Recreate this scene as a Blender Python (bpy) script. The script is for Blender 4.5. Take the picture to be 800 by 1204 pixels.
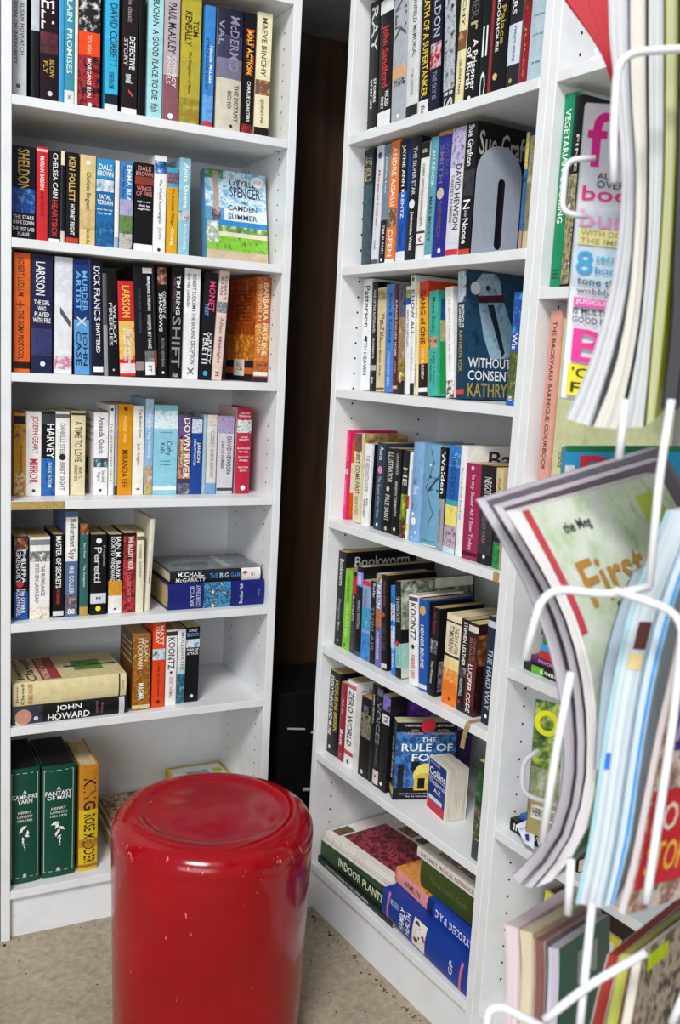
import bpy, bmesh, math, random
from mathutils import Matrix, Vector

random.seed(7)
scene = bpy.context.scene
for o in list(bpy.data.objects):
    bpy.data.objects.remove(o)
col = scene.collection

# ------------------------------------------------------------------ camera
CAM_LOC = (-0.28447, -1.97410, 1.24598)
CAM_RIGHT = (0.891812, -0.449237, 0.053457)
CAM_UP = (0.021140, 0.159412, 0.986986)
CAM_FORWARD = (0.451913, 0.879075, -0.151662)
FOCAL_PX = 1138.12

cam_data = bpy.data.cameras.new('camera')
cam = bpy.data.objects.new('camera', cam_data)
col.objects.link(cam)
m = Matrix.Identity(4)
for i, v in enumerate((CAM_RIGHT, CAM_UP, tuple(-c for c in CAM_FORWARD))):
    for r in range(3):
        m[r][i] = v[r]
m.translation = CAM_LOC
cam.matrix_world = m
cam_data.sensor_fit = 'VERTICAL'
cam_data.sensor_height = 24.0
cam_data.sensor_width = 24.0 * 800 / 1204
cam_data.lens = 24.0 * FOCAL_PX / 1204
cam_data.clip_start = 0.02
cam_data.dof.use_dof = True
cam_data.dof.focus_distance = 1.95
cam_data.dof.aperture_fstop = 7.5
scene.camera = cam

# ------------------------------------------------------------------ light
world = bpy.data.worlds.new('daylight')
scene.world = world
world.use_nodes = True
world.node_tree.nodes['Background'].inputs[0].default_value = (0.87, 0.94, 1.0, 1)
world.node_tree.nodes['Background'].inputs[1].default_value = 0.42


def area_light(name, loc, target, size, size_y, power, colour):
    d = bpy.data.lights.new(name, 'AREA')
    d.shape = 'RECTANGLE'
    d.size = size
    d.size_y = size_y
    d.energy = power
    d.color = colour
    o = bpy.data.objects.new(name, d)
    col.objects.link(o)
    o.location = loc
    o.rotation_euler = (Vector(target) - Vector(loc)).to_track_quat('-Z', 'Y').to_euler()
    return o


# daylight falling through the open shop front, high behind the camera
area_light('shop_front_daylight', (-2.4, -3.8, 4.9), (0.35, -0.1, 0.85), 1.7, 1.2, 330, (1.0, 0.985, 0.96))
# added wide fill light at eye level behind the camera, brightening shelf interiors
area_light('added_front_fill', (-2.8, -4.4, 1.6), (0.35, -0.1, 0.9), 3.0, 1.8, 95, (0.93, 0.97, 1.0))

scene.view_settings.view_transform = 'Standard'
scene.view_settings.look = 'None'
scene.view_settings.gamma = 1.0
scene.view_settings.use_curve_mapping = False
scene.view_settings.exposure = -0.2

# ------------------------------------------------------------------ measured layout (metres)
WIDTH_A = 0.5600
WIDTH_B = 0.5568
B_ORIGIN = (0.64089, -0.12161)
B_ANGLE = -1.477999
SHELVES_A = [1.7065, 1.4483, 1.1948, 0.9421, 0.6909, 0.4715, 0.1108]
SHELVES_B = [1.7048, 1.4443, 1.1913, 0.911, 0.6289, 0.3791, 0.1156]

BOARD = 0.0185
SHELF_T = 0.0175
DEPTH = 0.282
CASE_TOP = 1.992

BOOKS = [
 ('pale grey hardback with dark serif lettering against side panel on top shelf behind stool', 'paperback_book', 'A', 0.0061, 0.035, 1.7069, 0, 0.0, 0, 0.0255, 0.236, 0.151, 'd3d6da', [('t', 'SUSAN HOWATCH', 0.27, 0.66, '3a3d44', 0.68, 0.28), ('t', 'NTION OF INTEGRITY', 0.22, 0.74, '4a4d55', 0.22, 0.24), ('o', 0.9, 0.4, 0.22, '55585e')], 0),
 ('thin near-black book with blue and white jacket edge on top shelf behind stool', 'paperback_book', 'A', 0.0398, 0.0347, 1.7069, 0, 0.0, 0, 0.0149, 0.232, 0.1485, '14161c', [('b', 0, 0.45, 'c2c8d2'), ('b', 0.45, 0.97, '2b5a96'), ('b', 0.45, 0.97, '101218')], 0),
 ('dark maroon spine with huge white letters and small gold title on top shelf behind stool', 'paperback_book', 'A', 0.0567, 0.0344, 1.7069, 0, -0.28, 0, 0.033, 0.24, 0.1536, '24131a', [('t', 'WELL', 0.05, 0.44, 'f2f2f0', 0.42, 0.72), ('p', 0.46, 0.62, '24131a', '55202c', '6a1f2c'), ('t', 'BLOW', 0.66, 0.8, 'c9a14a', 0.66, 0.26), ('t', 'FLY', 0.68, 0.77, 'c9a14a', 0.3, 0.22), ('o', 0.92, 0.55, 0.2, 'c9c9cf')], 0),
 ('very thin bright blue spine between maroon and teal books on top shelf behind stool', 'paperback_book', 'A', 0.0914, 0.0341, 1.7069, 0, 0.0, 0, 0.0091, 0.236, 0.151, '3f9bd0', [], 0),
 ('teal spine with pale slanted capitals and white foot label on top shelf behind stool', 'paperback_book', 'A', 0.1015, 0.0338, 1.7069, 0, 0.0, 0, 0.0183, 0.238, 0.1523, '3c92ab', [('t', 'PLAIN  PROMISES', 0.14, 0.74, 'd9eef2', 0.5, 0.55), ('b', 0.87, 1, 'dfe4e6'), ('t', 'X', 0.9, 0.94, '30343a', 0.5, 0.3)], 0),
 ('very thin cream spine beside orange and black book on top shelf behind stool', 'paperback_book', 'A', 0.121, 0.0334, 1.7069, 0, 0.0, 0, 0.0056, 0.236, 0.151, 'efe6cf', [], 0),
 ('thick book with orange top half and red-streaked black bottom on top shelf behind stool', 'paperback_book', 'A', 0.1279, 0.0331, 1.7069, 0, 0.0, 0, 0.0409, 0.24, 0.1536, '161012', [('b', 0, 0.58, 'ee4a1c'), ('p', 0.03, 0.4, 'f4f1ee', '17120f', '17120f'), ('t', 'TOUGH', 0.42, 0.56, 'f6c9b0', 0.5, 0.2), ('p', 0.58, 1, '140f11', 'c02032', '140f11', '140f11'), ('t', "MORGAN'S RUN", 0.6, 0.9, 'f3e9e0', 0.5, 0.2), ('o', 0.955, 0.55, 0.14, 'f2f2f0')], 0),
 ('bright cyan spine with navy block capitals and dark foot on top shelf behind stool', 'paperback_book', 'A', 0.1787, 0.0328, 1.7069, 0, 0.0, 0, 0.0259, 0.236, 0.151, '37b0dc', [('t', 'DAVID CORBETT', 0.13, 0.63, '17303f', 0.62, 0.55), ('t', 'DONE FOR A DIME', 0.67, 0.8, '17303f', 0.5, 0.4), ('b', 0.84, 1, '17222e'), ('b', 0.92, 0.99, 'dfe3e6')], 0),
 ('dark brown spine with white block letters and white publisher label on top shelf behind stool', 'paperback_book', 'A', 0.2115, 0.0325, 1.7069, 0, 0.0, 0, 0.0309, 0.236, 0.151, '221a1b', [('t', 'DETECTIVE', 0.36, 0.62, 'f2f2f0', 0.66, 0.36), ('t', 'STORY', 0.38, 0.6, 'c9b9b6', 0.25, 0.25), ('t', 'the classic', 0.05, 0.25, '9a8f8f', 0.5, 0.3), ('t', 'novel', 0.66, 0.73, 'f2f2f0', 0.5, 0.5), ('b', 0.93, 1, 'f2f2f0'), ('t', '/', 0.78, 0.84, 'd55a4a', 0.6, 0.3)], 0),
 ('narrow black spine without lettering beside the pale aqua book on top shelf behind stool', 'paperback_book', 'A', 0.2445, 0.0322, 1.7069, 0, 0.0, 0, 0.0126, 0.232, 0.1485, '0b0a0c', [], 0),
 ('pale aqua spine with black italic capitals running down on top shelf behind stool', 'paperback_book', 'A', 0.2633, 0.0319, 1.7069, 0, 0.0, 0, 0.03, 0.244, 0.1562, 'a9dbe0', [('t', 'BUCHAN  A GOOD PLACE TO DIE', 0.06, 0.83, '1d2a33', 0.5, 0.42), ('t', 'fish', 0.86, 0.93, '48606b', 0.5, 0.5)], 0),
 ('mauve-grey spine with black and white stacked block lettering on top shelf behind stool', 'paperback_book', 'A', 0.2956, 0.0316, 1.7069, 0, 0.0, 0, 0.0314, 0.244, 0.1562, 'b9aab1', [('b', 0.62, 1, '8b5660'), ('t', 'PAUL McAULEY', 0.06, 0.45, '17171b', 0.5, 0.52), ('t', 'COWBOY', 0.47, 0.71, 'f3eaec', 0.68, 0.3), ('t', 'ANGELS', 0.47, 0.69, 'e6d8dc', 0.32, 0.28), ('o', 0.94, 0.5, 0.25, 'f2f2f0')], 0),
 ('thick mustard spine with flowery orange picture at its foot on top shelf behind stool', 'paperback_book', 'A', 0.3306, 0.0312, 1.7069, 0, 0.0, 0, 0.041, 0.25, 0.16, 'b4a63c', [('b', 0, 0.5, 'b9a934'), ('p', 0.78, 1, 'c9541e', '7d8a2c', 'd9a83a'), ('t', 'TOM', 0.18, 0.3, '201c10', 0.72, 0.3), ('t', 'KENEALLY', 0.12, 0.38, '201c10', 0.35, 0.34), ('t', 'The Daughters of Mars', 0.42, 0.74, '7a3a1c', 0.45, 0.2)], 0),
 ('sky blue spine with white author and dark title on top shelf behind stool', 'paperback_book', 'A', 0.3789, 0.0309, 1.7069, 0, 0.0, 0, 0.0224, 0.2404, 0.1539, '3f86cf', [('t', 'Nicole McLean', 0.32, 0.62, 'f3f7fb', 0.68, 0.3), ('t', 'STRONGER NOW', 0.26, 0.68, '173059', 0.3, 0.3), ('p', 0.72, 1, '3f86cf', '6aa6e0', '2f6fbb'), ('b', 0.93, 0.98, 'c03a4a')], 0),
 ('thick spine fading from violet to cream with large outlined letters on top shelf behind stool', 'hardback_book', 'A', 0.4074, 0.0306, 1.7069, 0, 0.0, 0, 0.0548, 0.2439, 0.1561, '8f8c97', [('b', 0, 0.22, '221f38'), ('b', 0.22, 0.4, '3b3857'), ('b', 0.4, 0.56, '77748a'), ('b', 0.56, 1, 'cfc7b4'), ('t', 'McDERMID', 0.06, 0.5, '8d8fa6', 0.66, 0.36), ('t', 'VAL', 0.1, 0.3, '8d8fa6', 0.15, 0.2), ('t', 'THE DISTANT', 0.6, 0.9, '2b2a30', 0.8, 0.18), ('t', 'ECHO', 0.66, 0.8, '2b2a30', 0.52, 0.16), ('o', 0.94, 0.62, 0.09, '2b2a30')], 1),
 ('black spine with red and yellow title lettering on top shelf behind stool', 'paperback_book', 'A', 0.4636, 0.0303, 1.7069, 0, 0.0, 0, 0.0262, 0.2431, 0.1556, '121014', [('t', 'BOLT ACTION', 0.13, 0.5, 'e8532a', 0.55, 0.66), ('t', 'BOLT ACTION', 0.14, 0.49, 'f5d93a', 0.52, 0.34), ('t', 'CHARLIE CHARTERS', 0.55, 0.88, 'f2f2f0', 0.55, 0.28), ('p', 0.9, 1, '121014', '7a1d22', 'c9352c')], 0),
 ('cream spine with small painted picture band beside black spine on top shelf behind stool', 'paperback_book', 'A', 0.4926, 0.03, 1.7069, 0, 0.0, 0, 0.0329, 0.2497, 0.1598, 'eadfba', [('t', 'MAEVE BINCHY', 0.04, 0.5, '4a4538', 0.5, 0.36), ('p', 0.53, 0.65, '3f5a5c', '8a4a2a', 'd9b98a'), ('t', 'QUENTINS', 0.68, 0.88, '4a4538', 0.5, 0.26), ('b', 0.91, 0.975, '191714')], 0),
 ('dark spine with blue woman portrait and gold capitals on second shelf behind stool', 'paperback_book', 'A', 0.0084, 0.055, 1.4487, 0, 0.0, 0, 0.0434, 0.1784, 0.1142, '121624', [('t', 'SHELDON', 0.03, 0.46, 'c9a14a', 0.5, 0.5), ('p', 0.44, 0.7, '1f6fd0', '0f2f80', '5fb0f0'), ('h', 'THE STARS', 0.745, 'f2f2f0', 0.9, 0.04, 0.5), ('h', 'SHINE DOWN', 0.8, 'f2f2f0', 0.9, 0.04, 0.5), ('h', 'THE BEST LAID', 0.87, 'f2f2f0', 0.95, 0.04, 0.5), ('h', 'PLANS', 0.925, 'f2f2f0', 0.5, 0.04, 0.5)], 0),
 ('narrow red spine with white letters beside a black book on second shelf behind stool', 'paperback_book', 'A', 0.0545, 0.0546, 1.4487, 0, 0.0, 0, 0.021, 0.1816, 0.1162, 'cb2b30', [('t', 'MARIAN BABSON', 0.1, 0.44, 'fbe9e0', 0.5, 0.4), ('t', 'THE TWELVE', 0.46, 0.72, '4c0f12', 0.5, 0.25), ('b', 0.02, 0.05, 'f0c0b8')], 0),
 ('black spine lettered white above and red below on second shelf behind stool', 'paperback_book', 'A', 0.0783, 0.0542, 1.4487, 0, 0.0, 0, 0.0213, 0.1768, 0.1131, '16131a', [('t', 'CHELSEA CAIN', 0.02, 0.5, 'f2f2f0', 0.55, 0.45), ('t', 'HEARTSICK', 0.52, 0.92, 'd02a33', 0.5, 0.5), ('b', 0.94, 0.99, 'f2f2f0')], 0),
 ('thin black spine with cream block at its head on second shelf behind stool', 'paperback_book', 'A', 0.1008, 0.0537, 1.4487, 0, 0.0, 0, 0.0076, 0.1795, 0.1149, '17151a', [('b', 0, 0.15, 'e6dcbc'), ('b', 0.85, 1, 'cfcac0')], 0),
 ('black spine with gold author above small white title on second shelf behind stool', 'paperback_book', 'A', 0.1112, 0.0533, 1.4487, 0, 0.0, 0, 0.0242, 0.1791, 0.1146, '15141a', [('t', 'KEN FOLLETT', 0.05, 0.52, 'd9b765', 0.45, 0.5), ('t', 'HORNET FLIGHT', 0.55, 0.88, 'f2f2f0', 0.5, 0.36), ('b', 0.91, 0.97, 'c23a2a')], 0),
 ('cream-yellow spine with handwritten brown script on second shelf behind stool', 'paperback_book', 'A', 0.1382, 0.0529, 1.4487, 0, 0.0, 0, 0.0303, 0.1782, 0.1141, 'dfc68b', [('t', 'Charlotte Bingham', 0.18, 0.58, '5a4a30', 0.5, 0.4), ('t', 'Out of the Blue', 0.8, 0.96, '6a5a3c', 0.55, 0.25), ('o', 0.08, 0.5, 0.15, 'f2f2f0'), ('p', 0.58, 0.8, 'dfc68b', 'cdb07a', 'b99a6a')], 0),
 ('blue spine with white aircraft wing and white capitals on second shelf behind stool', 'paperback_book', 'A', 0.1702, 0.0525, 1.4487, 0, 0.0, 0, 0.0351, 0.1758, 0.1125, '1d6aa8', [('b', 0, 0.22, '2a8fc4'), ('h', 'DALE', 0.09, 'f2f2f0', 0.75, 0.06, 0.5), ('h', 'BROWN', 0.16, 'f2f2f0', 0.9, 0.06, 0.5), ('p', 0.23, 0.36, 'f2f5f7', 'c9d3da', '2a8fc4'), ('h', 'FATAL', 0.42, 'f2f2f0', 0.7, 0.05, 0.5), ('h', 'TERRAIN', 0.48, 'f2f2f0', 0.9, 0.05, 0.5), ('h', 'first the sky', 0.56, 'f2f2f0', 0.9, 0.025, 0.5), ('h', 'then the war', 0.6, 'f2f2f0', 0.8, 0.025, 0.5), ('p', 0.7, 1, '1d6aa8', '124a7d', '2a8fc4')], 0),
 ('thin off-white spine between two blue books on second shelf behind stool', 'paperback_book', 'A', 0.2077, 0.0521, 1.4487, 0, 0.0, 0, 0.0084, 0.1763, 0.1128, 'f0e9e4', [('b', 0.85, 1, '8fb0d0')], 0),
 ('blue-topped spine with painted hills and rocky foreground on second shelf behind stool', 'paperback_book', 'A', 0.2174, 0.0517, 1.4487, 0, 0.0, 0, 0.0263, 0.1768, 0.1131, '3f7fc0', [('t', 'EMMA BLAIR', 0.04, 0.52, 'eef4fa', 0.7, 0.34), ('t', 'Forget Me Not', 0.06, 0.4, '17406f', 0.25, 0.25), ('p', 0.42, 0.6, '8a88b8', 'b3a9cc', '6f86b8'), ('p', 0.6, 0.8, '3d6a3f', '6d8a4a', '2a4a30'), ('p', 0.8, 1, '8a847a', 'c4bcb0', '5f6f80')], 0),
 ('wide black spine with stacked red outlined capitals on second shelf behind stool', 'paperback_book', 'A', 0.2477, 0.0513, 1.4487, 0, 0.0, 0, 0.0387, 0.1785, 0.1143, '110f12', [('h', 'DALE', 0.06, 'd98a88', 0.7, 0.05, 0.5), ('h', 'BROWN', 0.12, 'd98a88', 0.9, 0.05, 0.5), ('b', 0.15, 0.24, '8a3a2a'), ('h', 'WINGS', 0.28, 'd07a78', 0.8, 0.05, 0.5), ('h', 'OF FIRE', 0.34, 'd07a78', 0.85, 0.05, 0.5), ('h', 'high in the', 0.43, 'f2f2f0', 0.7, 0.025, 0.5), ('h', 'skies he', 0.47, 'f2f2f0', 0.6, 0.025, 0.5), ('h', 'fights', 0.51, 'f2f2f0', 0.7, 0.025, 0.5), ('b', 0.9, 0.98, 'f2f2f0')], 0),
 ('plain white spine with small blue figure near its head on second shelf behind stool', 'paperback_book', 'A', 0.2874, 0.0508, 1.4487, 0, 0.0, 0, 0.0256, 0.1973, 0.1263, 'f2f2f2', [('p', 0.05, 0.18, 'f2f2f2', '2a6fc0', '173a70'), ('t', 'The World According to', 0.24, 0.68, '33363a', 0.5, 0.3), ('t', 'JOHN', 0.72, 0.84, '9aa0a8', 0.5, 0.4), ('o', 0.95, 0.5, 0.2, '2a2c30')], 0),
 ('yellow spine with blue sky top on second shelf behind stool', 'paperback_book', 'A', 0.3157, 0.0504, 1.4487, 0, 0.0, 0, 0.0228, 0.1773, 0.1135, 'dca41e', [('b', 0, 0.22, '3f9fd0'), ('p', 0.05, 0.18, '3f9fd0', '7a2a1c', '3f9fd0'), ('t', "It's the Little Things", 0.24, 0.64, '6a3a10', 0.5, 0.36), ('t', 'Craig', 0.68, 0.88, 'f6ecc8', 0.5, 0.4)], 0),
 ('pale blue spine with white letters and tiny dark photograph on second shelf behind stool', 'paperback_book', 'A', 0.3408, 0.05, 1.4487, 0, 0.0, 0, 0.0235, 0.1998, 0.1278, '93c3d6', [('t', 'Anita Shreve', 0.05, 0.5, 'eef6fa', 0.6, 0.45), ('p', 0.53, 0.63, '22282c', 'd0d8dc', '22282c'), ('t', 'Body Surfing', 0.66, 0.92, 'e0eef4', 0.6, 0.35)], 0),
 ('orange spine with dark condensed lettering against side panel on third shelf behind stool', 'paperback_book', 'A', 0.0067, 0.02, 1.1952, 0, 0.0, 0, 0.0308, 0.2282, 0.1461, 'dd6526', [('t', 'ROBERT LUDLUM', 0.04, 0.36, '3a1a10', 0.45, 0.4), ('t', '+', 0.4, 0.46, '5a2412', 0.4, 0.5), ('t', 'THE SIGMA PROTOCOL', 0.48, 0.89, '3a1a10', 0.45, 0.36), ('b', 0.91, 0.97, '2a1512')], 0),
 ('navy spine with large pale capitals and stacked title on third shelf behind stool', 'paperback_book', 'A', 0.0404, 0.0206, 1.1952, 0, 0.0, 0, 0.0395, 0.2281, 0.146, '232548', [('t', 'LARSSON', 0.06, 0.34, 'e6e7ee', 0.42, 0.45), ('h', 'THE GIRL', 0.4, 'f2f2f0', 0.75, 0.04, 0.5), ('h', 'WHO', 0.45, 'f2f2f0', 0.4, 0.04, 0.5), ('h', 'PLAYED', 0.5, 'f2f2f0', 0.7, 0.04, 0.5), ('h', 'WITH FIRE', 0.55, 'f2f2f0', 0.85, 0.04, 0.5), ('p', 0.62, 0.85, '232548', '34386e', '232548'), ('o', 0.92, 0.55, 0.18, 'e0e0e6')], 0),
 ('white spine with fine cracks and pink blossom at its foot on third shelf behind stool', 'paperback_book', 'A', 0.085, 0.0213, 1.1952, 0, 0.0, 0, 0.0339, 0.2278, 0.1458, 'e6e7ec', [('p', 0, 0.3, 'e6e7ec', 'cfd4de', 'e6e7ec'), ('t', '/', 0.42, 0.6, '55565c', 0.6, 0.6), ('p', 0.84, 0.96, 'e6e7ec', 'c2487a', 'e6e7ec', '8a2a5a')], 0),
 ('leaning blue spine with light blue lettering and crossed bones on third shelf behind stool', 'paperback_book', 'A', 0.125, 0.0219, 1.1952, 0, -1.32, 0, 0.0299, 0.2266, 0.145, '1c3a78', [('b', 0.52, 1, '5f9fd6'), ('t', 'MURDER', 0.1, 0.45, '6fb8e8', 0.72, 0.34), ('t', 'ARTIST', 0.1, 0.44, '6fb8e8', 0.32, 0.32), ('t', 'X', 0.49, 0.58, 'd0d6dc', 0.5, 0.6), ('t', 'JOHN', 0.62, 0.92, '121c3a', 0.68, 0.34), ('t', 'CASE', 0.62, 0.92, '121c3a', 0.3, 0.34)], 0),
 ('very thin navy spine squeezed beside leaning blue book on third shelf behind stool', 'paperback_book', 'A', 0.1564, 0.0225, 1.1952, 0, -1.49, 0, 0.0059, 0.2271, 0.1453, '1b2f5c', [], 0),
 ('narrow black-navy spine with tall white serif capitals on third shelf behind stool', 'paperback_book', 'A', 0.1635, 0.0231, 1.1952, 0, -1.56, 0, 0.0196, 0.2274, 0.1456, '14182c', [('t', 'DICK FRANCIS', 0.05, 0.52, 'e6e9f0', 0.45, 0.6), ('t', 'SHATTERED', 0.54, 0.8, 'f2f2f0', 0.5, 0.4), ('b', 0.92, 0.97, 'f2f2f0')], 0),
 ('very thin silver-grey spine shorter than neighbours on third shelf behind stool', 'paperback_book', 'A', 0.1854, 0.0238, 1.1952, 0, -1.99, 0, 0.008, 0.2035, 0.1303, '9a9aa0', [('b', 0, 0.5, '55555a')], 0),
 ('short black spine with silver title in two lines on third shelf behind stool', 'paperback_book', 'A', 0.1949, 0.0244, 1.1952, 0, -2.19, 0, 0.0199, 0.2035, 0.1302, '0f0f12', [('t', 'WILDCAT', 0.3, 0.68, 'd9d9de', 0.7, 0.34), ('t', 'FIREFLIES', 0.28, 0.7, 'c9c9d0', 0.3, 0.34), ('o', 0.94, 0.5, 0.16, 'b9b9c0')], 0),
 ('short red spine with gold letters and yellow lower half on third shelf behind stool', 'paperback_book', 'A', 0.2183, 0.025, 1.1952, 0, -2.72, 0, 0.0321, 0.1922, 0.123, 'cd2a31', [('p', 0.42, 0.82, 'd9b04a', 'e6c86a', 'cd2a31'), ('t', 'LARSSON', 0.05, 0.38, 'f2c84a', 0.5, 0.5), ('t', 'The Girl with the', 0.5, 0.86, 'f2f2f0', 0.66, 0.25), ('t', 'Dragon Tattoo', 0.5, 0.84, 'f2f2f0', 0.35, 0.25), ('b', 0.86, 0.97, 'f0d8d8')], 0),
 ('black cracked spine with faint grey letters and foot label on third shelf behind stool', 'paperback_book', 'A', 0.2521, 0.0256, 1.1952, 0, -2.98, 0, 0.0182, 0.2234, 0.143, '17171b', [('t', 'STIRLING WHISPER', 0.2, 0.6, '4a4a52', 0.6, 0.3), ('b', 0.86, 0.94, '9a8a8c')], 0),
 ('black spine with white lettering and white library label below on third shelf behind stool', 'paperback_book', 'A', 0.272, 0.0262, 1.1952, 0, -3.2, 0, 0.0198, 0.2271, 0.1454, '101013', [('b', 0.02, 0.07, 'f2f2f0'), ('t', 'MARJORIE STIRLING', 0.1, 0.4, 'f2f2f0', 0.55, 0.42), ('t', 'WHISPER MY NAME', 0.43, 0.74, 'd0d0d6', 0.55, 0.4), ('p', 0.76, 0.86, '9a9aa0', '55555a', '9a9aa0'), ('b', 0.86, 0.98, 'eceded'), ('t', 'ST', 0.89, 0.95, '33343a', 0.5, 0.4)], 0),
 ('very thin black spine between lettered black spines on third shelf behind stool', 'paperback_book', 'A', 0.293, 0.0269, 1.1952, 0, -3.31, 0, 0.0049, 0.227, 0.1453, '0d0d0f', [('b', 0.75, 0.9, 'a02a2a')], 0),
 ('black spine with portrait at head and silver title on third shelf behind stool', 'paperback_book', 'A', 0.2996, 0.0275, 1.1952, 0, -2.03, 0, 0.02, 0.2285, 0.1462, '131214', [('p', 0.01, 0.16, 'c9a08a', '6a2a22', '22181a'), ('t', 'COMPANY of', 0.22, 0.46, 'd6d6da', 0.68, 0.36), ('t', 'SHADOWS', 0.24, 0.58, 'e6e6ea', 0.3, 0.36), ('t', 'RUTH NEWMAN', 0.64, 0.9, '8a8a90', 0.5, 0.32), ('o', 0.95, 0.5, 0.2, 'f2f2f0')], 0),
 ('black spine with very large grey block title on third shelf behind stool', 'paperback_book', 'A', 0.3228, 0.0281, 1.1952, 0, 0.0, 0, 0.0249, 0.2297, 0.147, '141416', [('t', 'TIM KRING', 0.07, 0.42, 'eaeaee', 0.6, 0.34), ('t', 'AND DALE PECK', 0.09, 0.4, '7a5a5e', 0.3, 0.2), ('t', 'SHIFT', 0.44, 0.9, '8a8a90', 0.5, 0.74), ('t', 'crown', 0.955, 0.985, 'c9c9cf', 0.5, 0.5)], 0),
 ('bright white spine with plain black lettering in two columns on third shelf behind stool', 'paperback_book', 'A', 0.3518, 0.0287, 1.1952, 0, 0.0, 0, 0.0338, 0.2303, 0.1474, 'ecedee', [('t', "ROBERT LUDLUM'S THE BOURNE DECEPTION", 0.05, 0.86, '3a3b40', 0.62, 0.26), ('t', 'Eric Van Lustbader', 0.05, 0.35, '5a5b60', 0.25, 0.2), ('t', 'X', 0.89, 0.96, '3a3b40', 0.5, 0.4)], 0),
 ('leaning black spine with pink word at top and blue emblem on third shelf behind stool', 'paperback_book', 'A', 0.388, 0.0294, 1.1962, 0, 2.05, 0, 0.0276, 0.2258, 0.1445, '16181e', [('t', 'MONET', 0.08, 0.36, 'e0457a', 0.65, 0.5), ('t', 'HEIST', 0.3, 0.4, '6fa8d8', 0.3, 0.3), ('t', 'CRISTY', 0.56, 0.85, 'e4e6ea', 0.75, 0.25), ('t', 'YERETTI', 0.55, 0.85, 'e4e6ea', 0.38, 0.45), ('o', 0.94, 0.5, 0.28, '3fa0c8')], 0),
 ('leaning pale pink spine with grey lettering on third shelf behind stool', 'paperback_book', 'A', 0.4174, 0.03, 1.1963, 0, 2.91, 0, 0.0221, 0.2313, 0.148, 'e3c9be', [('t', 'ROBERT', 0.04, 0.26, '6a5a58', 0.68, 0.28), ('t', 'RYAN', 0.06, 0.22, '6a5a58', 0.3, 0.28), ('p', 0.28, 0.38, 'a9c0c4', '5a6a70', 'e3c9be'), ('t', 'After Midnight', 0.42, 0.84, '8a6a66', 0.5, 0.42), ('t', 'H', 0.92, 0.96, '6a5a58', 0.5, 0.4)], 0),
 ('golden yellow spine with painted harvest scene at foot on fourth shelf behind stool', 'paperback_book', 'A', 0.0153, 0.07, 0.9425, 0, 0.0, 0, 0.0224, 0.1692, 0.1083, 'd69a2c', [('b', 0.03, 0.13, '2a2018'), ('p', 0.15, 0.32, '3a1c14', 'd69a2c', '7a2a1c'), ('t', 'The Darling Buds', 0.38, 0.72, '6a4210', 0.6, 0.28), ('p', 0.72, 1, 'e0b64a', 'b4552a', 'f0d890', '7a3a1a')], 0),
 ('white spine with tall red condensed letters on fourth shelf behind stool', 'paperback_book', 'A', 0.0393, 0.0694, 0.9425, 0, 0.0, 0, 0.0299, 0.1733, 0.1109, 'f4efec', [('t', 'JOSEPH GEARY', 0.05, 0.5, 'a82a3c', 0.55, 0.5), ('t', 'MIRROR', 0.56, 0.85, 'b41f33', 0.5, 0.58), ('o', 0.94, 0.5, 0.16, '33302e')], 0),
 ('black spine with bold white capitals and blue glow on fourth shelf behind stool', 'paperback_book', 'A', 0.0709, 0.0688, 0.9425, 0, 0.0, 0, 0.0257, 0.173, 0.1107, '10131c', [('b', 0.02, 0.14, '3a3f48'), ('t', 'HARVEY', 0.14, 0.55, 'f2f2f0', 0.65, 0.6), ('p', 0.55, 1, '10131c', '1f6fc0', '0d2f60'), ('t', 'DARK ROOM', 0.6, 0.9, 'c9d6e6', 0.6, 0.3)], 0),
 ('white spine with grey script and black round seal on fourth shelf behind stool', 'paperback_book', 'A', 0.0978, 0.0682, 0.9425, 0, 0.0, 0, 0.0276, 0.1749, 0.1119, 'eeeeea', [('b', 0.03, 0.08, '6a6a68'), ('t', 'DANIELLE STEEL', 0.14, 0.52, '77787a', 0.5, 0.36), ('o', 0.54, 0.5, 0.24, '1b1c1e'), ('t', 'FIRST SIGHT', 0.6, 0.94, '77787a', 0.5, 0.34)], 0),
 ('cream spine with brown condensed capitals on fourth shelf behind stool', 'paperback_book', 'A', 0.129, 0.0676, 0.9425, 0, 0.0, 0, 0.0291, 0.1765, 0.113, 'e6d8b2', [('t', 'A TIME TO LOVE', 0.12, 0.6, '5a4a38', 0.5, 0.5), ('t', 'BERYL', 0.66, 0.8, '6a5a44', 0.68, 0.24), ('t', 'KINGSTON', 0.64, 0.82, '6a5a44', 0.35, 0.24), ('b', 0.02, 0.05, '4a3c2c')], 0),
 ('white spine with black script and small floral vase on fourth shelf behind stool', 'paperback_book', 'A', 0.1762, 0.0671, 0.9425, 0, 0.0, 0, 0.0294, 0.1746, 0.1117, 'f1eef0', [('t', 'Amanda Quick', 0.05, 0.5, '2a2630', 0.5, 0.42), ('p', 0.55, 0.66, 'f1eef0', '3f7f8a', '2a2630', 'b04a5a'), ('t', 'Second', 0.7, 0.84, '6a6670', 0.7, 0.26), ('t', 'Sight', 0.72, 0.83, '6a6670', 0.35, 0.26), ('o', 0.94, 0.5, 0.14, '33303a'), ('kp', 0.15, 0.55, 0.56, 0.78, '19191c', '19191c', 'e8e8ea'), ('kp', 0.2, 0.6, 0.82, 0.97, '19191c', 'e8e8ea', '19191c'), ('kt', 'a passionate secret and', 0.1, 0.9, 0.08, 0.12, '6a6a70'), ('kt', 'unspoken danger waits', 0.1, 0.9, 0.16, 0.2, '6a6a70'), ('kt', 'in every dark corner of', 0.1, 0.9, 0.24, 0.28, '6a6a70'), ('kt', 'the arcane society and', 0.1, 0.9, 0.32, 0.36, '6a6a70')], 0),
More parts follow.
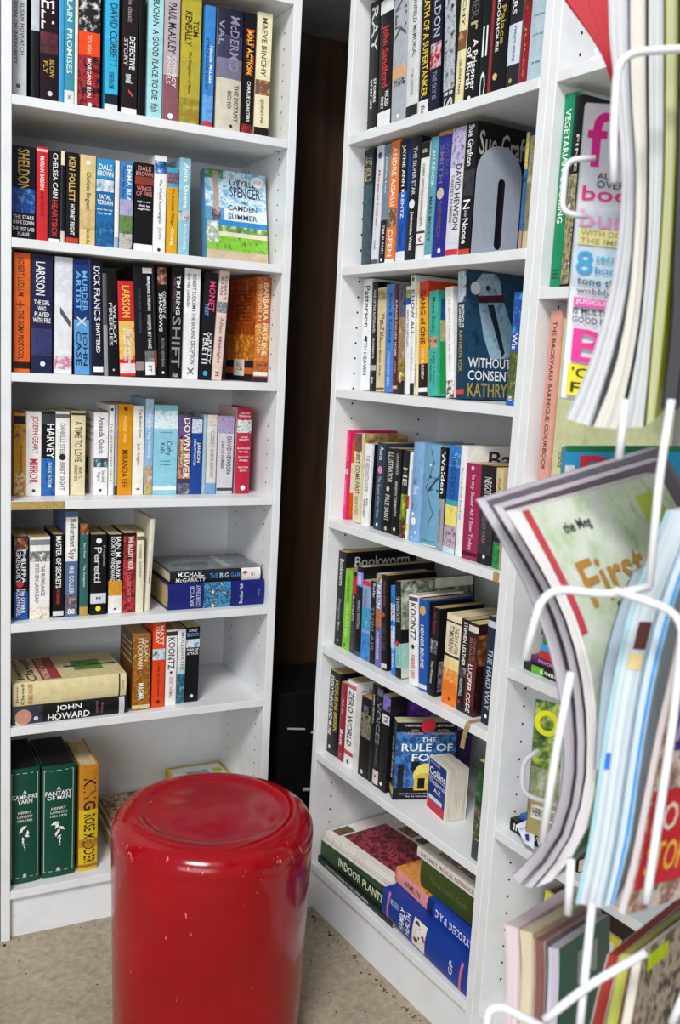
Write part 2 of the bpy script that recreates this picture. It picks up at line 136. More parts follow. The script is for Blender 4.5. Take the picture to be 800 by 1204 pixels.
 ('tall narrow white spine with tiny grey letters on fourth shelf behind stool', 'paperback_book', 'A', 0.2077, 0.0665, 0.9425, 0, 0.0, 0, 0.0108, 0.1914, 0.1225, 'edebe6', [('o', 0.05, 0.5, 0.3, '33343a'), ('t', 'THE WATERCRESS GIRLS', 0.2, 0.85, '77777a', 0.4, 0.4), ('kt', 'a delightful comedy of', 0.1, 0.9, 0.06, 0.1, '6a6a70'), ('kt', 'the heart and home', 0.1, 0.9, 0.14, 0.18, '6a6a70')], 0),
 ('very thin grey-lilac spine beside orange book on fourth shelf behind stool', 'paperback_book', 'A', 0.2202, 0.0659, 0.9425, 0, 0.0, 0, 0.0055, 0.1926, 0.1233, 'a9a7b4', [('b', 0.9, 1, '33303c')], 0),
 ('orange-yellow spine with thin script and maroon capitals on fourth shelf behind stool', 'paperback_book', 'A', 0.2267, 0.0653, 0.9425, 0, 0.0, 0, 0.0299, 0.1937, 0.1239, 'dc9411', [('t', 'Another Wife', 0.12, 0.42, 'f3cf7a', 0.5, 0.3), ('t', 'MIRANDA LEE', 0.5, 0.92, '5a2a14', 0.5, 0.44), ('o', 0.05, 0.5, 0.14, '5a2a14')], 0),
 ('off-white spine with green and red thin letters on fourth shelf behind stool', 'paperback_book', 'A', 0.2584, 0.0647, 0.9425, 0, 0.0, 0, 0.0237, 0.1914, 0.1225, 'efece0', [('t', 'The Modern Opera', 0.04, 0.36, '5a6a5c', 0.6, 0.36), ('t', 'Jack Hodgins', 0.42, 0.66, 'a05a60', 0.5, 0.36), ('t', 'v', 0.92, 0.95, '22242a', 0.5, 0.4)], 0),
 ('tall blue spine with beach photograph at bottom on fourth shelf behind stool', 'paperback_book', 'A', 0.2847, 0.0641, 0.9425, 0, 0.0, 0, 0.0173, 0.2068, 0.1324, '8fb6dc', [('p', 0, 0.3, '8fb6dc', 'b9d4ec', '6f9cd0'), ('t', 'Capturing beauty', 0.15, 0.62, 'eaf2fa', 0.5, 0.45), ('p', 0.7, 0.88, 'd6c4ae', 'a98a70', 'e6d8c8'), ('p', 0.88, 1, '7a6a4a', 'd0b870', '4a4a3a')], 0),
 ('wide turquoise spine with script and white ribbon bow on fourth shelf behind stool', 'paperback_book', 'A', 0.3033, 0.0635, 0.9425, 0, 0.0, 0, 0.0528, 0.1943, 0.1244, '8ecbe0', [('p', 0.06, 0.26, '8ecbe0', 'f0f6f8', '8ecbe0'), ('h', 'the new novel', 0.3, '3a5a66', 0.5, 0.018, 0.5), ('t', 'Cathy', 0.4, 0.56, '33525e', 0.62, 0.3), ('t', 'Kelly', 0.42, 0.54, '33525e', 0.35, 0.25), ('h', 'the summer', 0.62, '3a5a66', 0.4, 0.018, 0.5), ('h', 'of secrets', 0.66, '3a5a66', 0.45, 0.018, 0.5), ('b', 0.91, 0.95, 'eef6f8'), ('o', 0.92, 0.68, 0.14, 'f8fbfc'), ('o', 0.92, 0.86, 0.1, 'e6f0f4')], 0),
 ('purple and orange sunset spine with white capitals on fourth shelf behind stool', 'paperback_book', 'A', 0.3575, 0.0629, 0.9425, 0, 0.0, 0, 0.0285, 0.1744, 0.1116, '4a3a5e', [('p', 0, 0.3, '3a2f58', '6a548a', '22182e'), ('p', 0.3, 0.8, 'c9713a', '4a3a5e', 'd99a5a', '5a2a3a'), ('t', 'DOWN RIVER', 0.04, 0.8, 'f2f2f0', 0.68, 0.48), ('t', 'JOHN HART', 0.3, 0.66, 'f0d8b0', 0.25, 0.22), ('p', 0.86, 1, '8a8aa0', '3a3a50', 'b0b0c0')], 0),
 ('royal blue spine with white sporty lettering on fourth shelf behind stool', 'paperback_book', 'A', 0.3879, 0.0624, 0.9425, 0, 0.0, 0, 0.024, 0.1691, 0.1082, '1d4596', [('p', 0.02, 0.2, '1d4596', 'e0e6f0', '1d4596'), ('t', 'JANSON', 0.32, 0.58, 'f2f2f0', 0.66, 0.36), ('t', 'NIGHTWATCH', 0.28, 0.62, 'dfe6f2', 0.32, 0.22)], 0),
 ('very thin pale blue spine between blue and white spines on fourth shelf behind stool', 'paperback_book', 'A', 0.4148, 0.0618, 0.9425, 0, 0.0, 0, 0.0073, 0.1758, 0.1125, '9fbcd0', [], 0),
 ('white spine with woman face at top fading to blue on fourth shelf behind stool', 'paperback_book', 'A', 0.4231, 0.0612, 0.9425, 0, 0.0, 0, 0.0223, 0.1761, 0.1127, 'd9d6d2', [('p', 0.02, 0.14, 'c9b0a4', 'e6d6cc', '8a7468'), ('t', 'CASSIDY ANNA HARVEY', 0.2, 0.8, '8a8680', 0.55, 0.4), ('b', 0.86, 1, '6fa4cc')], 0),
 ('white and violet spine with dark letters reading downwards on fourth shelf behind stool', 'paperback_book', 'A', 0.4482, 0.0606, 0.9425, 0, 0.0, 0, 0.0368, 0.1739, 0.1113, 'd0ccd6', [('p', 0, 0.22, '6a5488', 'b0a0c4', '8a78a4'), ('t', 'DAVID HEWSON', 0.26, 0.74, '33313a', 0.72, 0.3), ('t', "DANTE'S NUMBERS", 0.32, 0.68, '6a6870', 0.32, 0.2), ('b', 0.92, 0.96, '4a4650')], 0),
 ('crimson hardback with small photo and white lines of text on fourth shelf behind stool', 'hardback_book', 'A', 0.4935, 0.06, 0.9425, 0, 0.0, 0, 0.0333, 0.194, 0.1241, 'b41d3c', [('h', 'Select', 0.06, 'f6dfe2', 0.7, 0.025, 0.5), ('h', 'Editions', 0.095, 'f6dfe2', 0.8, 0.025, 0.5), ('p', 0.14, 0.29, '17171a', 'dfe4e0', '4a5a60'), ('h', 'SOLE', 0.34, 'f3d8dc', 0.5, 0.02, 0.5), ('h', 'BENEFIT', 0.37, 'f3d8dc', 0.7, 0.02, 0.5), ('h', 'BLOODSTREAM', 0.47, 'f3d8dc', 0.9, 0.02, 0.5), ('h', 'FLY GIRL', 0.51, 'f3d8dc', 0.7, 0.02, 0.5), ('h', 'RICOCHET', 0.57, 'f3d8dc', 0.75, 0.02, 0.5), ('h', 'PRIME', 0.61, 'f3d8dc', 0.6, 0.02, 0.5), ('h', 'ANOTHER', 0.69, 'f3d8dc', 0.75, 0.02, 0.5), ('h', 'MOON', 0.73, 'f3d8dc', 0.5, 0.02, 0.5), ('o', 0.93, 0.5, 0.24, 'f8eef0'), ('kp', 0, 1, 0, 1, 'e6c0c8', 'd6a8b4', 'f0d8dc')], 1),
 ('black and blue spine with portrait and red rose on fifth shelf behind stool', 'paperback_book', 'A', 0.0101, 0.03, 0.6913, 0, 0.0, 0, 0.0275, 0.1743, 0.1116, '131621', [('p', 0.01, 0.17, 'd9ab86', '6a3a22', '1a1418'), ('t', 'PHILIPPA', 0.16, 0.56, 'e9e9ee', 0.7, 0.34), ('t', 'GREGORY', 0.16, 0.56, 'd9d9e0', 0.32, 0.34), ('o', 0.57, 0.42, 0.25, 'c92a44'), ('b', 0.66, 1, '1f4f9e'), ('t', 'The OTHER', 0.62, 0.92, 'f2f2f0', 0.66, 0.34), ('t', 'BOLEYN GIRL', 0.62, 0.95, 'f2f2f0', 0.32, 0.28)], 0),
 ('white spine with small etching and wheat-coloured base on fifth shelf behind stool', 'paperback_book', 'A', 0.0415, 0.03, 0.6913, 0, 0.0, 0, 0.0395, 0.1719, 0.11, 'efedea', [('b', 0.03, 0.1, '8a8a88'), ('p', 0.17, 0.3, 'efedea', '55565a', 'dcdad6'), ('t', 'THE IRON LANCE', 0.34, 0.72, '5a5c62', 0.65, 0.2), ('t', 'STEPHEN LAWHEAD', 0.32, 0.8, '77787c', 0.35, 0.2), ('p', 0.86, 1, 'd9b25a', 'efedea', 'c09a44')], 0),
 ('black spine with condensed white capitals and red word on fifth shelf behind stool', 'paperback_book', 'A', 0.0876, 0.03, 0.6913, 0, 0.0, 0, 0.0219, 0.176, 0.1126, '100f12', [('t', 'MASTER OF SECRETS', 0.02, 0.64, 'f2f2f0', 0.5, 0.5), ('t', 'WOODHEAD', 0.66, 0.84, 'c93a3a', 0.5, 0.34), ('b', 0.92, 0.98, 'd9d9de')], 0),
 ('tall grey-blue spine with white title panel and crowd photograph on fifth shelf behind stool', 'paperback_book', 'A', 0.1128, 0.03, 0.6913, 0, 0.0, 0, 0.0248, 0.2228, 0.1426, '5a6f96', [('b', 0.05, 0.47, 'f0efea'), ('t', 'Reluctant Spy', 0.07, 0.45, '4a4c55', 0.5, 0.6), ('t', 'IRIS COLLIER', 0.52, 0.78, 'e6eaf2', 0.5, 0.4), ('p', 0.78, 0.94, '8a7a8a', '4a4058', 'b4a0a0'), ('h', '88', 0.95, 'f2f2f0', 0.6, 0.05, 0.5)], 0),
 ('dark green spine with orange figure at its head on fifth shelf behind stool', 'paperback_book', 'A', 0.1426, 0.03, 0.6913, 0, 0.0, 0, 0.0167, 0.1954, 0.125, '2f6660', [('p', 0, 0.11, 'e0742a', '5a1a12', 'e0b070'), ('t', 'Barry Reed', 0.2, 0.36, 'c9d8d2', 0.5, 0.34), ('t', 'The Deception', 0.44, 0.68, 'e0eae6', 0.5, 0.34), ('b', 0.9, 1, 'c09a44')], 0),
 ('black spine with white lettering and round yellow price sticker on fifth shelf behind stool', 'paperback_book', 'A', 0.1648, 0.03, 0.6913, 0, 0.0, 0, 0.0331, 0.1735, 0.111, '121214', [('o', 0.08, 0.5, 0.18, 'f2f2f0'), ('t', 'Peretti', 0.16, 0.6, 'd0d0d6', 0.45, 0.46), ('t', 'Prophet', 0.14, 0.4, 'a0a0a8', 0.82, 0.2), ('b', 0.73, 0.86, 'd6dae2'), ('h', 'M', 0.79, '4a5a80', 0.3, 0.03, 0.5), ('o', 0.92, 0.5, 0.24, 'efe41c')], 0),
 ('black-topped spine with orange and white lower part on fifth shelf behind stool', 'paperback_book', 'A', 0.2026, 0.03, 0.6913, 0, 0.0, 0, 0.0286, 0.1723, 0.1103, '101012', [('t', 'IAIN M. BANKS', 0.03, 0.6, 'f2f2f0', 0.7, 0.34), ('t', 'LOOK TO WINDWARD', 0.03, 0.6, 'e6e6ea', 0.32, 0.3), ('p', 0.58, 0.77, 'dfa12a', 'c98a1c', 'efc45a'), ('b', 0.77, 1, 'eceae4'), ('o', 0.94, 0.5, 0.12, '22242a')], 0),
 ('black spine with zigzag red pattern and white title on fifth shelf behind stool', 'paperback_book', 'A', 0.2337, 0.03, 0.6913, 0, 0.0, 0, 0.0262, 0.1745, 0.1117, '151114', [('p', 0.04, 1, '151114', 'd0343c', '151114', 'c02a34'), ('t', 'THE BULLET TRICK', 0.04, 0.46, 'f2f2f0', 0.6, 0.4), ('t', 'LOUISE WELSH', 0.5, 0.86, 'e06a6a', 0.5, 0.36)], 0),
 ('cream narrow spine with faint brown lettering on fifth shelf behind stool', 'paperback_book', 'A', 0.2624, 0.03, 0.6913, 0, 0.0, 0, 0.0162, 0.1736, 0.1111, 'e9e2c8', [('b', 0.04, 0.09, '6a6450'), ('t', 'CATHERINE', 0.14, 0.32, '77704f', 0.5, 0.3), ('t', 'DAWSON', 0.36, 0.56, '77704f', 0.5, 0.3)], 0),
 ('thin tall cream book leaning beside cream spine on fifth shelf behind stool', 'hardback_book', 'A', 0.2831, 0.03, 0.6917, 0, 2.19, 0, 0.0102, 0.2036, 0.1303, 'ddd8c4', [('t', 'notes', 0.5, 0.7, '55523f', 0.5, 0.3)], 1),
 ('thick brown and gold spine with pale title on sixth shelf behind stool', 'paperback_book', 'A', 0.256, 0.02, 0.4719, 0, 0.0, 0, 0.0392, 0.1702, 0.1089, '5f3913', [('p', 0, 1, '3a2410', 'b9781f', '6a4214', 'd9a040'), ('t', 'JULIAN', 0.06, 0.35, 'e6d6b0', 0.72, 0.26), ('t', 'STOCKWIN', 0.04, 0.45, 'efe2c0', 0.42, 0.3), ('t', 'MAGMA', 0.64, 0.86, 'f2f2f0', 0.5, 0.36), ('b', 0.93, 0.98, 'd9c9a0'), ('kt', 'terrible winds of', 0.1, 0.9, 0.1, 0.14, 'd9c9a0'), ('kt', 'the great south sea', 0.1, 0.9, 0.18, 0.22, 'd9c9a0'), ('kt', 'and a ship of men', 0.1, 0.9, 0.26, 0.3, 'd9c9a0'), ('kt', 'who dared the horn', 0.1, 0.9, 0.34, 0.38, 'd9c9a0')], 0),
 ('orange spine with pale blue diver picture on sixth shelf behind stool', 'paperback_book', 'A', 0.3012, 0.0238, 0.4719, 0, 0.0, 0, 0.0279, 0.1919, 0.1228, 'e04a1c', [('t', 'MATT', 0.03, 0.26, 'fbe6da', 0.7, 0.32), ('t', 'DRAY', 0.04, 0.24, 'fbe6da', 0.34, 0.32), ('p', 0.3, 0.43, 'a9d6ea', 'cfe8f2', '2a4a60'), ('t', 'a day at the races', 0.46, 0.86, '7a1c0c', 0.5, 0.28), ('o', 0.93, 0.5, 0.2, '4a120a')], 0),
 ('white spine with heavy black name on sixth shelf behind stool', 'paperback_book', 'A', 0.3322, 0.0275, 0.4719, 0, 0.0, 0, 0.0248, 0.1738, 0.1112, 'f1efec', [('b', 0.02, 0.08, '33343a'), ('t', 'KOONTZ', 0.1, 0.52, '101012', 0.5, 0.62), ('t', 'ODD THOMAS', 0.62, 0.9, 'c05a66', 0.5, 0.3), ('o', 0.56, 0.5, 0.12, '33343a')], 0),
 ('blue-white spine with grey letters on sixth shelf behind stool', 'paperback_book', 'A', 0.3598, 0.0312, 0.4719, 0, 0.0, 0, 0.0182, 0.1721, 0.1102, 'c4d8dc', [('b', 0, 0.5, 'e6e9e8'), ('p', 0.6, 1, '3a8aa8', '17445a', '7ab8cc'), ('t', 'MOLESWATER', 0.04, 0.55, '77787c', 0.6, 0.4)], 0),
 ('black spine with blue eagle near the head on sixth shelf behind stool', 'paperback_book', 'A', 0.3802, 0.035, 0.4719, 0, 0.0, 0, 0.0314, 0.1744, 0.1116, '0f1116', [('h', 'DALE', 0.04, 'f2f2f0', 0.6, 0.04, 0.5), ('h', 'BROWN', 0.1, '6fa8dc', 0.85, 0.05, 0.5), ('p', 0.16, 0.27, '2a7fc4', 'e6eef4', '143a66'), ('h', 'PLAN OF', 0.3, 'f2f2f0', 0.85, 0.035, 0.5), ('h', 'ATTACK', 0.35, 'f2f2f0', 0.85, 0.035, 0.5), ('o', 0.92, 0.5, 0.18, 'd9dade')], 0),
 ('green gilt-framed volume with camp scene title on bottom shelf behind stool', 'hardback_book', 'A', 0.0019, 0.025, 0.1112, 0, 0.0, 0, 0.0616, 0.259, 0.165, '124a38', [('fr', 0.04, 0.95, 'c9d0c4'), ('h', 'A', 0.2, 'f2f2f0', 0.12, 0.03, 0.5), ('h', 'CAMP-FIRE', 0.245, 'f2f2f0', 0.86, 0.04, 0.5), ('h', 'YARN', 0.285, 'f2f2f0', 0.5, 0.035, 0.5), ('h', 'HENRY', 0.38, 'd9ded6', 0.45, 0.022, 0.5), ('h', 'LAWSON', 0.415, 'd9ded6', 0.5, 0.022, 0.5), ('h', '1885-1900', 0.45, 'd9ded6', 0.5, 0.022, 0.5), ('ln', 0.5, 0.72, 'f2f2f0'), ('o', 0.93, 0.5, 0.08, 'c9d0c4')], 2),
 ('green gilt-framed volume with fantasy title beside gold hardback on bottom shelf behind stool', 'hardback_book', 'A', 0.0685, 0.0275, 0.1112, 0, 0.0, 0, 0.07, 0.2545, 0.1629, '124a38', [('fr', 0.04, 0.95, 'c9d0c4'), ('h', 'A', 0.2, 'f2f2f0', 0.12, 0.03, 0.5), ('h', 'FANTASY', 0.245, 'f2f2f0', 0.8, 0.04, 0.5), ('h', 'OF MAN', 0.285, 'f2f2f0', 0.7, 0.035, 0.5), ('h', 'HENRY', 0.38, 'd9ded6', 0.45, 0.022, 0.5), ('h', 'LAWSON', 0.415, 'd9ded6', 0.5, 0.022, 0.5), ('h', '1901-1922', 0.45, 'd9ded6', 0.5, 0.022, 0.5), ('ln', 0.5, 0.72, 'f2f2f0'), ('o', 0.93, 0.5, 0.08, 'c9d0c4')], 2),
 ('gold hardback with dark vertical capitals and dragon band on bottom shelf behind stool', 'hardback_book', 'A', 0.1479, 0.03, 0.1112, 0, 0.0, 0, 0.0408, 0.2435, 0.1558, 'c08a22', [('b', 0, 0.42, 'bf7f22'), ('b', 0.42, 1, 'd6b51f'), ('t', 'KING', 0.12, 0.42, '22180c', 0.55, 0.66), ('t', 'ROSE MADDER', 0.46, 0.93, '22180c', 0.55, 0.6), ('p', 0.7, 0.78, '3a2a14', 'c08a22', '3a2a14'), ('b', 0.94, 0.97, 'a06a18')], 1),
 ('black spine with silver capitals next to side panel on top shelf of bookend bookcase', 'paperback_book', 'B', 0.021, 0.03, 1.7052, 0, -2.71, 0, 0.034, 0.257, 0.1645, '131315', [('t', 'RAY', 0.04, 0.38, 'c9ccd2', 0.55, 0.62), ('t', 'STORIES', 0.58, 0.76, 'f2f2f0', 0.72, 0.24), ('t', 'OF MY LIFE', 0.58, 0.8, 'f2f2f0', 0.38, 0.22), ('b', 0.95, 0.99, 'f2f2f0')], 0),
 ('black spine with bright red lettering and white logo tiles on top shelf of bookend bookcase', 'paperback_book', 'B', 0.0588, 0.03, 1.7052, 0, -2.74, 0, 0.0442, 0.2553, 0.1634, '121113', [('b', 0.02, 0.12, 'e6e6ea'), ('t', 'John Sandford', 0.21, 0.67, 'd6252f', 0.45, 0.6), ('t', 'WICKED', 0.7, 0.82, 'f2f2f0', 0.7, 0.3), ('t', 'PREY', 0.74, 0.83, 'f2f2f0', 0.35, 0.22), ('b', 0.85, 0.97, 'eceded')], 0),
 ('silver-grey spine with scratched branches and orange block on top shelf of bookend bookcase', 'paperback_book', 'B', 0.1068, 0.03, 1.7052, 0, -3.04, 0, 0.0473, 0.2554, 0.1634, 'aeb2bb', [('t', 'NLK', 0.04, 0.36, '55585f', 0.5, 0.8), ('b', 0.56, 0.64, 'd9a878'), ('t', 'OFF', 0.65, 0.7, '17181c', 0.5, 0.8), ('o', 0.92, 0.5, 0.12, 'f2f2f0')], 0),
 ('white-grey spine with thin dark capitals on top shelf of bookend bookcase', 'paperback_book', 'B', 0.1562, 0.03, 1.7052, 0, -3.33, 0, 0.0368, 0.2504, 0.1603, 'd9dadd', [('t', 'CONFIELD MEMORIAL', 0.05, 0.52, '4a4c52', 0.6, 0.32), ('t', 'TOM GREENE', 0.6, 0.8, '8a8c92', 0.5, 0.24), ('b', 0.87, 0.95, '22242a')], 0),
 ('black spine with yellow capitals and white foot label on top shelf of bookend bookcase', 'paperback_book', 'B', 0.1956, 0.03, 1.7052, 0, -2.38, 0, 0.0305, 0.2502, 0.1601, '17151c', [('t', 'DEATH OF A SUPERTANKER', 0.08, 0.84, 'e6c93a', 0.55, 0.55), ('b', 0.86, 1, 'e6e6e8'), ('t', 'fic', 0.9, 0.96, '22242a', 0.5, 0.4)], 0),
 ('dark navy spine with silver capitals and red flower on top shelf of bookend bookcase', 'paperback_book', 'B', 0.2286, 0.03, 1.7052, 0, -2.75, 0, 0.0318, 0.2503, 0.1602, '15172c', [('t', 'SHELDON', 0.02, 0.44, 'b4b8c6', 0.55, 0.6), ('p', 0.48, 0.66, '15172c', 'c92a30', 'c9ced8', '15172c'), ('t', 'THE SKY IS', 0.68, 0.88, '8a8ea0', 0.5, 0.4)], 0),
 ('black and white smoke photograph spine with huge serif letters on top shelf of bookend bookcase', 'paperback_book', 'B', 0.2716, 0.03, 1.7052, 0, -3.93, 0, 0.0314, 0.2506, 0.1604, '2a2b2e', [('p', 0.2, 0.85, '17171a', '9aa0aa', 'c4c8ce', '22242a'), ('t', 'SI', 0.04, 0.26, 'c9c9c4', 0.5, 0.8), ('t', 'IS', 0.86, 0.98, 'c9c9c4', 0.5, 0.8)], 0),
 ('cream spine with dark capitals and tiny picture band on top shelf of bookend bookcase', 'paperback_book', 'B', 0.3042, 0.03, 1.7052, 0, 0.0, 0, 0.0225, 0.25, 0.16, 'e6dbae', [('t', 'E BINCHY', 0.04, 0.44, '4a4538', 0.5, 0.4), ('p', 0.47, 0.6, '5a6a3a', '8a3a22', 'c9b070'), ('t', 'QUENTINS', 0.66, 0.9, '4a4538', 0.5, 0.3)], 0),
 ('black spine with white title and faint grey author on top shelf of bookend bookcase', 'paperback_book', 'B', 0.3293, 0.03, 1.7052, 0, -0.38, 0, 0.0377, 0.25, 0.16, '131314', [('t', 'ARCHER', 0.08, 0.42, '55565a', 0.5, 0.55), ('t', 'A Prisoner', 0.56, 0.9, 'f2f2f0', 0.66, 0.36), ('t', 'of Birth', 0.6, 0.88, 'f2f2f0', 0.3, 0.36), ('o', 0.95, 0.45, 0.16, 'f2f2f0'), ('t', 'r', 0.44, 0.5, 'b4a88a', 0.5, 0.5)], 0),
 ('blackish teal spine with single large white letters on top shelf of bookend bookcase', 'paperback_book', 'B', 0.3693, 0.03, 1.7052, 0, -0.74, 0, 0.022, 0.25, 0.16, '121a1e', [('t', 'I', 0.5, 0.7, 'f2f2f0', 0.5, 0.6), ('t', 'C', 0.8, 0.95, 'f2f2f0', 0.5, 0.6)], 0),
 ('very thin dull red spine between black books on top shelf of bookend bookcase', 'paperback_book', 'B', 0.3928, 0.03, 1.7052, 0, -0.89, 0, 0.007, 0.25, 0.16, '8f2f33', [], 0),
 ('black spine with gold and white stacked capitals on top shelf of bookend bookcase', 'paperback_book', 'B', 0.4017, 0.03, 1.7052, 0, -1.14, 0, 0.0363, 0.25, 0.16, '0f1013', [('t', 'Dark Palace', 0.18, 0.66, 'b4963a', 0.66, 0.3), ('t', 'FRANK MOORHOUSE', 0.14, 0.7, 'f2f2f0', 0.32, 0.22), ('o', 0.86, 0.3, 0.16, 'd9b070')], 0),
 ('grey-violet spine darkening below with pale rounded label on top shelf of bookend bookcase', 'paperback_book', 'B', 0.4399, 0.03, 1.7052, 0, 0.0, 0, 0.0312, 0.25, 0.16, '6f6a82', [('b', 0.4, 1, '2a262c'), ('t', 'DEAR LIARS', 0.08, 0.5, 'e6e4ee', 0.35, 0.36), ('b', 0.56, 0.82, 'cfd8e0'), ('t', 'return stamp', 0.58, 0.8, '4a5a80', 0.5, 0.3), ('o', 0.92, 0.4, 0.18, 'b49a5a')], 0),
 ('dark red spine with faint flourish on top shelf of bookend bookcase', 'paperback_book', 'B', 0.4734, 0.03, 1.7052, 0, 0.0, 0, 0.0165, 0.25, 0.16, '8f1d20', [('p', 0.1, 0.5, '8f1d20', '5f1014', 'b04a3a'), ('t', 'JULES', 0.6, 0.92, 'c97a6a', 0.5, 0.3)], 0),
 ('pale blue-grey book with small dark text lines against panel on top shelf of bookend bookcase', 'paperback_book', 'B', 0.4921, 0.03, 1.7052, 0, 0.0, 0, 0.0381, 0.25, 0.16, 'b0c6d2', [('t', 'FRIENDOLI', 0.05, 0.35, '4a86b0', 0.6, 0.4), ('h', 'the story', 0.45, '55686f', 0.5, 0.015, 0.5), ('h', 'of one man', 0.56, '55686f', 0.6, 0.015, 0.5), ('h', 'and his dog', 0.68, '55686f', 0.6, 0.015, 0.5), ('h', 'at sea', 0.85, '55686f', 0.5, 0.015, 0.5)], 0),
 ('dark teal spine with tan stacked letters beside white spine on second shelf of bookend bookcase', 'paperback_book', 'B', 0.0193, 0.035, 1.4447, 0, -2.39, 0, 0.034, 0.2355, 0.1507, '1b2a30', [('b', 0.05, 0.28, '1b1a18'), ('t', 'LOST WORLD', 0.06, 0.27, 'c4b896', 0.5, 0.7), ('p', 0.3, 1, '1b2a30', '34505a', '16212a')], 0),
 ('white spine with thin red letters and blue emblem on second shelf of bookend bookcase', 'paperback_book', 'B', 0.0562, 0.0342, 1.4447, 0, 0.0, 0, 0.0255, 0.2365, 0.1514, 'd9dce4', [('o', 0.08, 0.5, 0.25, '2a3a80'), ('t', 'Margaret Haines', 0.2, 0.66, 'c04a5e', 0.5, 0.4), ('t', 'roads', 0.78, 0.86, '8a8c94', 0.5, 0.34), ('b', 0.94, 0.98, '55565c')], 0),
 ('grey-blue spine turning black at the base on second shelf of bookend bookcase', 'paperback_book', 'B', 0.0852, 0.0333, 1.4447, 0, 0.0, 0, 0.0212, 0.2348, 0.1503, '6f8698', [('t', 'Janine Lee', 0.1, 0.4, 'dfe6ea', 0.5, 0.34), ('b', 0.62, 1, '15161a'), ('t', 'TIM FLANN', 0.66, 0.9, 'e0e0e4', 0.6, 0.3), ('o', 0.95, 0.5, 0.22, 'f2f2f0')], 0),
 ('orange spine with face photograph between white words on second shelf of bookend bookcase', 'paperback_book', 'B', 0.1087, 0.0325, 1.4447, 0, 0.0, 0, 0.0305, 0.2368, 0.1515, 'e87c34', [('t', 'ANDRE AGASSI', 0.05, 0.52, 'fbeee0', 0.5, 0.5), ('p', 0.54, 0.69, 'c99a7a', '3a2a22', 'e0b896'), ('t', 'OPEN', 0.71, 0.93, 'fbeee0', 0.5, 0.52), ('b', 0.95, 0.985, 'f2f2f0')], 0),
 ('black-headed spine with bright blue lower body on second shelf of bookend bookcase', 'paperback_book', 'B', 0.1476, 0.0317, 1.4447, 0, -1.87, 0, 0.0295, 0.2328, 0.149, '1554b4', [('b', 0, 0.42, '12141a'), ('t', 'JAYNE ANN KRENTZ', 0.04, 0.63, 'f2f2f0', 0.5, 0.42), ('t', 'Dawn', 0.68, 0.86, '17305c', 0.5, 0.5), ('b', 0.9, 1, 'e2e6ec')], 0),
 ('charcoal spine with white lettering and round white leaf on second shelf of bookend bookcase', 'paperback_book', 'B', 0.1799, 0.0308, 1.4447, 0, 0.0, 0, 0.0297, 0.2337, 0.1496, '1a1a1f', [('t', 'THE SILVER STAR', 0.08, 0.46, 'c9cace', 0.5, 0.4), ('o', 0.53, 0.45, 0.3, 'e6e6ea'), ('t', 'Jeannette Walls', 0.59, 0.9, 'f2f2f0', 0.5, 0.4)], 0),
 ('white spine with black block at head on second shelf of bookend bookcase', 'paperback_book', 'B', 0.2142, 0.03, 1.4447, 0, 0.0, 0, 0.026, 0.2184, 0.1398, 'e6e6e0', [('b', 0, 0.13, '17171a'), ('h', 'LIU', 0.07, 'f2f2f0', 0.6, 0.03, 0.5), ('t', 'HAIRY HISTORIAN FAVOURITE', 0.18, 0.7, '6a6a68', 0.45, 0.28), ('b', 0.74, 0.86, '33343a'), ('b', 0.76, 0.85, 'e9e9e4'), ('t', 'v', 0.78, 0.84, 'c93a3a', 0.5, 0.4)], 0),
 ('teal spine with dark lettering on second shelf of bookend bookcase', 'paperback_book', 'B', 0.2437, 0.0292, 1.4447, 0, 0.0, 0, 0.0225, 0.2232, 0.1429, '5f9fae', [('t', 'AU REVOIR', 0.1, 0.4, 'dcebee', 0.55, 0.4), ('t', 'MARY MOODY', 0.48, 0.84, '1f3f4a', 0.5, 0.44), ('b', 0.95, 0.98, 'f2f2f0')], 0),
 ('deep blue spine with dim gold capitals and dome emblem on second shelf of bookend bookcase', 'paperback_book', 'B', 0.2693, 0.0283, 1.4447, 0, 0.0, 0, 0.0371, 0.2278, 0.1458, '25278a', [('b', 0, 0.03, 'b48a3a'), ('t', 'WILBUR', 0.08, 0.36, '4a4a8a', 0.75, 0.3), ('t', 'SMITH', 0.1, 0.4, '6a668a', 0.35, 0.34), ('o', 0.48, 0.4, 0.28, 'c4bca4'), ('t', 'BLUE HORIZON', 0.54, 0.82, '6a6060', 0.45, 0.32), ('o', 0.93, 0.6, 0.18, 'e6e6f0')], 0),
 ('white spine with violet cloud and black capitals on second shelf of bookend bookcase', 'paperback_book', 'B', 0.3091, 0.0275, 1.4447, 0, 0.0, 0, 0.037, 0.2273, 0.1455, 'd9d6de', [('p', 0, 0.3, '4a3f80', 'c9c0dc', '8a80b4'), ('t', 'DAVID HEWSON', 0.28, 0.78, '22222a', 0.68, 0.4), ('t', "DANTE'S NUMBERS", 0.36, 0.72, '6a6870', 0.28, 0.24), ('b', 0.93, 0.975, 'c9343c')], 0),
 ('black spine with white author and large white N on second shelf of bookend bookcase', 'paperback_book', 'B', 0.3487, 0.0267, 1.4447, 0, 0.0, 0, 0.0309, 0.2305, 0.15, '121113', [('t', 'Sue Grafton', 0.02, 0.32, 'e9e9ec', 0.5, 0.48), ('p', 0.35, 0.55, '121113', '33343c', '121113'), ('t', 'N', 0.57, 0.64, 'f2f2f0', 0.5, 0.6), ('t', 'is for', 0.65, 0.7, 'd0d0d4', 0.5, 0.3), ('t', 'Noose', 0.71, 0.9, 'f2f2f0', 0.5, 0.5), ('b', 0.94, 0.98, 'd0432e'), ('ft', 'Sue Grafton', 0.04, 0.98, 0.06, 0.24, 'a9a49c'), ('fb', 0.02, 0.98, 0.3, 0.9, '16141a')], 0),
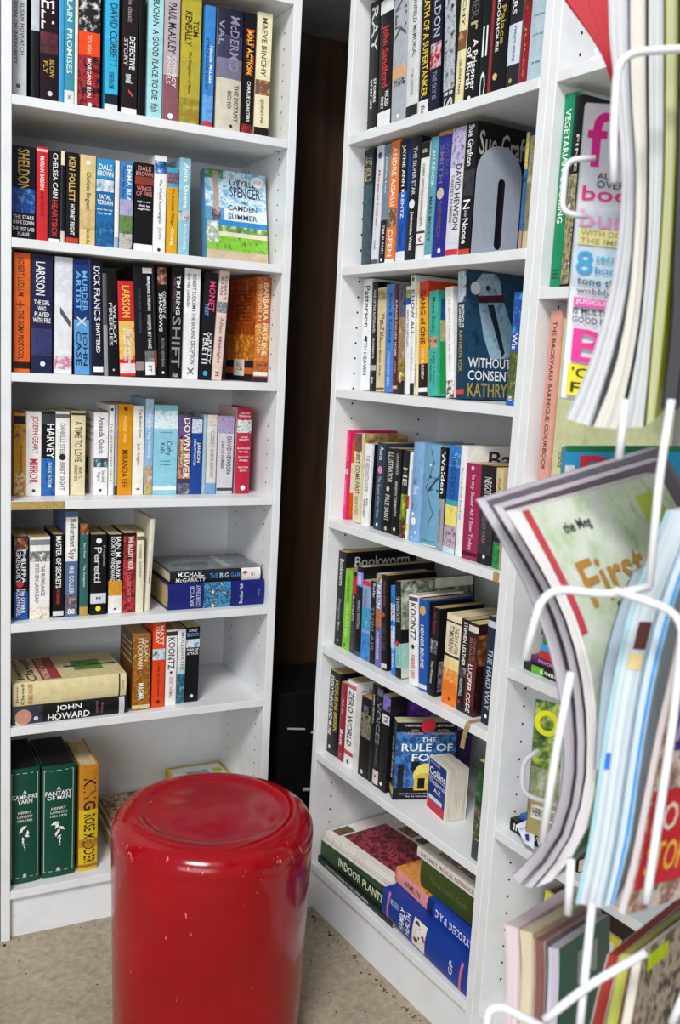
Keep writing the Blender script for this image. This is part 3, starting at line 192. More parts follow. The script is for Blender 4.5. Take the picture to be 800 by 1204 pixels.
 ('thin blue book wedged beyond the metal bookend on second shelf of bookend bookcase', 'paperback_book', 'B', 0.4694, 0.06, 1.4447, 0, 0.0, 0, 0.0075, 0.2009, 0.1286, '2a6aa4', [('p', 0, 0.3, '2a7aa0', 'e0c83a', '1c4a70'), ('p', 0.3, 0.8, '1f4f9a', '2a6aa4', '14284a'), ('b', 0.8, 1, 'b48a6a')], 0),
 ('thin olive book wedged between blue book and panel on second shelf of bookend bookcase', 'paperback_book', 'B', 0.4791, 0.06, 1.4447, 0, 0.0, 0, 0.012, 0.1937, 0.124, '8f8560', [('p', 0.0, 0.4, 'a89a6a', '7a7048', 'c4b48a'), ('p', 0.4, 0.8, '55603a', '8f8560', '33402a'), ('b', 0.8, 1, 'cbb98a')], 0),
 ('white spine with tall black author letters against panel on third shelf of bookend bookcase', 'paperback_book', 'B', 0.0196, 0.05, 1.1917, 0, -2.51, 0, 0.0331, 0.2307, 0.1477, 'eeeef0', [('t', 'Patterson', 0.06, 0.43, '15151a', 0.5, 0.55), ('t', '7TH HEAVEN', 0.54, 0.86, '22222a', 0.45, 0.4), ('o', 0.53, 0.5, 0.16, '15151a')], 0),
 ('black spine with tiny white text and grey label on third shelf of bookend bookcase', 'paperback_book', 'B', 0.0551, 0.0496, 1.1917, 0, -2.89, 0, 0.0217, 0.224, 0.1434, '111113', [('t', 'WAR OF THE RATS DAVID', 0.07, 0.46, 'd0d0d4', 0.5, 0.4), ('t', 'ROBBINS', 0.52, 0.7, 'd0d0d4', 0.5, 0.3), ('b', 0.76, 0.81, 'a9aab0'), ('t', 'fox', 0.87, 0.93, 'f2f2f0', 0.5, 0.4)], 0),
 ('tan spine with two lines of black script on third shelf of bookend bookcase', 'paperback_book', 'B', 0.0791, 0.0492, 1.1917, 0, -3.29, 0, 0.0299, 0.2111, 0.1351, 'd6c49a', [('p', 0.02, 0.12, 'd6c49a', '7a7a2a', 'd6c49a'), ('t', 'The Tale', 0.24, 0.5, '33302a', 0.7, 0.3), ('t', 'Jane Austen Book Club', 0.3, 0.85, '33302a', 0.45, 0.3), ('b', 0.96, 0.98, '6a5a3a')], 0),
 ('medium blue spine with white inner edge on third shelf of bookend bookcase', 'paperback_book', 'B', 0.1113, 0.0488, 1.1917, 0, -3.67, 0, 0.0275, 0.2175, 0.1392, '4a7fc4', [('t', 'Alive & Kicking', 0.08, 0.54, '16305c', 0.55, 0.5), ('t', 'ORDINARY MEN', 0.62, 0.94, 'c9d8ee', 0.5, 0.3)], 0),
 ('dark maroon spine with small pale capitals on third shelf of bookend bookcase', 'paperback_book', 'B', 0.1411, 0.0485, 1.1917, 0, -3.65, 0, 0.0155, 0.2161, 0.1383, '57201f', [('t', 'A PLACE CALLED HOME', 0.14, 0.66, 'e0c9c0', 0.5, 0.4), ('t', 'STEEL', 0.7, 0.82, 'c9a0a0', 0.5, 0.3), ('b', 0.93, 0.96, 'd0b0a0')], 0),
 ('dark-headed tan spine with yellow glow near the foot on third shelf of bookend bookcase', 'paperback_book', 'B', 0.1583, 0.0481, 1.1917, 0, -3.88, 0, 0.0229, 0.2155, 0.1379, '8a7458', [('p', 0, 0.3, '1c1a20', '55607a', '1c1a20'), ('p', 0.3, 0.7, 'b09a78', '8a7050', 'c4b290'), ('p', 0.7, 0.88, 'd9b01c', '5a4a20', 'e6d04a'), ('b', 0.88, 1, '22201e'), ('t', 'Meals', 0.8, 0.9, 'f0e8c0', 0.5, 0.4)], 0),
 ('white narrow spine with blue label on third shelf of bookend bookcase', 'paperback_book', 'B', 0.184, 0.0477, 1.1917, 0, -4.38, 0, 0.0154, 0.2106, 0.1348, 'e9eaee', [('p', 0.03, 0.1, 'd0c04a', '6a8a3a', 'e9eaee'), ('b', 0.1, 0.17, '1f4fa0'), ('t', 'NIGHT WE LAST LOST', 0.22, 0.56, '6a6c78', 0.5, 0.4)], 0),
 ('tall white spine with dark blue capitals on third shelf of bookend bookcase', 'paperback_book', 'B', 0.2016, 0.0473, 1.1917, 0, -4.74, 0, 0.0142, 0.2313, 0.148, 'ecebe9', [('o', 0.03, 0.5, 0.3, '55555a'), ('t', 'KNOW ALL', 0.12, 0.5, '1c2a4a', 0.5, 0.7), ('t', 'Lisa Adams', 0.6, 0.8, '8a8c94', 0.4, 0.4), ('b', 0.9, 1, '22242a')], 0),
 ('narrow pale yellow spine with tan lettering on third shelf of bookend bookcase', 'paperback_book', 'B', 0.2174, 0.0469, 1.1917, 0, -4.94, 0, 0.0116, 0.2176, 0.1393, 'e6dfb6', [('t', 'Travis Lake', 0.08, 0.32, 'a99a5a', 0.5, 0.5), ('t', 'radium', 0.45, 0.6, 'a99a5a', 0.5, 0.4), ('t', 'THE RISING', 0.72, 0.92, '6a6a4a', 0.4, 0.5)], 0),
 ('red and yellow spine with black condensed capitals on third shelf of bookend bookcase', 'paperback_book', 'B', 0.2316, 0.0465, 1.1917, 0, -5.02, 0, 0.0281, 0.2182, 0.1396, 'd6442a', [('b', 0.14, 0.72, 'eba51c'), ('b', 0.72, 1, '191418'), ('t', 'GANG of ONE', 0.08, 0.55, '1a1412', 0.45, 0.55), ('t', 'GARY MULGREW', 0.58, 0.86, 'f6e6d0', 0.5, 0.3), ('b', 0.93, 0.97, 'f2f2f0')], 0),
 ('sea-green spine with dark script and small photograph on third shelf of bookend bookcase', 'paperback_book', 'B', 0.2623, 0.0462, 1.1917, 0, -4.86, 0, 0.0278, 0.1992, 0.1275, '3fae9c', [('t', 'Maeve Binchy', 0.06, 0.4, '1c4a44', 0.5, 0.5), ('p', 0.43, 0.54, '2a2422', 'c9a88a', '2a2422'), ('t', 'Light a Penny', 0.58, 0.9, '1c5a52', 0.66, 0.28), ('t', 'Candle', 0.64, 0.86, '1c5a52', 0.35, 0.26), ('fp', 0.05, 0.9, 0.08, 0.28, '1f3f70', '2a5a90', '14284a'), ('fp', 0.05, 0.9, 0.28, 0.48, 'c9b98a', 'a99a6a', 'e0d4a8'), ('fb', 0.05, 0.9, 0.48, 0.97, '2a9a52'), ('ft', 'N', 0.4, 0.7, 0.83, 0.88, 'f2f2f0')], 0),
 ('white spine with fine pale script and floral foot on third shelf of bookend bookcase', 'paperback_book', 'B', 0.3202, 0.0458, 1.1917, 0, -7.18, 0, 0.0227, 0.2047, 0.131, 'f1f0ee', [('t', 'T.D. James Under My Skin', 0.06, 0.7, 'a9a9ac', 0.5, 0.3), ('p', 0.84, 1, 'd9802a', 'f1f0ee', '2a2018', 'b04a1c')], 0),
 ('dark blue spine with knife picture and gold words on third shelf of bookend bookcase', 'paperback_book', 'B', 0.349, 0.0454, 1.1917, 0, -4.71, 0, 0.0231, 0.2313, 0.155, '17384f', [('p', 0, 0.24, '9ab4c4', 'c9d8e0', '22384a'), ('t', 'WITHOUT', 0.26, 0.44, 'f2f2f0', 0.7, 0.3), ('t', 'CONSENT', 0.26, 0.44, 'f2f2f0', 0.35, 0.3), ('t', 'KATHRYN FOX', 0.46, 0.78, 'b49a3a', 0.5, 0.42), ('b', 0.92, 0.96, 'd0404a'), ('fpoly', [(0, 0), (1, 0), (1, 1), (0, 1)], '17384f', '1f4a66', '122c40'), ('fpoly', [(0.14, 0.08), (0.24, 0.01), (0.44, 0.0), (0.52, 0.05), (0.56, 0.17), (0.2, 0.2)], '9fb8cc', 'b4c8d6', '6f8ca4'), ('fpoly', [(0.16, 0.19), (0.58, 0.16), (0.6, 0.21), (0.19, 0.24)], '57202a'), ('fpoly', [(0.19, 0.245), (0.59, 0.22), (0.73, 0.42), (0.74, 0.6), (0.68, 0.66), (0.4, 0.68), (0.28, 0.5)], '8fb4cc', 'a9c8d8', '5f8aa4'), ('fpoly', [(0.33, 0.25), (0.43, 0.245), (0.62, 0.62), (0.58, 0.66)], '1c3038'), ('fo', 0.33, 0.12, 0.03, '22303a'), ('ft', 'WITHOUT', 0.05, 0.72, 0.67, 0.75, 'f2f2f0'), ('ft', 'CONSENT', 0.05, 0.74, 0.77, 0.85, 'f2f2f0'), ('ft', 'KATHRYN', 0.05, 0.78, 0.87, 0.98, 'b49a3a'), ('fo', 0.14, 0.13, 0.075, 'e9edf2')], 0),
 ('blue and khaki paperback standing before dark knife-cover book on third shelf of bookend bookcase', 'paperback_book', 'B', 0.5239, 0.012, 1.1917, 0, 0.0, 0, 0.0203, 0.1856, 0.1188, '1f5fc0', [('p', 0, 0.5, '1f5fc0', '123a8a', '3fa0e0'), ('t', 'Wis', 0.36, 0.5, 'f2f2f0', 0.5, 0.6), ('p', 0.52, 0.95, '6a7a3a', '3a4a22', '8a9a4a'), ('t', 'MAX', 0.92, 0.96, 'f2f2f0', 0.5, 0.5)], 0),
 ('hot pink spine with orange letters and round photo on fourth shelf of bookend bookcase', 'paperback_book', 'B', 0.0015, 0.035, 0.9114, 0, 0.0, 0, 0.012, 0.1936, 0.1239, 'e0246c', [('t', 'TILLY BAGSHAWE', 0.05, 0.34, 'f0a03a', 0.5, 0.4), ('o', 0.46, 0.45, 0.3, 'f3dfe4'), ('p', 0.43, 0.49, '2a2a2e', 'f3dfe4', '2a2a2e'), ('t', 'Summer Friends', 0.56, 0.84, 'f6b0c8', 0.5, 0.4), ('o', 0.93, 0.4, 0.14, '22121a'), ('fb', 0.05, 0.95, 0.1, 0.36, 'e0641c'), ('fb', 0.05, 0.95, 0.36, 0.7, 'efe6cc'), ('fb', 0.05, 0.95, 0.7, 0.97, 'e0641c')], 0),
 ('cream spine with dark photo head and stencilled capitals on fourth shelf of bookend bookcase', 'paperback_book', 'B', 0.0419, 0.0337, 0.9114, 0, -2.86, 0, 0.0292, 0.1899, 0.1215, 'e0d4ae', [('p', 0, 0.2, '22181a', '8a4a3a', '3a2a22'), ('t', 'FIRST COME FIRST', 0.2, 0.68, '33302a', 0.55, 0.5), ('t', 'SERVED', 0.7, 0.92, '8a8268', 0.5, 0.4), ('fp', 0.05, 0.98, 0.0, 0.3, 'd0ba88', 'b0925a', '6a4a32')], 0),
 ('white spine with grey outlined capitals on fourth shelf of bookend bookcase', 'paperback_book', 'B', 0.0778, 0.0323, 0.9114, 0, 0.0, 0, 0.0267, 0.1726, 0.1105, 'efefef', [('t', 'THE HEDONISTS GUIDE', 0.14, 0.58, '77787c', 0.5, 0.5), ('t', 'amy', 0.66, 0.76, '55565a', 0.65, 0.3), ('t', 'INNOCENT', 0.68, 0.9, '55565a', 0.35, 0.3), ('fb', 0.04, 0.98, 0, 1, '17171a'), ('ft', 'H', 0.3, 0.8, 0.3, 0.5, 'f2f2f0')], 0),
 ('slate blue spine with pink rosette and script on fourth shelf of bookend bookcase', 'paperback_book', 'B', 0.1261, 0.031, 0.9114, 0, 0.0, 0, 0.0278, 0.1795, 0.1149, '2b3c50', [('t', 'Anna', 0.04, 0.2, 'c9d4e0', 0.55, 0.5), ('o', 0.31, 0.5, 0.28, 'd98ab4'), ('t', 'The Sound of Her Voice', 0.38, 0.86, 'a9b8c8', 0.5, 0.36), ('o', 0.94, 0.5, 0.2, 'f2f2f0')], 0),
 ('black spine with large silver condensed title on fourth shelf of bookend bookcase', 'paperback_book', 'B', 0.1575, 0.0297, 0.9114, 0, 0.0, 0, 0.0318, 0.1719, 0.11, '131315', [('t', 'ILLUSTRATOR', 0.04, 0.4, 'c9c9c9', 0.62, 0.5), ('o', 0.48, 0.5, 0.16, 'd9d4a0'), ('t', 'PALE SAINT', 0.55, 0.86, 'c9c9c9', 0.5, 0.5), ('o', 0.95, 0.5, 0.2, 'b4b08a')], 0),
 ('black spine with small white text, beside green-yellow cover on fourth shelf of bookend bookcase', 'paperback_book', 'B', 0.1935, 0.0283, 0.9114, 0, -1.1, 0, 0.0242, 0.1735, 0.111, '151517', [('t', 'DEON MEYER', 0.06, 0.3, 'a9a9ad', 0.5, 0.34), ('t', 'BENEATH THE MANTLE', 0.38, 0.78, 'd0d0d4', 0.5, 0.3), ('o', 0.93, 0.5, 0.22, 'f2f2f0'), ('fp', 0.05, 0.98, 0.45, 1, 'd9e02a', '8a9a1c', '22241a'), ('ft', 'HE', 0.3, 0.9, 0.2, 0.45, 'd0d0d4')], 0),
 ('black spine with yellow-green leaf picture low down on fourth shelf of bookend bookcase', 'paperback_book', 'B', 0.2227, 0.027, 0.9114, 0, 0.0, 0, 0.0196, 0.1738, 0.1112, '17181a', [('p', 0.5, 0.8, 'cfe02a', '6a8a1c', '17181a'), ('p', 0.8, 1, 'c08a3a', '17181a', '8a4a1c'), ('t', 'HE', 0.2, 0.4, 'd0d0d4', 0.5, 0.7)], 0),
 ('very thin white spine with yellow foot on fourth shelf of bookend bookcase', 'paperback_book', 'B', 0.2458, 0.0257, 0.9114, 0, 0.0, 0, 0.0064, 0.1728, 0.1106, 'ecebea', [('b', 0.82, 0.9, 'e6d41c'), ('b', 0.5, 0.65, 'c9303a')], 0),
 ('pale blue rounded hardback with white stars and fine script on fourth shelf of bookend bookcase', 'hardback_book', 'B', 0.2552, 0.0243, 0.9114, 0, 0.0, 0, 0.0351, 0.1927, 0.1234, '7fa9d6', [('t', 'III', 0.25, 0.32, '2a3a5a', 0.5, 0.4), ('t', 'Helena', 0.36, 0.42, '8a4a7a', 0.5, 0.5), ('t', 'Chasing', 0.44, 0.52, 'f2f2f0', 0.5, 0.5), ('t', 'III', 0.62, 0.68, '2a3a5a', 0.5, 0.4), ('o', 0.79, 0.5, 0.22, 'f2f2f0'), ('o', 0.9, 0.7, 0.12, 'f2f2f0'), ('o', 0.72, 0.4, 0.1, 'f2f2f0'), ('o', 0.96, 0.4, 0.12, 'dfe9f4')], 1),
 ('thick light blue hardback with dark curling line on fourth shelf of bookend bookcase', 'hardback_book', 'B', 0.2946, 0.023, 0.9114, 0, -1.05, 0, 0.0519, 0.1933, 0.1237, '6fa3c4', [('curl', 0.05, 0.8, '1f3a52'), ('t', 'N', 0.3, 0.46, '22384a', 0.7, 0.5), ('o', 0.2, 0.5, 0.05, 'f2f2f0'), ('h', 'HEADLINE', 0.95, '3a5a70', 0.8, 0.015, 0.5), ('b', 0.985, 1, 'd6e4c4')], 1),
 ('black spine with white decorative name and grey foot on fourth shelf of bookend bookcase', 'paperback_book', 'B', 0.3526, 0.0217, 0.9114, 0, -2.37, 0, 0.0175, 0.1915, 0.1226, '17171c', [('t', 'Walden', 0.04, 0.45, 'f2f2f0', 0.6, 0.6), ('b', 0.5, 1, '9aa0a8'), ('t', 'HARPERCOLLINS', 0.6, 0.92, '55585e', 0.4, 0.3)], 0),
 ('spine with blue sky, yellow field and purple flowers on fourth shelf of bookend bookcase', 'paperback_book', 'B', 0.3728, 0.0203, 0.9114, 0, 0.0, 0, 0.0346, 0.1982, 0.1268, '1b5fb4', [('p', 0, 0.2, '2f86d6', '1b5fb4', '6fb4ea'), ('t', 'THE BLUE BAYOU', 0.08, 0.5, '123a70', 0.5, 0.4), ('b', 0.5, 0.56, '3fa0b0'), ('p', 0.55, 0.74, 'e6d44a', 'f0e27a', 'c9b43a'), ('p', 0.74, 0.94, '5a4658', 'c9b4c4', '3a2a3c'), ('b', 0.94, 1, 'c9dbe6')], 0),
 ('tall white spine and cover with thin script on fourth shelf of bookend bookcase', 'paperback_book', 'B', 0.4105, 0.019, 0.9114, 0, -0.67, 0, 0.0178, 0.2012, 0.2, 'eeecec', [('t', 'Backa Roll Rachel', 0.2, 0.66, '8a8c90', 0.45, 0.3), ('ft', 'Backa', 0.25, 0.95, 0.05, 0.2, '2a2a30')], 0),
 ('maroon spine with white flowing handwriting on fourth shelf of bookend bookcase', 'paperback_book', 'B', 0.4314, 0.0177, 0.9114, 0, -1.44, 0, 0.0417, 0.1722, 0.1102, '9c2350', [('t', 'In my Sister All I Saw Today', 0.12, 0.9, 'e6c4d2', 0.5, 0.3), ('o', 0.05, 0.45, 0.1, 'e6c4d2'), ('b', 0.92, 0.96, '3a0f20')], 0),
 ('black spine with faint grey and white dense lettering on fourth shelf of bookend bookcase', 'paperback_book', 'B', 0.4761, 0.0163, 0.9114, 0, -2.19, 0, 0.0368, 0.1735, 0.1111, '17151a', [('t', 'NEGOTIATOR', 0.12, 0.45, 'c9c9ce', 0.55, 0.5), ('p', 0.4, 0.9, '17151a', '33313a', '17151a'), ('t', 'ECHO PARK', 0.5, 0.8, '8a6a70', 0.4, 0.3), ('o', 0.92, 0.5, 0.14, 'e6e6ea')], 0),
 ('cream-topped spine with green lower half on fourth shelf of bookend bookcase', 'paperback_book', 'B', 0.5171, 0.015, 0.9114, 0, -2.11, 0, 0.0183, 0.1734, 0.111, 'cbb98a', [('t', 'AGATHA C', 0.1, 0.4, '4a3f2a', 0.55, 0.4), ('b', 0.42, 0.74, '22201e'), ('b', 0.74, 1, '2a8a4a'), ('p', 0.74, 0.95, '2a8a4a', '1c6a38', '3fae60')], 0),
 ('tall black hardback with white cover word against panel on fifth shelf of bookend bookcase', 'paperback_book', 'B', 0.0016, 0.03, 0.6293, 0, 0.0, 0, 0.0306, 0.212, 0.19, '16181a', [('t', 'Bookworm', 0.08, 0.36, 'd9d9dc', 0.5, 0.5), ('t', 'Overgrown Maze', 0.5, 0.84, 'a9a9b0', 0.45, 0.4), ('o', 0.94, 0.5, 0.16, '8a8a90'), ('ft', 'Bookworm', 0.12, 0.9, 0.05, 0.16, 'c9ccd0')], 0),
 ('lime green spine with fine yellow and dark lettering on fifth shelf of bookend bookcase', 'paperback_book', 'B', 0.0344, 0.0294, 0.6293, 0, 0.0, 0, 0.0286, 0.178, 0.1139, '7cc52a', [('t', 'GIANT BATTLE', 0.08, 0.4, '3a6a12', 0.5, 0.34), ('t', 'THE COUNT AND', 0.42, 0.84, 'e6f0a0', 0.5, 0.34), ('o', 0.94, 0.4, 0.2, '4a7a1a')], 0),
 ('narrow black and red spine with white words on fifth shelf of bookend bookcase', 'paperback_book', 'B', 0.0658, 0.0287, 0.6293, 0, -0.64, 0, 0.0161, 0.1789, 0.1145, '231618', [('b', 0.05, 0.28, 'b42a34'), ('t', 'RUTHLESS', 0.3, 0.6, 'c9c9ce', 0.5, 0.5), ('p', 0.6, 1, '231618', '4a4a50', '231618')], 0),
 ('taller black spine with small blue head label on fifth shelf of bookend bookcase', 'paperback_book', 'B', 0.0846, 0.0281, 0.6293, 0, -1.28, 0, 0.024, 0.194, 0.19, '15161a', [('b', 0.06, 0.22, '8a8ad0'), ('t', 'HARD', 0.08, 0.2, 'f2f2f0', 0.5, 0.5), ('t', 'PERFECT NIGHTFALL', 0.38, 0.7, 'b4b4ba', 0.55, 0.4), ('b', 0.95, 1, '2a5a80'), ('fb', 0.3, 0.85, 0.06, 0.3, '4a3a80')], 0),
 ('pale blue-violet spine turning bright blue below on fifth shelf of bookend bookcase', 'paperback_book', 'B', 0.1131, 0.0275, 0.6293, 0, -2.53, 0, 0.0308, 0.1688, 0.108, '8fa4d0', [('b', 0, 0.06, 'c9344a'), ('t', 'ELIZABETH', 0.12, 0.4, '5a6a9a', 0.4, 0.36), ('p', 0.33, 0.62, '4ab0d0', '2a8ac0', '8fd0e0'), ('p', 0.66, 1, '1f6fc4', '3f90dc', '174f94')], 0),
 ('black-green spine with tall grey letters on fifth shelf of bookend bookcase', 'paperback_book', 'B', 0.1466, 0.0269, 0.6293, 0, -3.17, 0, 0.0189, 0.1744, 0.1116, '1a1d1c', [('t', 'Sally', 0.02, 0.2, 'd0d0d0', 0.6, 0.5), ('t', 'THIN AIR', 0.3, 0.85, '6a7a6c', 0.5, 0.6)], 0),
 ('lilac spine with face at head and white name on fifth shelf of bookend bookcase', 'paperback_book', 'B', 0.1688, 0.0262, 0.6293, 0, -3.96, 0, 0.0202, 0.1943, 0.1243, '6f66a8', [('p', 0, 0.1, 'd9b49a', '8a6a5a', 'eadccc'), ('b', 0.1, 0.38, '8f92c4'), ('t', 'PALIN', 0.12, 0.37, 'f2f2f0', 0.5, 0.6), ('p', 0.38, 0.57, '7a6a4a', 'c9703a', '5a5a3a'), ('t', 'DIARIES BOOKS', 0.62, 0.92, 'e6e4f2', 0.5, 0.45)], 0),
 ('black spine with brown letters and pale page block on fifth shelf of bookend bookcase', 'paperback_book', 'B', 0.1932, 0.0256, 0.6293, 0, -4.97, 0, 0.0198, 0.1964, 0.1257, '1a1518', [('t', 'Alyson Noel', 0.06, 0.32, '8a5a3a', 0.5, 0.5), ('o', 0.42, 0.4, 0.24, 'b04a5a'), ('t', 'DARK FLAME', 0.5, 0.8, '4a4448', 0.5, 0.5), ('b', 0.93, 0.98, 'd0d0d0'), ('ft', 'S', 0.5, 0.8, 0.75, 0.82, '8a8488')], 0),
 ('narrow bright blue and white spine on fifth shelf of bookend bookcase', 'paperback_book', 'B', 0.2299, 0.025, 0.6293, 0, -6.27, 0, 0.0134, 0.1818, 0.1163, '2a7fd0', [('b', 0.2, 0.4, 'e6ecf2'), ('t', 'INDIAN', 0.12, 0.4, '1c4f94', 0.5, 0.5), ('p', 0.45, 0.7, '2a7fd0', 'e6ecf2', 'c97a8a'), ('t', 'SUMMER', 0.7, 0.92, 'dfe9f4', 0.5, 0.4)], 0),
 ('black spine with aqua lower panel and red blossom on fifth shelf of bookend bookcase', 'paperback_book', 'B', 0.2465, 0.0244, 0.6293, 0, -6.44, 0, 0.0193, 0.1944, 0.19, '141416', [('t', 'TIM WINTON THAT EYE', 0.16, 0.42, 'd9d9dc', 0.5, 0.6), ('b', 0.64, 0.9, '8cc4bc'), ('o', 0.65, 0.4, 0.3, 'd0302c'), ('t', 'viking', 0.76, 0.86, '4a7a74', 0.5, 0.3), ('fp', 0.0, 0.98, 0, 0.5, 'd6d9cc', '8a9484', '22282a'), ('fb', 0, 0.98, 0.64, 0.9, 'a4d0c4'), ('fb', 0, 0.98, 0.9, 1, 'd6d9cc'), ('fb', 0.45, 0.98, 0.0, 0.1, 'dfe4d2')], 0),
 ('white spine with heavy black name and red title on fifth shelf of bookend bookcase', 'paperback_book', 'B', 0.2926, 0.0238, 0.6293, 0, -6.06, 0, 0.0292, 0.1782, 0.114, 'efeeee', [('b', 0.02, 0.07, '55565a'), ('t', 'KOONTZ', 0.09, 0.5, '101012', 0.5, 0.6), ('t', 'FOREVER ODD', 0.66, 0.92, 'b42a4a', 0.5, 0.4), ('o', 0.57, 0.5, 0.16, '2a2428'), ('fb', 0.05, 0.98, 0.02, 0.98, '17171b')], 0),
 ('royal blue spine with gold medallion and white capitals on fifth shelf of bookend bookcase', 'paperback_book', 'B', 0.3258, 0.0231, 0.6293, 0, -5.66, 0, 0.0251, 0.1773, 0.1135, '1f55a8', [('o', 0.12, 0.5, 0.38, 'd0a860'), ('t', 'HONOR BOUND', 0.28, 0.76, 'f2f2f0', 0.45, 0.45), ('b', 0.93, 0.98, 'd9dee6'), ('fb', 0.05, 0.98, 0.02, 0.98, '19191d')], 0),
 ('black spine with dark red name and white portrait on fifth shelf of bookend bookcase', 'paperback_book', 'B', 0.3536, 0.0225, 0.6293, 0, 0.0, 0, 0.0214, 0.1721, 0.1101, '161316', [('t', 'Ian Rankin', 0.06, 0.3, '8a2a34', 0.5, 0.4), ('p', 0.36, 0.52, 'b4b4b8', '3a3a40', '6a6a70'), ('t', 'The Witness', 0.6, 0.86, 'c9c9ce', 0.5, 0.36), ('ft', 'C', 0.5, 0.95, 0.18, 0.34, 'd06a6a'), ('ft', 'the', 0.35, 0.8, 0.36, 0.42, 'f2f2f0'), ('fp', 0.05, 0.95, 0.6, 0.95, '33343a', '8a8a90', '22222a')], 0),
 ('thick cream spine with black lines and orange dune on fifth shelf of bookend bookcase', 'paperback_book', 'B', 0.3984, 0.0219, 0.6293, 0, 0.0, 0, 0.0425, 0.1717, 0.1099, 'e9dcb4', [('b', 0.1, 0.42, 'e6dcc0'), ('t', 'THE DAY AFTER', 0.12, 0.42, '33302a', 0.75, 0.26), ('t', 'TOMORROW', 0.12, 0.42, '33302a', 0.4, 0.34), ('b', 0.44, 0.47, '33302a'), ('b', 0.07, 0.09, '33302a'), ('b', 0.5, 0.78, 'ecd890'), ('b', 0.7, 1, 'e87a22'), ('p', 0.6, 0.74, 'ecd890', 'e87a22', 'f0d070'), ('o', 0.93, 0.55, 0.12, '7a2a0c')], 0),
 ('black narrow spine with white capitals and small photo on fifth shelf of bookend bookcase', 'paperback_book', 'B', 0.4427, 0.0212, 0.6293, 0, 0.0, 0, 0.0201, 0.1724, 0.1103, '17171a', [('t', 'STEPHEN LEATHER', 0.03, 0.5, 'f2f2f0', 0.6, 0.45), ('p', 0.52, 0.62, '6a6a70', '22222a', 'b4b4ba'), ('t', 'NIGHTFALL', 0.64, 0.84, 'd0d0d4', 0.5, 0.4), ('o', 0.9, 0.4, 0.26, 'a02a3a')], 0),
 ('dark red-brown spine with bold white title on fifth shelf of bookend bookcase', 'paperback_book', 'B', 0.4646, 0.0206, 0.6293, 0, -0.34, 0, 0.0268, 0.1714, 0.1097, '35191a', [('b', 0.03, 0.1, 'd9d4d0'), ('t', 'CHARLES', 0.16, 0.4, 'a06a50', 0.7, 0.26), ('t', 'BROKAW', 0.16, 0.42, 'a06a50', 0.35, 0.28), ('p', 0.4, 0.9, '35191a', '6a2220', '22100f'), ('t', 'LUCIFER CODE', 0.45, 0.97, 'f2f2f0', 0.45, 0.42), ('fp', 0, 1, 0.12, 0.45, 'b4703a', '6a3a22', '3a2018'), ('fp', 0, 1, 0.45, 1, '3a1214', '1c0c0e', '5a1a1c'), ('ft', 'L', 0.25, 0.5, 0.28, 0.42, 'efe2d0')], 0),
 ('dark navy spine half hidden by panel edge on fifth shelf of bookend bookcase', 'paperback_book', 'B', 0.5145, 0.02, 0.6293, 0, 0.0, 0, 0.0251, 0.1961, 0.1255, '1c2a40', [('b', 0.04, 0.1, 'c9d0da'), ('t', 'THE HARD WAY', 0.3, 0.86, 'b4c0d0', 0.5, 0.5), ('o', 0.92, 0.5, 0.2, 'f2f2f0')], 0),
 ('black hardback with white and yellow parallel lettering beside panel on sixth shelf of bookend bookcase', 'paperback_book', 'B', 0.0015, 0.025, 0.3795, 0, 0.0, 0, 0.0419, 0.1912, 0.1224, '141315', [('t', 'EVERYTHING AND MORE', 0.06, 0.78, 'e6e6e4', 0.24, 0.36), ('t', 'JACQUELINE BRISKIN', 0.08, 0.7, 'd0bc4a', 0.68, 0.42), ('o', 0.92, 0.3, 0.14, 'c9c9ce'), ('ft', 'JACQUELINE', 0.15, 0.98, 0.06, 0.14, 'b4963a')], 0),
 ('maroon narrow spine with cream lettering on sixth shelf of bookend bookcase', 'paperback_book', 'B', 0.0504, 0.0242, 0.3795, 0, 0.0, 0, 0.0218, 0.1786, 0.1143, '9a2338', [('t', 'ALL the', 0.2, 0.4, 'e0b8b0', 0.5, 0.4), ('t', 'Best', 0.6, 0.8, 'f2f2f0', 0.5, 0.5), ('o', 0.92, 0.5, 0.2, 'c98a90')], 0),
 ('white spine with black stencilled capitals on sixth shelf of bookend bookcase', 'paperback_book', 'B', 0.0765, 0.0233, 0.3795, 0, 0.0, 0, 0.0345, 0.1922, 0.123, 'ecebe8', [('b', 0.04, 0.09, 'c06a74'), ('t', 'ZERO WORLD', 0.12, 0.76, '1a1a1c', 0.5, 0.55), ('b', 0.82, 0.87, 'c04a50'), ('o', 0.95, 0.5, 0.2, '55565a'), ('ft', 'A LIFE LESS', 0.1, 0.95, 0.09, 0.12, 'c04a50'), ('fp', 0.15, 0.98, 0.2, 0.9, '1a1a1c', 'e0e0de', '8a8a8a')], 0),
 ('black spine with grey picture and ornamental letters on sixth shelf of bookend bookcase', 'paperback_book', 'B', 0.1348, 0.0225, 0.3795, 0, 0.0, 0, 0.0381, 0.1751, 0.1121, '131214', [('t', 'SHADOWS', 0.1, 0.25, '8a8a8a', 0.5, 0.5), ('p', 0.2, 0.5, '131214', '8a8468', '22221e'), ('o', 0.94, 0.4, 0.18, 'd0d0d4')], 0),
 ('narrow black spine with white dotted letters beside capitals on sixth shelf of bookend bookcase', 'paperback_book', 'B', 0.1753, 0.0217, 0.3795, 0, -0.54, 0, 0.0152, 0.2136, 0.1367, '17161a', [('t', 'JAMES RENDELL', 0.1, 0.4, 'c9c9ce', 0.5, 0.4)], 0),
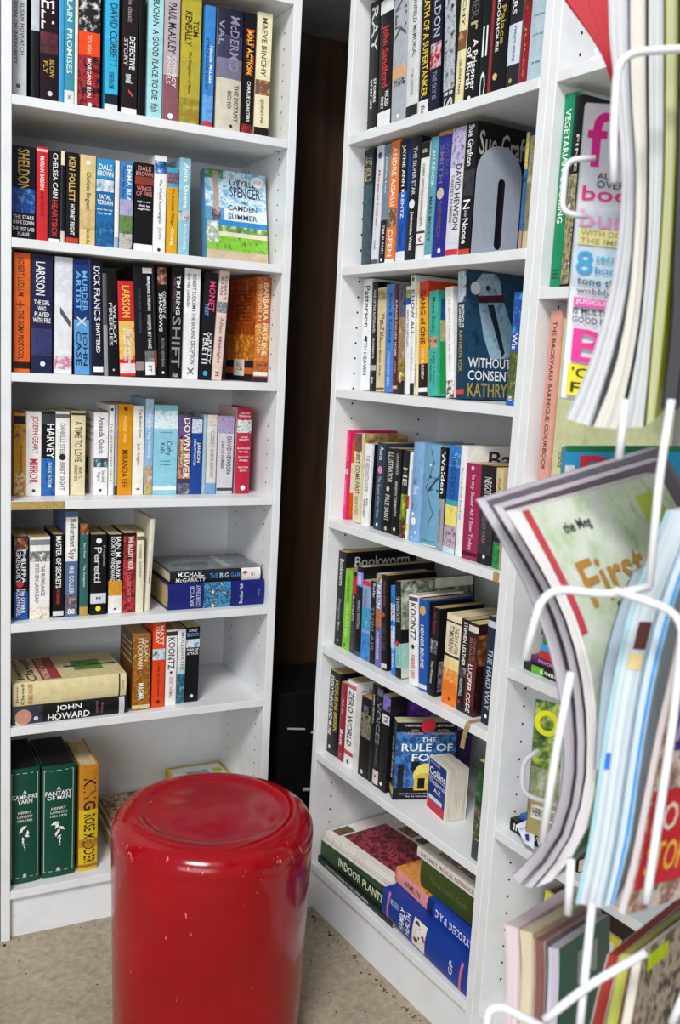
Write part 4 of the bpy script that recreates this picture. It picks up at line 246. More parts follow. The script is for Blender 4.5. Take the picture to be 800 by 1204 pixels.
 ('charcoal spine with large grey spaced capitals on sixth shelf of bookend bookcase', 'paperback_book', 'B', 0.1929, 0.0208, 0.3795, 0, 0.0, 0, 0.0205, 0.2171, 0.1389, '1b1c20', [('b', 0.03, 0.1, '6a6c72'), ('t', 'VOICES', 0.16, 0.58, '8a8c94', 0.45, 0.7), ('t', 'ARNALDUR', 0.6, 0.8, '6a6c72', 0.5, 0.3), ('b', 0.84, 0.98, 'd6d0ce'), ('o', 0.9, 0.5, 0.24, 'c03a3a')], 0),
 ('black spine with violet glow at head and white label on sixth shelf of bookend bookcase', 'paperback_book', 'B', 0.2163, 0.02, 0.3795, 0, 0.0, 0, 0.0255, 0.2053, 0.1314, '15141a', [('p', 0, 0.16, '5a4a9a', '8a7ac4', '2a2248'), ('b', 0.2, 0.3, 'e0e0e6'), ('t', 'TR', 0.21, 0.29, '2a2a30', 0.5, 0.5), ('o', 0.93, 0.4, 0.22, 'f2f2f0')], 0),
 ('front-facing paperback with painted cottage garden and lake cover on second shelf behind stool', 'paperback_book', 'A', 0.408, 0.088, 1.4487, -90, -11, 0, 0.028, 0.194, 0.142, '5f9cc4', [('fp', 0, 1, 0, 0.42, '5f9cc4', '8fc0dc', 'dfeef4', '4a86b4'), ('fp', 0, 0.3, 0, 0.1, '2a5a34', '4a8a4a', '8fc0dc'), ('fb', 0.13, 0.22, 0.02, 0.5, 'b49a8c'), ('fp', 0.1, 0.24, 0.45, 0.95, '8a6a70', '3a3a34', 'c9a0a8'), ('fb', 0, 1, 0.56, 0.62, '2f86c8'), ('fp', 0, 1, 0.62, 0.7, '2f6a34', '6a9a4a', 'e6e0d0'), ('fb', 0, 1, 0.69, 0.74, 'e0d4b8'), ('fp', 0, 1, 0.74, 0.9, '5aa02a', '8ac83a', '3a7a22'), ('fb', 0, 1, 0.9, 1, 'cbb49a'), ('fp', 0.02, 0.2, 0.58, 0.82, 'f0f0ec', '8a9a80', 'f0f0ec'), ('fb', 0.3, 1, 0.42, 0.56, 'dbe7ec'), ('ft', 'LaVYRLE', 0.4, 0.82, 0.09, 0.16, '1f2a4a'), ('ft', 'SPENCER', 0.4, 0.9, 0.17, 0.29, '1f2a4a'), ('ft', 'THAT', 0.58, 0.7, 0.325, 0.36, '2a3450'), ('ft', 'CAMDEN', 0.36, 0.84, 0.38, 0.44, '2a3450'), ('ft', 'SUMMER', 0.36, 0.84, 0.48, 0.54, '2a3450'), ('fo', 0.86, 0.09, 0.09, 'f4f4f2'), ('ft', '$1.50', 0.8, 0.92, 0.07, 0.11, '7a86a0')], 0),
 ('orange sunset paperback turned to show its back cover on third shelf behind stool', 'paperback_book', 'A', 0.5215, 0.05, 1.1952, 9, 0, 0, 0.0365, 0.228, 0.125, 'c2651c', [('p', 0, 0.45, 'd0702a', 'a84a14', 'e08a34'), ('p', 0.45, 0.8, 'e6a02a', 'b4581a', 'f0c84a'), ('p', 0.8, 0.9, '1f2030', 'c2651c', '1f2030'), ('b', 0.9, 0.95, 'd9702a'), ('b', 0.95, 1, '1f2030'), ('t', 'BARBARA ERSKINE', 0.05, 0.74, 'f3ddb8', 0.68, 0.36), ('t', 'WHISPERS IN THE SAND', 0.06, 0.72, 'e6c490', 0.28, 0.26), ('b', 0.9, 0.94, 'e9e4dc'), ('kp', 0, 1, 0, 0.55, 'b8551a', '8a3a10', 'd0742c'), ('kp', 0, 1, 0.55, 0.8, 'e6a02a', 'a84a14', 'f0c84a'), ('kb', 0, 1, 0.8, 0.87, '22222e'), ('kb', 0, 1, 0.87, 0.93, 'cf6a26'), ('kb', 0, 1, 0.93, 1, '1f2030'), ('kb', 0.3, 0.68, 0.79, 0.95, 'ece6d6'), ('kp', 0.4, 0.62, 0.81, 0.9, '1a1a1a', 'ece6d6', '1a1a1a'), ('kt', 'ANNA FOX HAD SAILED', 0.15, 0.85, 0.12, 0.14, '5a2408'), ('kt', 'an ancient scent bottle', 0.15, 0.85, 0.155, 0.17500000000000002, '5a2408'), ('kt', 'glass and of the sands', 0.15, 0.85, 0.19, 0.21000000000000002, '5a2408'), ('kt', 'the journal of a woman', 0.15, 0.85, 0.225, 0.24500000000000002, '5a2408'), ('kt', 'gods who will not rest', 0.15, 0.85, 0.26, 0.28, '5a2408'), ('kt', 'along the river of old', 0.15, 0.85, 0.29500000000000004, 0.31500000000000006, '5a2408'), ('kt', 'to Luxor and beyond it', 0.15, 0.85, 0.33, 0.35000000000000003, '5a2408'), ('kt', 'before the dead awake', 0.15, 0.85, 0.365, 0.385, '5a2408'), ('kt', 'a haunting novel now', 0.15, 0.85, 0.4, 0.42000000000000004, '5a2408')], 0),
 ('thick royal blue hardback lying under grey hardback on fifth shelf behind stool', 'hardback_book', 'A', 0.5585, 0.022, 0.6912, 0, -90, 0, 0.058, 0.2266, 0.155, '16206e', [('h', 'BRYCE', 0.24, 'b9bfd6', 0.8, 0.04, 0.5), ('h', 'COURTENAY', 0.305, 'b9bfd6', 0.85, 0.045, 0.5), ('p', 0.36, 0.64, '16204a', '3f9fd0', '0c1030', 'e0e6e0'), ('h', 'Brother Fish', 0.75, 'dfe2ee', 0.8, 0.035, 0.5), ('h', 'viking', 0.94, '8a90c0', 0.3, 0.02, 0.5)], 1),
 ('grey-black hardback lying flat on thick blue hardback on fifth shelf behind stool', 'hardback_book', 'A', 0.5518, 0.026, 0.7496, 0, -90, 0, 0.028, 0.2153, 0.16, '1d1f22', [('t', 'MICHAEL', 0.08, 0.36, 'f2f2f0', 0.7, 0.36), ('t', 'McGARRITY', 0.06, 0.38, 'f2f2f0', 0.25, 0.34), ('t', 'THE', 0.42, 0.51, '3f8ad0', 0.5, 0.4), ('t', 'BIG', 0.53, 0.63, 'b9d4ee', 0.5, 0.4), ('t', 'GAME', 0.65, 0.78, '3f7ac0', 0.5, 0.4), ('b', 0.77, 0.985, 'e9e6e6'), ('o', 0.81, 0.6, 0.2, 'c9302c'), ('t', 'R1', 0.88, 0.92, '2a2a30', 0.5, 0.3), ('fp', 0, 1, 0, 1, '7f858c', '6a7078', '989ea4'), ('fb', 0.1, 0.9, 0.62, 0.7, 'a9a89c'), ('ft', 'THE BIG GAME', 0.3, 0.5, 0.1, 0.5, '5a6068')], 1),
 ('black hardback lying flat with portrait photograph on its spine on sixth shelf behind stool', 'hardback_book', 'A', 0.2449, 0.012, 0.4718, 0, -90, 0, 0.038, 0.2409, 0.16, '121214', [('p', 0, 0.26, '1c2028', '2e3644', '161a22'), ('o', 0.095, 0.44, 0.44, 'c08a76'), ('o', 0.06, 0.2, 0.2, 'cfcac6'), ('o', 0.13, 0.62, 0.09, '4a2c26'), ('o', 0.145, 0.36, 0.05, '4a2c26'), ('o', 0.115, 0.5, 0.07, 'd8a894'), ('o', 0.2, 0.3, 0.12, 'c9d0d8'), ('t', 'JOHN', 0.37, 0.59, 'f2f2f0', 0.7, 0.36), ('t', 'HOWARD', 0.3, 0.66, 'f2f2f0', 0.26, 0.4), ('h', 'Lazarus', 0.72, '8a5a60', 0.8, 0.025, 0.5), ('h', 'Rising', 0.77, '8a5a60', 0.6, 0.025, 0.5), ('b', 0.92, 0.97, 'c9c9ce')], 1),
 ('thick cream hardback with red title lying on black hardback on sixth shelf behind stool', 'hardback_book', 'A', 0.2419, 0.016, 0.5102, 0, -90, 0, 0.05, 0.2359, 0.165, 'e0d2a0', [('h', 'James', 0.04, '2a2a34', 0.7, 0.022, 0.5), ('h', 'Clavell', 0.085, '2a2a34', 0.9, 0.025, 0.5), ('h', 'NOBLE HOUSE', 0.15, 'b43a3a', 0.85, 0.04, 0.5), ('b', 0.93, 0.945, '2a2a2a'), ('h', 'COLLINS', 0.97, '5a5440', 0.4, 0.015, 0.5), ('ft', 'James', 0.08, 0.95, 0.06, 0.12, '22242e'), ('ft', 'Clavell', 0.02, 0.95, 0.14, 0.22, '22242e'), ('fb', 0.05, 0.95, 0.26, 0.43, 'a83c46'), ('ft', 'NOBLE HOUSE', 0.08, 0.92, 0.28, 0.34, 'e8d8b4'), ('fb', 0.3, 0.7, 0.58, 0.84, '5f8a3a'), ('fb', 0.46, 0.52, 0.5, 0.98, '22301c'), ('fb', 0.4, 0.64, 0.62, 0.7, '4a7a30')], 1),
 ('flat white book with blue band beside gold hardback on bottom shelf behind stool', 'paperback_book', 'A', 0.4, 0.045, 0.1111, 0, -90, 0, 0.03, 0.165, 0.19, 'e6e8ec', [('b', 0.0, 0.6, '1f3f9a'), ('t', 'LINEAR', 0.3, 0.6, 'f2f2f0', 0.5, 0.5)], 0),
 ('flat white book under brown pebble cover book on bottom shelf behind stool', 'paperback_book', 'A', 0.41, 0.06, 0.1415, 0, -90, 0, 0.018, 0.17, 0.19, 'e9e9e6', [], 0),
 ('flat book with brown pebble photograph cover on bottom shelf behind stool', 'paperback_book', 'A', 0.4, 0.12, 0.1599, 0, -90, 0, 0.012, 0.155, 0.135, 'cdbb8a', [('fp', 0, 1, 0, 1, '8a6a44', '3a2a1c', 'c9ae84', '5a3a22')], 0),
 ('grey book under yellow-edged textbook on bottom shelf behind stool', 'paperback_book', 'A', 0.556, 0.06, 0.1111, 0, -90, 0, 0.036, 0.144, 0.2, '8a8c90', [], 0),
 ('blue book under yellow-edged textbook on bottom shelf behind stool', 'paperback_book', 'A', 0.556, 0.06, 0.1475, 0, -90, 0, 0.034, 0.144, 0.2, '3a5a8a', [], 0),
 ('yellow-edged textbook with white cover topping a stack on bottom shelf behind stool', 'paperback_book', 'A', 0.556, 0.075, 0.1819, 0, -90, 0, 0.028, 0.144, 0.195, 'e6c81c', [('fb', 0.08, 0.96, 0.06, 0.96, 'e9ebe6'), ('ft', 'Fundamentals', 0.7, 0.82, 0.1, 0.7, '6a7a5a'), ('ft', 'of Chemistry', 0.5, 0.64, 0.1, 0.6, '6a7a5a'), ('fo', 0.76, 0.85, 0.07, 'b4c81c')], 0),
 ('blue-black paperback with glowing archway cover and red price sticker on sixth shelf of bookend bookcase', 'paperback_book', 'B', 0.2421, 0.03, 0.3795, -24, 0, 0, 0.033, 0.1635, 0.125, '121318', [('t', 'RULE OF FOUR', 0.22, 0.76, 'f2f2f0', 0.45, 0.4), ('b', 0.84, 0.94, 'c9b45a'), ('p', 0, 0.2, '121318', '3a3f48', '121318'), ('fp', 0, 1, 0.1, 0.85, '1f5fa8', '123a70', '3f86c8', '0d1c34'), ('fb', 0.0, 1, 0, 0.12, '111217'), ('fb', 0.06, 0.16, 0.55, 0.98, '15181f'), ('fb', 0.28, 0.42, 0.5, 0.62, '14161c'), ('fo', 0.52, 0.68, 0.2, 'e6d46a'), ('fp', 0.34, 0.72, 0.66, 0.9, 'e0c85a', 'c9a83a', 'efe08a'), ('fb', 0.4, 0.52, 0.72, 0.86, '14120e'), ('fb', 0, 1, 0.88, 1, '101115'), ('ft', 'THE INTERNATIONAL BESTSELLER', 0.12, 0.95, 0.025, 0.05, 'd9d9dc'), ('ft', 'IAN', 0.25, 0.36, 0.085, 0.115, 'c9a58a'), ('ft', 'CALDWELL', 0.12, 0.46, 0.125, 0.155, 'c9a58a'), ('ft', 'DUSTIN', 0.68, 0.86, 0.085, 0.115, 'c9a58a'), ('ft', 'THOMASON', 0.58, 0.96, 0.125, 0.155, 'c9a58a'), ('ft', 'THE', 0.42, 0.66, 0.19, 0.25, 'f2f2f0'), ('ft', 'RULE OF', 0.1, 0.95, 0.27, 0.37, 'f2f2f0'), ('ft', 'FOUR', 0.28, 0.9, 0.4, 0.5, 'f2f2f0'), ('fo', 0.52, 0.04, 0.12, 'd8243c'), ('ft', 'Intellectual thriller', 0.12, 0.6, 0.91, 0.93, 'c9c9ce'), ('ft', 'The Da Vinci heirs', 0.2, 0.6, 0.945, 0.965, 'c9c9ce')], 0),
 ('large purple-covered book standing behind archway paperback on sixth shelf of bookend bookcase', 'paperback_book', 'B', 0.2428, 0.062, 0.3795, 0, 0, 0, 0.0115, 0.224, 0.17, '3f2470', [('fp', 0, 1, 0, 0.3, '5a2a9a', '3f1f78', '7a4ab4'), ('fb', 0, 1, 0.3, 0.36, 'c9c4d4'), ('ft', 'GRAFTER', 0.2, 0.95, 0.38, 0.5, 'b4a4cc'), ('fp', 0, 1, 0.5, 1, '4a2a80', '2a1850', '6a3aa4')], 0),
 ('small fat blue and red thesaurus with page edges outwards on sixth shelf of bookend bookcase', 'paperback_book', 'B', 0.3319, 0.1091, 0.3795, -99, 0, 0, 0.046, 0.1061, 0.076, 'e8e6de', [('page', 'd2ccbb'), ('fb', 0.02, 0.93, 0.02, 0.8, '1c2f7c'), ('fb', 0.02, 0.93, 0.8, 0.985, 'c4213a'), ('ft', 'POCKET', 0.1, 0.6, 0.05, 0.1, 'b9c4e0'), ('ft', 'Collins', 0.06, 0.9, 0.16, 0.31, 'f2f2f0'), ('ft', 'Thesaurus', 0.06, 0.9, 0.37, 0.47, 'd0d6ea'), ('ft', 'A-Z', 0.35, 0.7, 0.52, 0.6, 'f2f2f0'), ('fb', 0.1, 0.8, 0.7, 0.78, 'd9dcea'), ('fb', 0.05, 0.9, 0.335, 0.345, 'f2f2f0')], 0),
 ('dark green book standing half hidden by panel on sixth shelf of bookend bookcase', 'paperback_book', 'B', 0.526, 0.012, 0.3795, 0, 0, 0, 0.02, 0.185, 0.12, '24402a', [('p', 0.1, 0.4, '2f6a3a', '24402a', '3f8a4a'), ('p', 0.45, 0.8, '8a8a6a', '24301f', 'c9b48a'), ('b', 0.8, 1, '3f4a48')], 0),
 ('black and lime gardening book lying under indoor plant book on bottom shelf of bookend bookcase', 'paperback_book', 'B', 0.305, 0.014, 0.1159, 0, -90, 0, 0.0165, 0.297, 0.17, '17201a', [('b', 0.0, 0.12, '26302a'), ('t', 'ENCYCLOPEDIA OF HOUSEPLANTS', 0.12, 0.7, 'd0d4c4', 0.5, 0.4)], 0),
 ('dark green indoor plant book lying under floral magazines on bottom shelf of bookend bookcase', 'paperback_book', 'B', 0.27, 0.018, 0.1328, 0, -90, 0, 0.036, 0.258, 0.17, '12301c', [('p', 0, 0.3, '1a2a1c', '3a5a2a', '12301c'), ('t', 'INDOOR PLANTS', 0.3, 0.97, 'e2e8c4', 0.66, 0.46), ('p', 0.45, 1, '12301c', '8fa83a', '22401c'), ('b', 0.42, 1, '12301c'), ('t', 'INDOOR PLANTS', 0.3, 0.97, 'e2e8c4', 0.6, 0.5)], 0),
 ('pale magazine at the base of the floral stack on bottom shelf of bookend bookcase', 'magazine', 'B', 0.2655, 0.036, 0.1692, 4, -90, 0, 0.006, 0.248, 0.19, 'e6e0d8', [], 0),
 ('second pale magazine up in the floral stack on bottom shelf of bookend bookcase', 'magazine', 'B', 0.2665, 0.038, 0.1756, 4, -90, 0, 0.006, 0.248, 0.19, 'd9d4cc', [], 0),
 ('third pale magazine up in the floral stack on bottom shelf of bookend bookcase', 'magazine', 'B', 0.2675, 0.04, 0.182, 4, -90, 0, 0.006, 0.248, 0.19, 'e9e6e0', [], 0),
 ('floral magazine with dark red blossom topping its stack on bottom shelf of bookend bookcase', 'magazine', 'B', 0.2685, 0.042, 0.1884, 4, -90, 0, 0.006, 0.248, 0.19, 'efe9e2', [('fp', 0.1, 0.74, 0.16, 0.9, '8a1f34', '4a1420', 'b44458', '2a1a18'), ('fp', 0.78, 0.96, 0.3, 0.5, 'b4662a', '5a3a1c', 'e0a060'), ('fp', 0.78, 0.96, 0.55, 0.75, '8a4a2a', '3a2a1c', 'c98a5a'), ('fp', 0.06, 0.3, 0.02, 0.14, '22281c', '4a5a2a', '8a3a2a'), ('ft', 'FR', 0.78, 0.95, 0.8, 0.97, 'b42a34')], 0),
 ('thick blue family handbook with puppy photograph on its spine on bottom shelf of bookend bookcase', 'hardback_book', 'B', 0.5498, 0.006, 0.1161, 0, -85.8, 0, 0.058, 0.277, 0.19, '1c3c94', [('b', 0.06, 0.085, 'd0708a'), ('h', 'FAMILY', 0.25, 'e9ecf4', 0.8, 0.055, 0.5), ('h', 'HEALTH', 0.32, 'e9ecf4', 0.8, 0.055, 0.5), ('t', 'MODERN', 0.1, 0.2, 'a9b4d4', 0.75, 0.2), ('b', 0.38, 0.53, 'e6e0d6'), ('o', 0.425, 0.82, 0.13, '5a4030'), ('o', 0.425, 0.3, 0.12, '5a4030'), ('o', 0.47, 0.55, 0.2, 'f0ece6'), ('o', 0.46, 0.72, 0.05, '17120f'), ('o', 0.46, 0.42, 0.05, '17120f'), ('o', 0.5, 0.56, 0.07, '22201e'), ('o', 0.517, 0.5, 0.07, 'd04a5a'), ('h', 'GP', 0.82, 'd0d6ea', 0.5, 0.04, 0.5), ('b', 0.91, 0.935, 'd0708a')], 1),
 ('blue home decorating book lying on thick blue handbook on bottom shelf of bookend bookcase', 'hardback_book', 'B', 0.5537, 0.035, 0.1758, 0, -85.8, 0, 0.032, 0.171, 0.17, '2344a4', [('b', 0, 0.12, '152a66'), ('t', 'DIY & DECORATING', 0.16, 0.98, 'eef1fa', 0.5, 0.5)], 1),
 ('peach paperback with pink spine lying on blue handbook on bottom shelf of bookend bookcase', 'paperback_book', 'B', 0.3788, 0.04, 0.1886, 0, -85.8, 0, 0.03, 0.111, 0.165, 'e79a9a', [('b', 0, 0.06, 'e0803a'), ('t', 'HAMLYN', 0.3, 0.78, '5a2a2a', 0.5, 0.4), ('fp', 0, 1, 0, 1, 'd9883f', 'e6a05a', 'c4702a')], 0),
 ('olive green cloth hardback lying under white reference book on bottom shelf of bookend bookcase', 'hardback_book', 'B', 0.556, 0.045, 0.2215, 0, -90, 0, 0.058, 0.211, 0.17, '3c4a1f', [('t', 'Family Health Guide', 0.15, 0.7, '5a6a34', 0.5, 0.3)], 1),
 ('white reference book topping the stack of hardbacks on bottom shelf of bookend bookcase', 'paperback_book', 'B', 0.552, 0.045, 0.2799, 0, -90, 0, 0.02, 0.222, 0.17, 'e6e4da', [('t', 'THE FAMILY', 0.05, 0.3, '55564f', 0.5, 0.4), ('t', 'MEDICAL REFERENCE BOOK', 0.32, 0.95, 'a0443a', 0.5, 0.4), ('fp', 0.1, 0.95, 0.2, 0.98, '55504a', 'b4aca0', '6a3a34', 'e0dcd2')], 0),
 ('lowest white magazine in the stack on top shelf behind rack', 'magazine', 'C', 0.86, 0.02, 1.7066, 0, -90, 0, 0.012, 0.22, 0.2, 'eceaec', [('t', 'HOME GARDEN', 0.05, 0.4, 'c9348a', 0.5, 0.4)], 0),
 ('second lowest white magazine in the stack on top shelf behind rack', 'magazine', 'C', 0.86, 0.024, 1.719, 0, -90, 0, 0.012, 0.216, 0.2, 'dfe6ee', [('t', 'HOME GARDEN', 0.05, 0.4, '6f9ad0', 0.5, 0.4)], 0),
 ('middle white magazine in the stack on top shelf behind rack', 'magazine', 'C', 0.86, 0.028, 1.7314, 0, -90, 0, 0.012, 0.208, 0.2, 'ece9e2', [('t', 'HOME GARDEN', 0.05, 0.4, '8a8478', 0.5, 0.4)], 0),
 ('second highest white magazine in the stack on top shelf behind rack', 'magazine', 'C', 0.86, 0.032, 1.7438, 0, -90, 0, 0.012, 0.214, 0.2, 'e6e2e4', [('t', 'HOME GARDEN', 0.05, 0.4, 'c06a80', 0.5, 0.4)], 0),
 ('topmost white magazine in the stack on top shelf behind rack', 'magazine', 'C', 0.86, 0.036, 1.7562, 0, -90, 0, 0.012, 0.212, 0.2, 'efefef', [('t', 'HOME GARDEN', 0.05, 0.4, '33343a', 0.5, 0.4)], 0),
 ('tall bright green cookbook with white capitals on second shelf behind rack', 'paperback_book', 'C', 0.5956, 0.02, 1.381, 0, 0, 0, 0.021, 0.2938, 0.2, '128a5c', [('t', 'VEGETARIAN COOKING', 0.08, 0.66, 'f0f4ea', 0.5, 0.55), ('t', 'III', 0.9, 0.95, '0c4a34', 0.5, 0.5)], 0),
 ('black food book with small photographs beside green cookbook on second shelf behind rack', 'paperback_book', 'C', 0.6181, 0.02, 1.381, 0, 0, 0, 0.0176, 0.2865, 0.2, '121214', [('t', 'FINE FOOD', 0.2, 0.7, 'c9c4b4', 0.7, 0.3), ('p', 0.4, 0.98, '121214', 'b4a878', '3a3a2a', 'e0dcd0')], 0),
 ('salmon pink barbecue cookbook with small black capitals on third shelf behind rack', 'paperback_book', 'C', 0.6041, 0.02, 1.0754, 0, 0, 0, 0.0241, 0.2707, 0.21, 'dd9f90', [('t', 'THE BACKYARD BARBECUE COOKBOOK', 0.06, 0.94, '33211c', 0.5, 0.36)], 0),
 ('wide pale yellow-green book beside salmon cookbook on third shelf behind rack', 'paperback_book', 'C', 0.6297, 0.025, 1.0754, 0, 0, 0, 0.0623, 0.2589, 0.21, 'cdd0a0', [('t', 'food', 0.8, 0.9, '6a6a4a', 0.3, 0.2)], 0),
 ('black and green colouring book at the base on fourth shelf behind rack', 'paperback_book', 'C', 0.8, 0.02, 0.7573, 0, -90, 0, 0.013, 0.19, 0.15, '1a2a14', [('b', 0.1, 0.25, '6ab43a'), ('t', 'JUMBO COLOURING', 0.2, 0.9, 'eef0e0', 0.5, 0.6)], 0),
 ('purple picture book second from the base on fourth shelf behind rack', 'paperback_book', 'C', 0.8, 0.03, 0.7707, 0, -90, 0, 0.012, 0.184, 0.15, '6a2a6a', [('t', 'FAVOURITE TALES', 0.1, 0.6, 'd9b0d0', 0.5, 0.5)], 0),
 ('red picture book in the children stack on fourth shelf behind rack', 'paperback_book', 'C', 0.8, 0.028, 0.7831, 0, -90, 0, 0.013, 0.164, 0.15, 'd0302c', [('t', 'BEDTIME', 0.3, 0.8, 'f2f2f0', 0.5, 0.5)], 0),
 ('sky blue picture book in the children stack on fourth shelf behind rack', 'paperback_book', 'C', 0.79, 0.026, 0.7965, 0, -90, 0, 0.012, 0.15, 0.15, '3f9fd6', [], 0),
 ('green picture book in the children stack on fourth shelf behind rack', 'paperback_book', 'C', 0.8, 0.03, 0.8089, 0, -90, 0, 0.014, 0.16, 0.15, '1f8a4a', [], 0),
 ('navy picture book in the children stack on fourth shelf behind rack', 'paperback_book', 'C', 0.79, 0.026, 0.8233, 0, -90, 0, 0.016, 0.152, 0.15, '23407a', [('t', 'WATER', 0.3, 0.7, '8aa4d0', 0.5, 0.4)], 0),
 ('pale aqua picture book in the children stack on fourth shelf behind rack', 'paperback_book', 'C', 0.8, 0.03, 0.8397, 0, -90, 0, 0.012, 0.16, 0.15, '9fd0c8', [('t', 'MALORY', 0.3, 0.8, '2a5a58', 0.5, 0.5)], 0),
 ('mint picture book topping the children stack on fourth shelf behind rack', 'paperback_book', 'C', 0.79, 0.026, 0.8521, 0, -90, 0, 0.011, 0.162, 0.15, 'b9dcd4', [('t', 'WALTER', 0.3, 0.8, '2a5a58', 0.5, 0.5)], 0),
 ('black paperback lying flat with white capitals on fifth shelf behind rack', 'paperback_book', 'C', 0.77, 0.02, 0.4689, 0, -90, 0, 0.022, 0.16, 0.15, '141416', [('t', 'INNOVATION', 0.06, 0.9, 'f2f2f0', 0.5, 0.55)], 0),
 ('blue leaflet lying across the black paperback on fifth shelf behind rack', 'paperback_book', 'C', 0.7, 0.03, 0.4913, 0, -90, 0, 0.01, 0.078, 0.11, '2a62b4', [], 0),
 ('yellow-bordered white magazine leaning on brown box on sixth shelf behind rack', 'magazine', 'C', 0.6339, 0.085, 0.116, -90, -4, 0, 0.006, 0.2344, 0.17, 'e6d83a', [('fb', 0.06, 0.94, 0.05, 0.95, 'eceae4'), ('fp', 0.2, 0.6, 0.15, 0.3, '22242a', '8a8c90', 'e0e0e0')], 0),
]

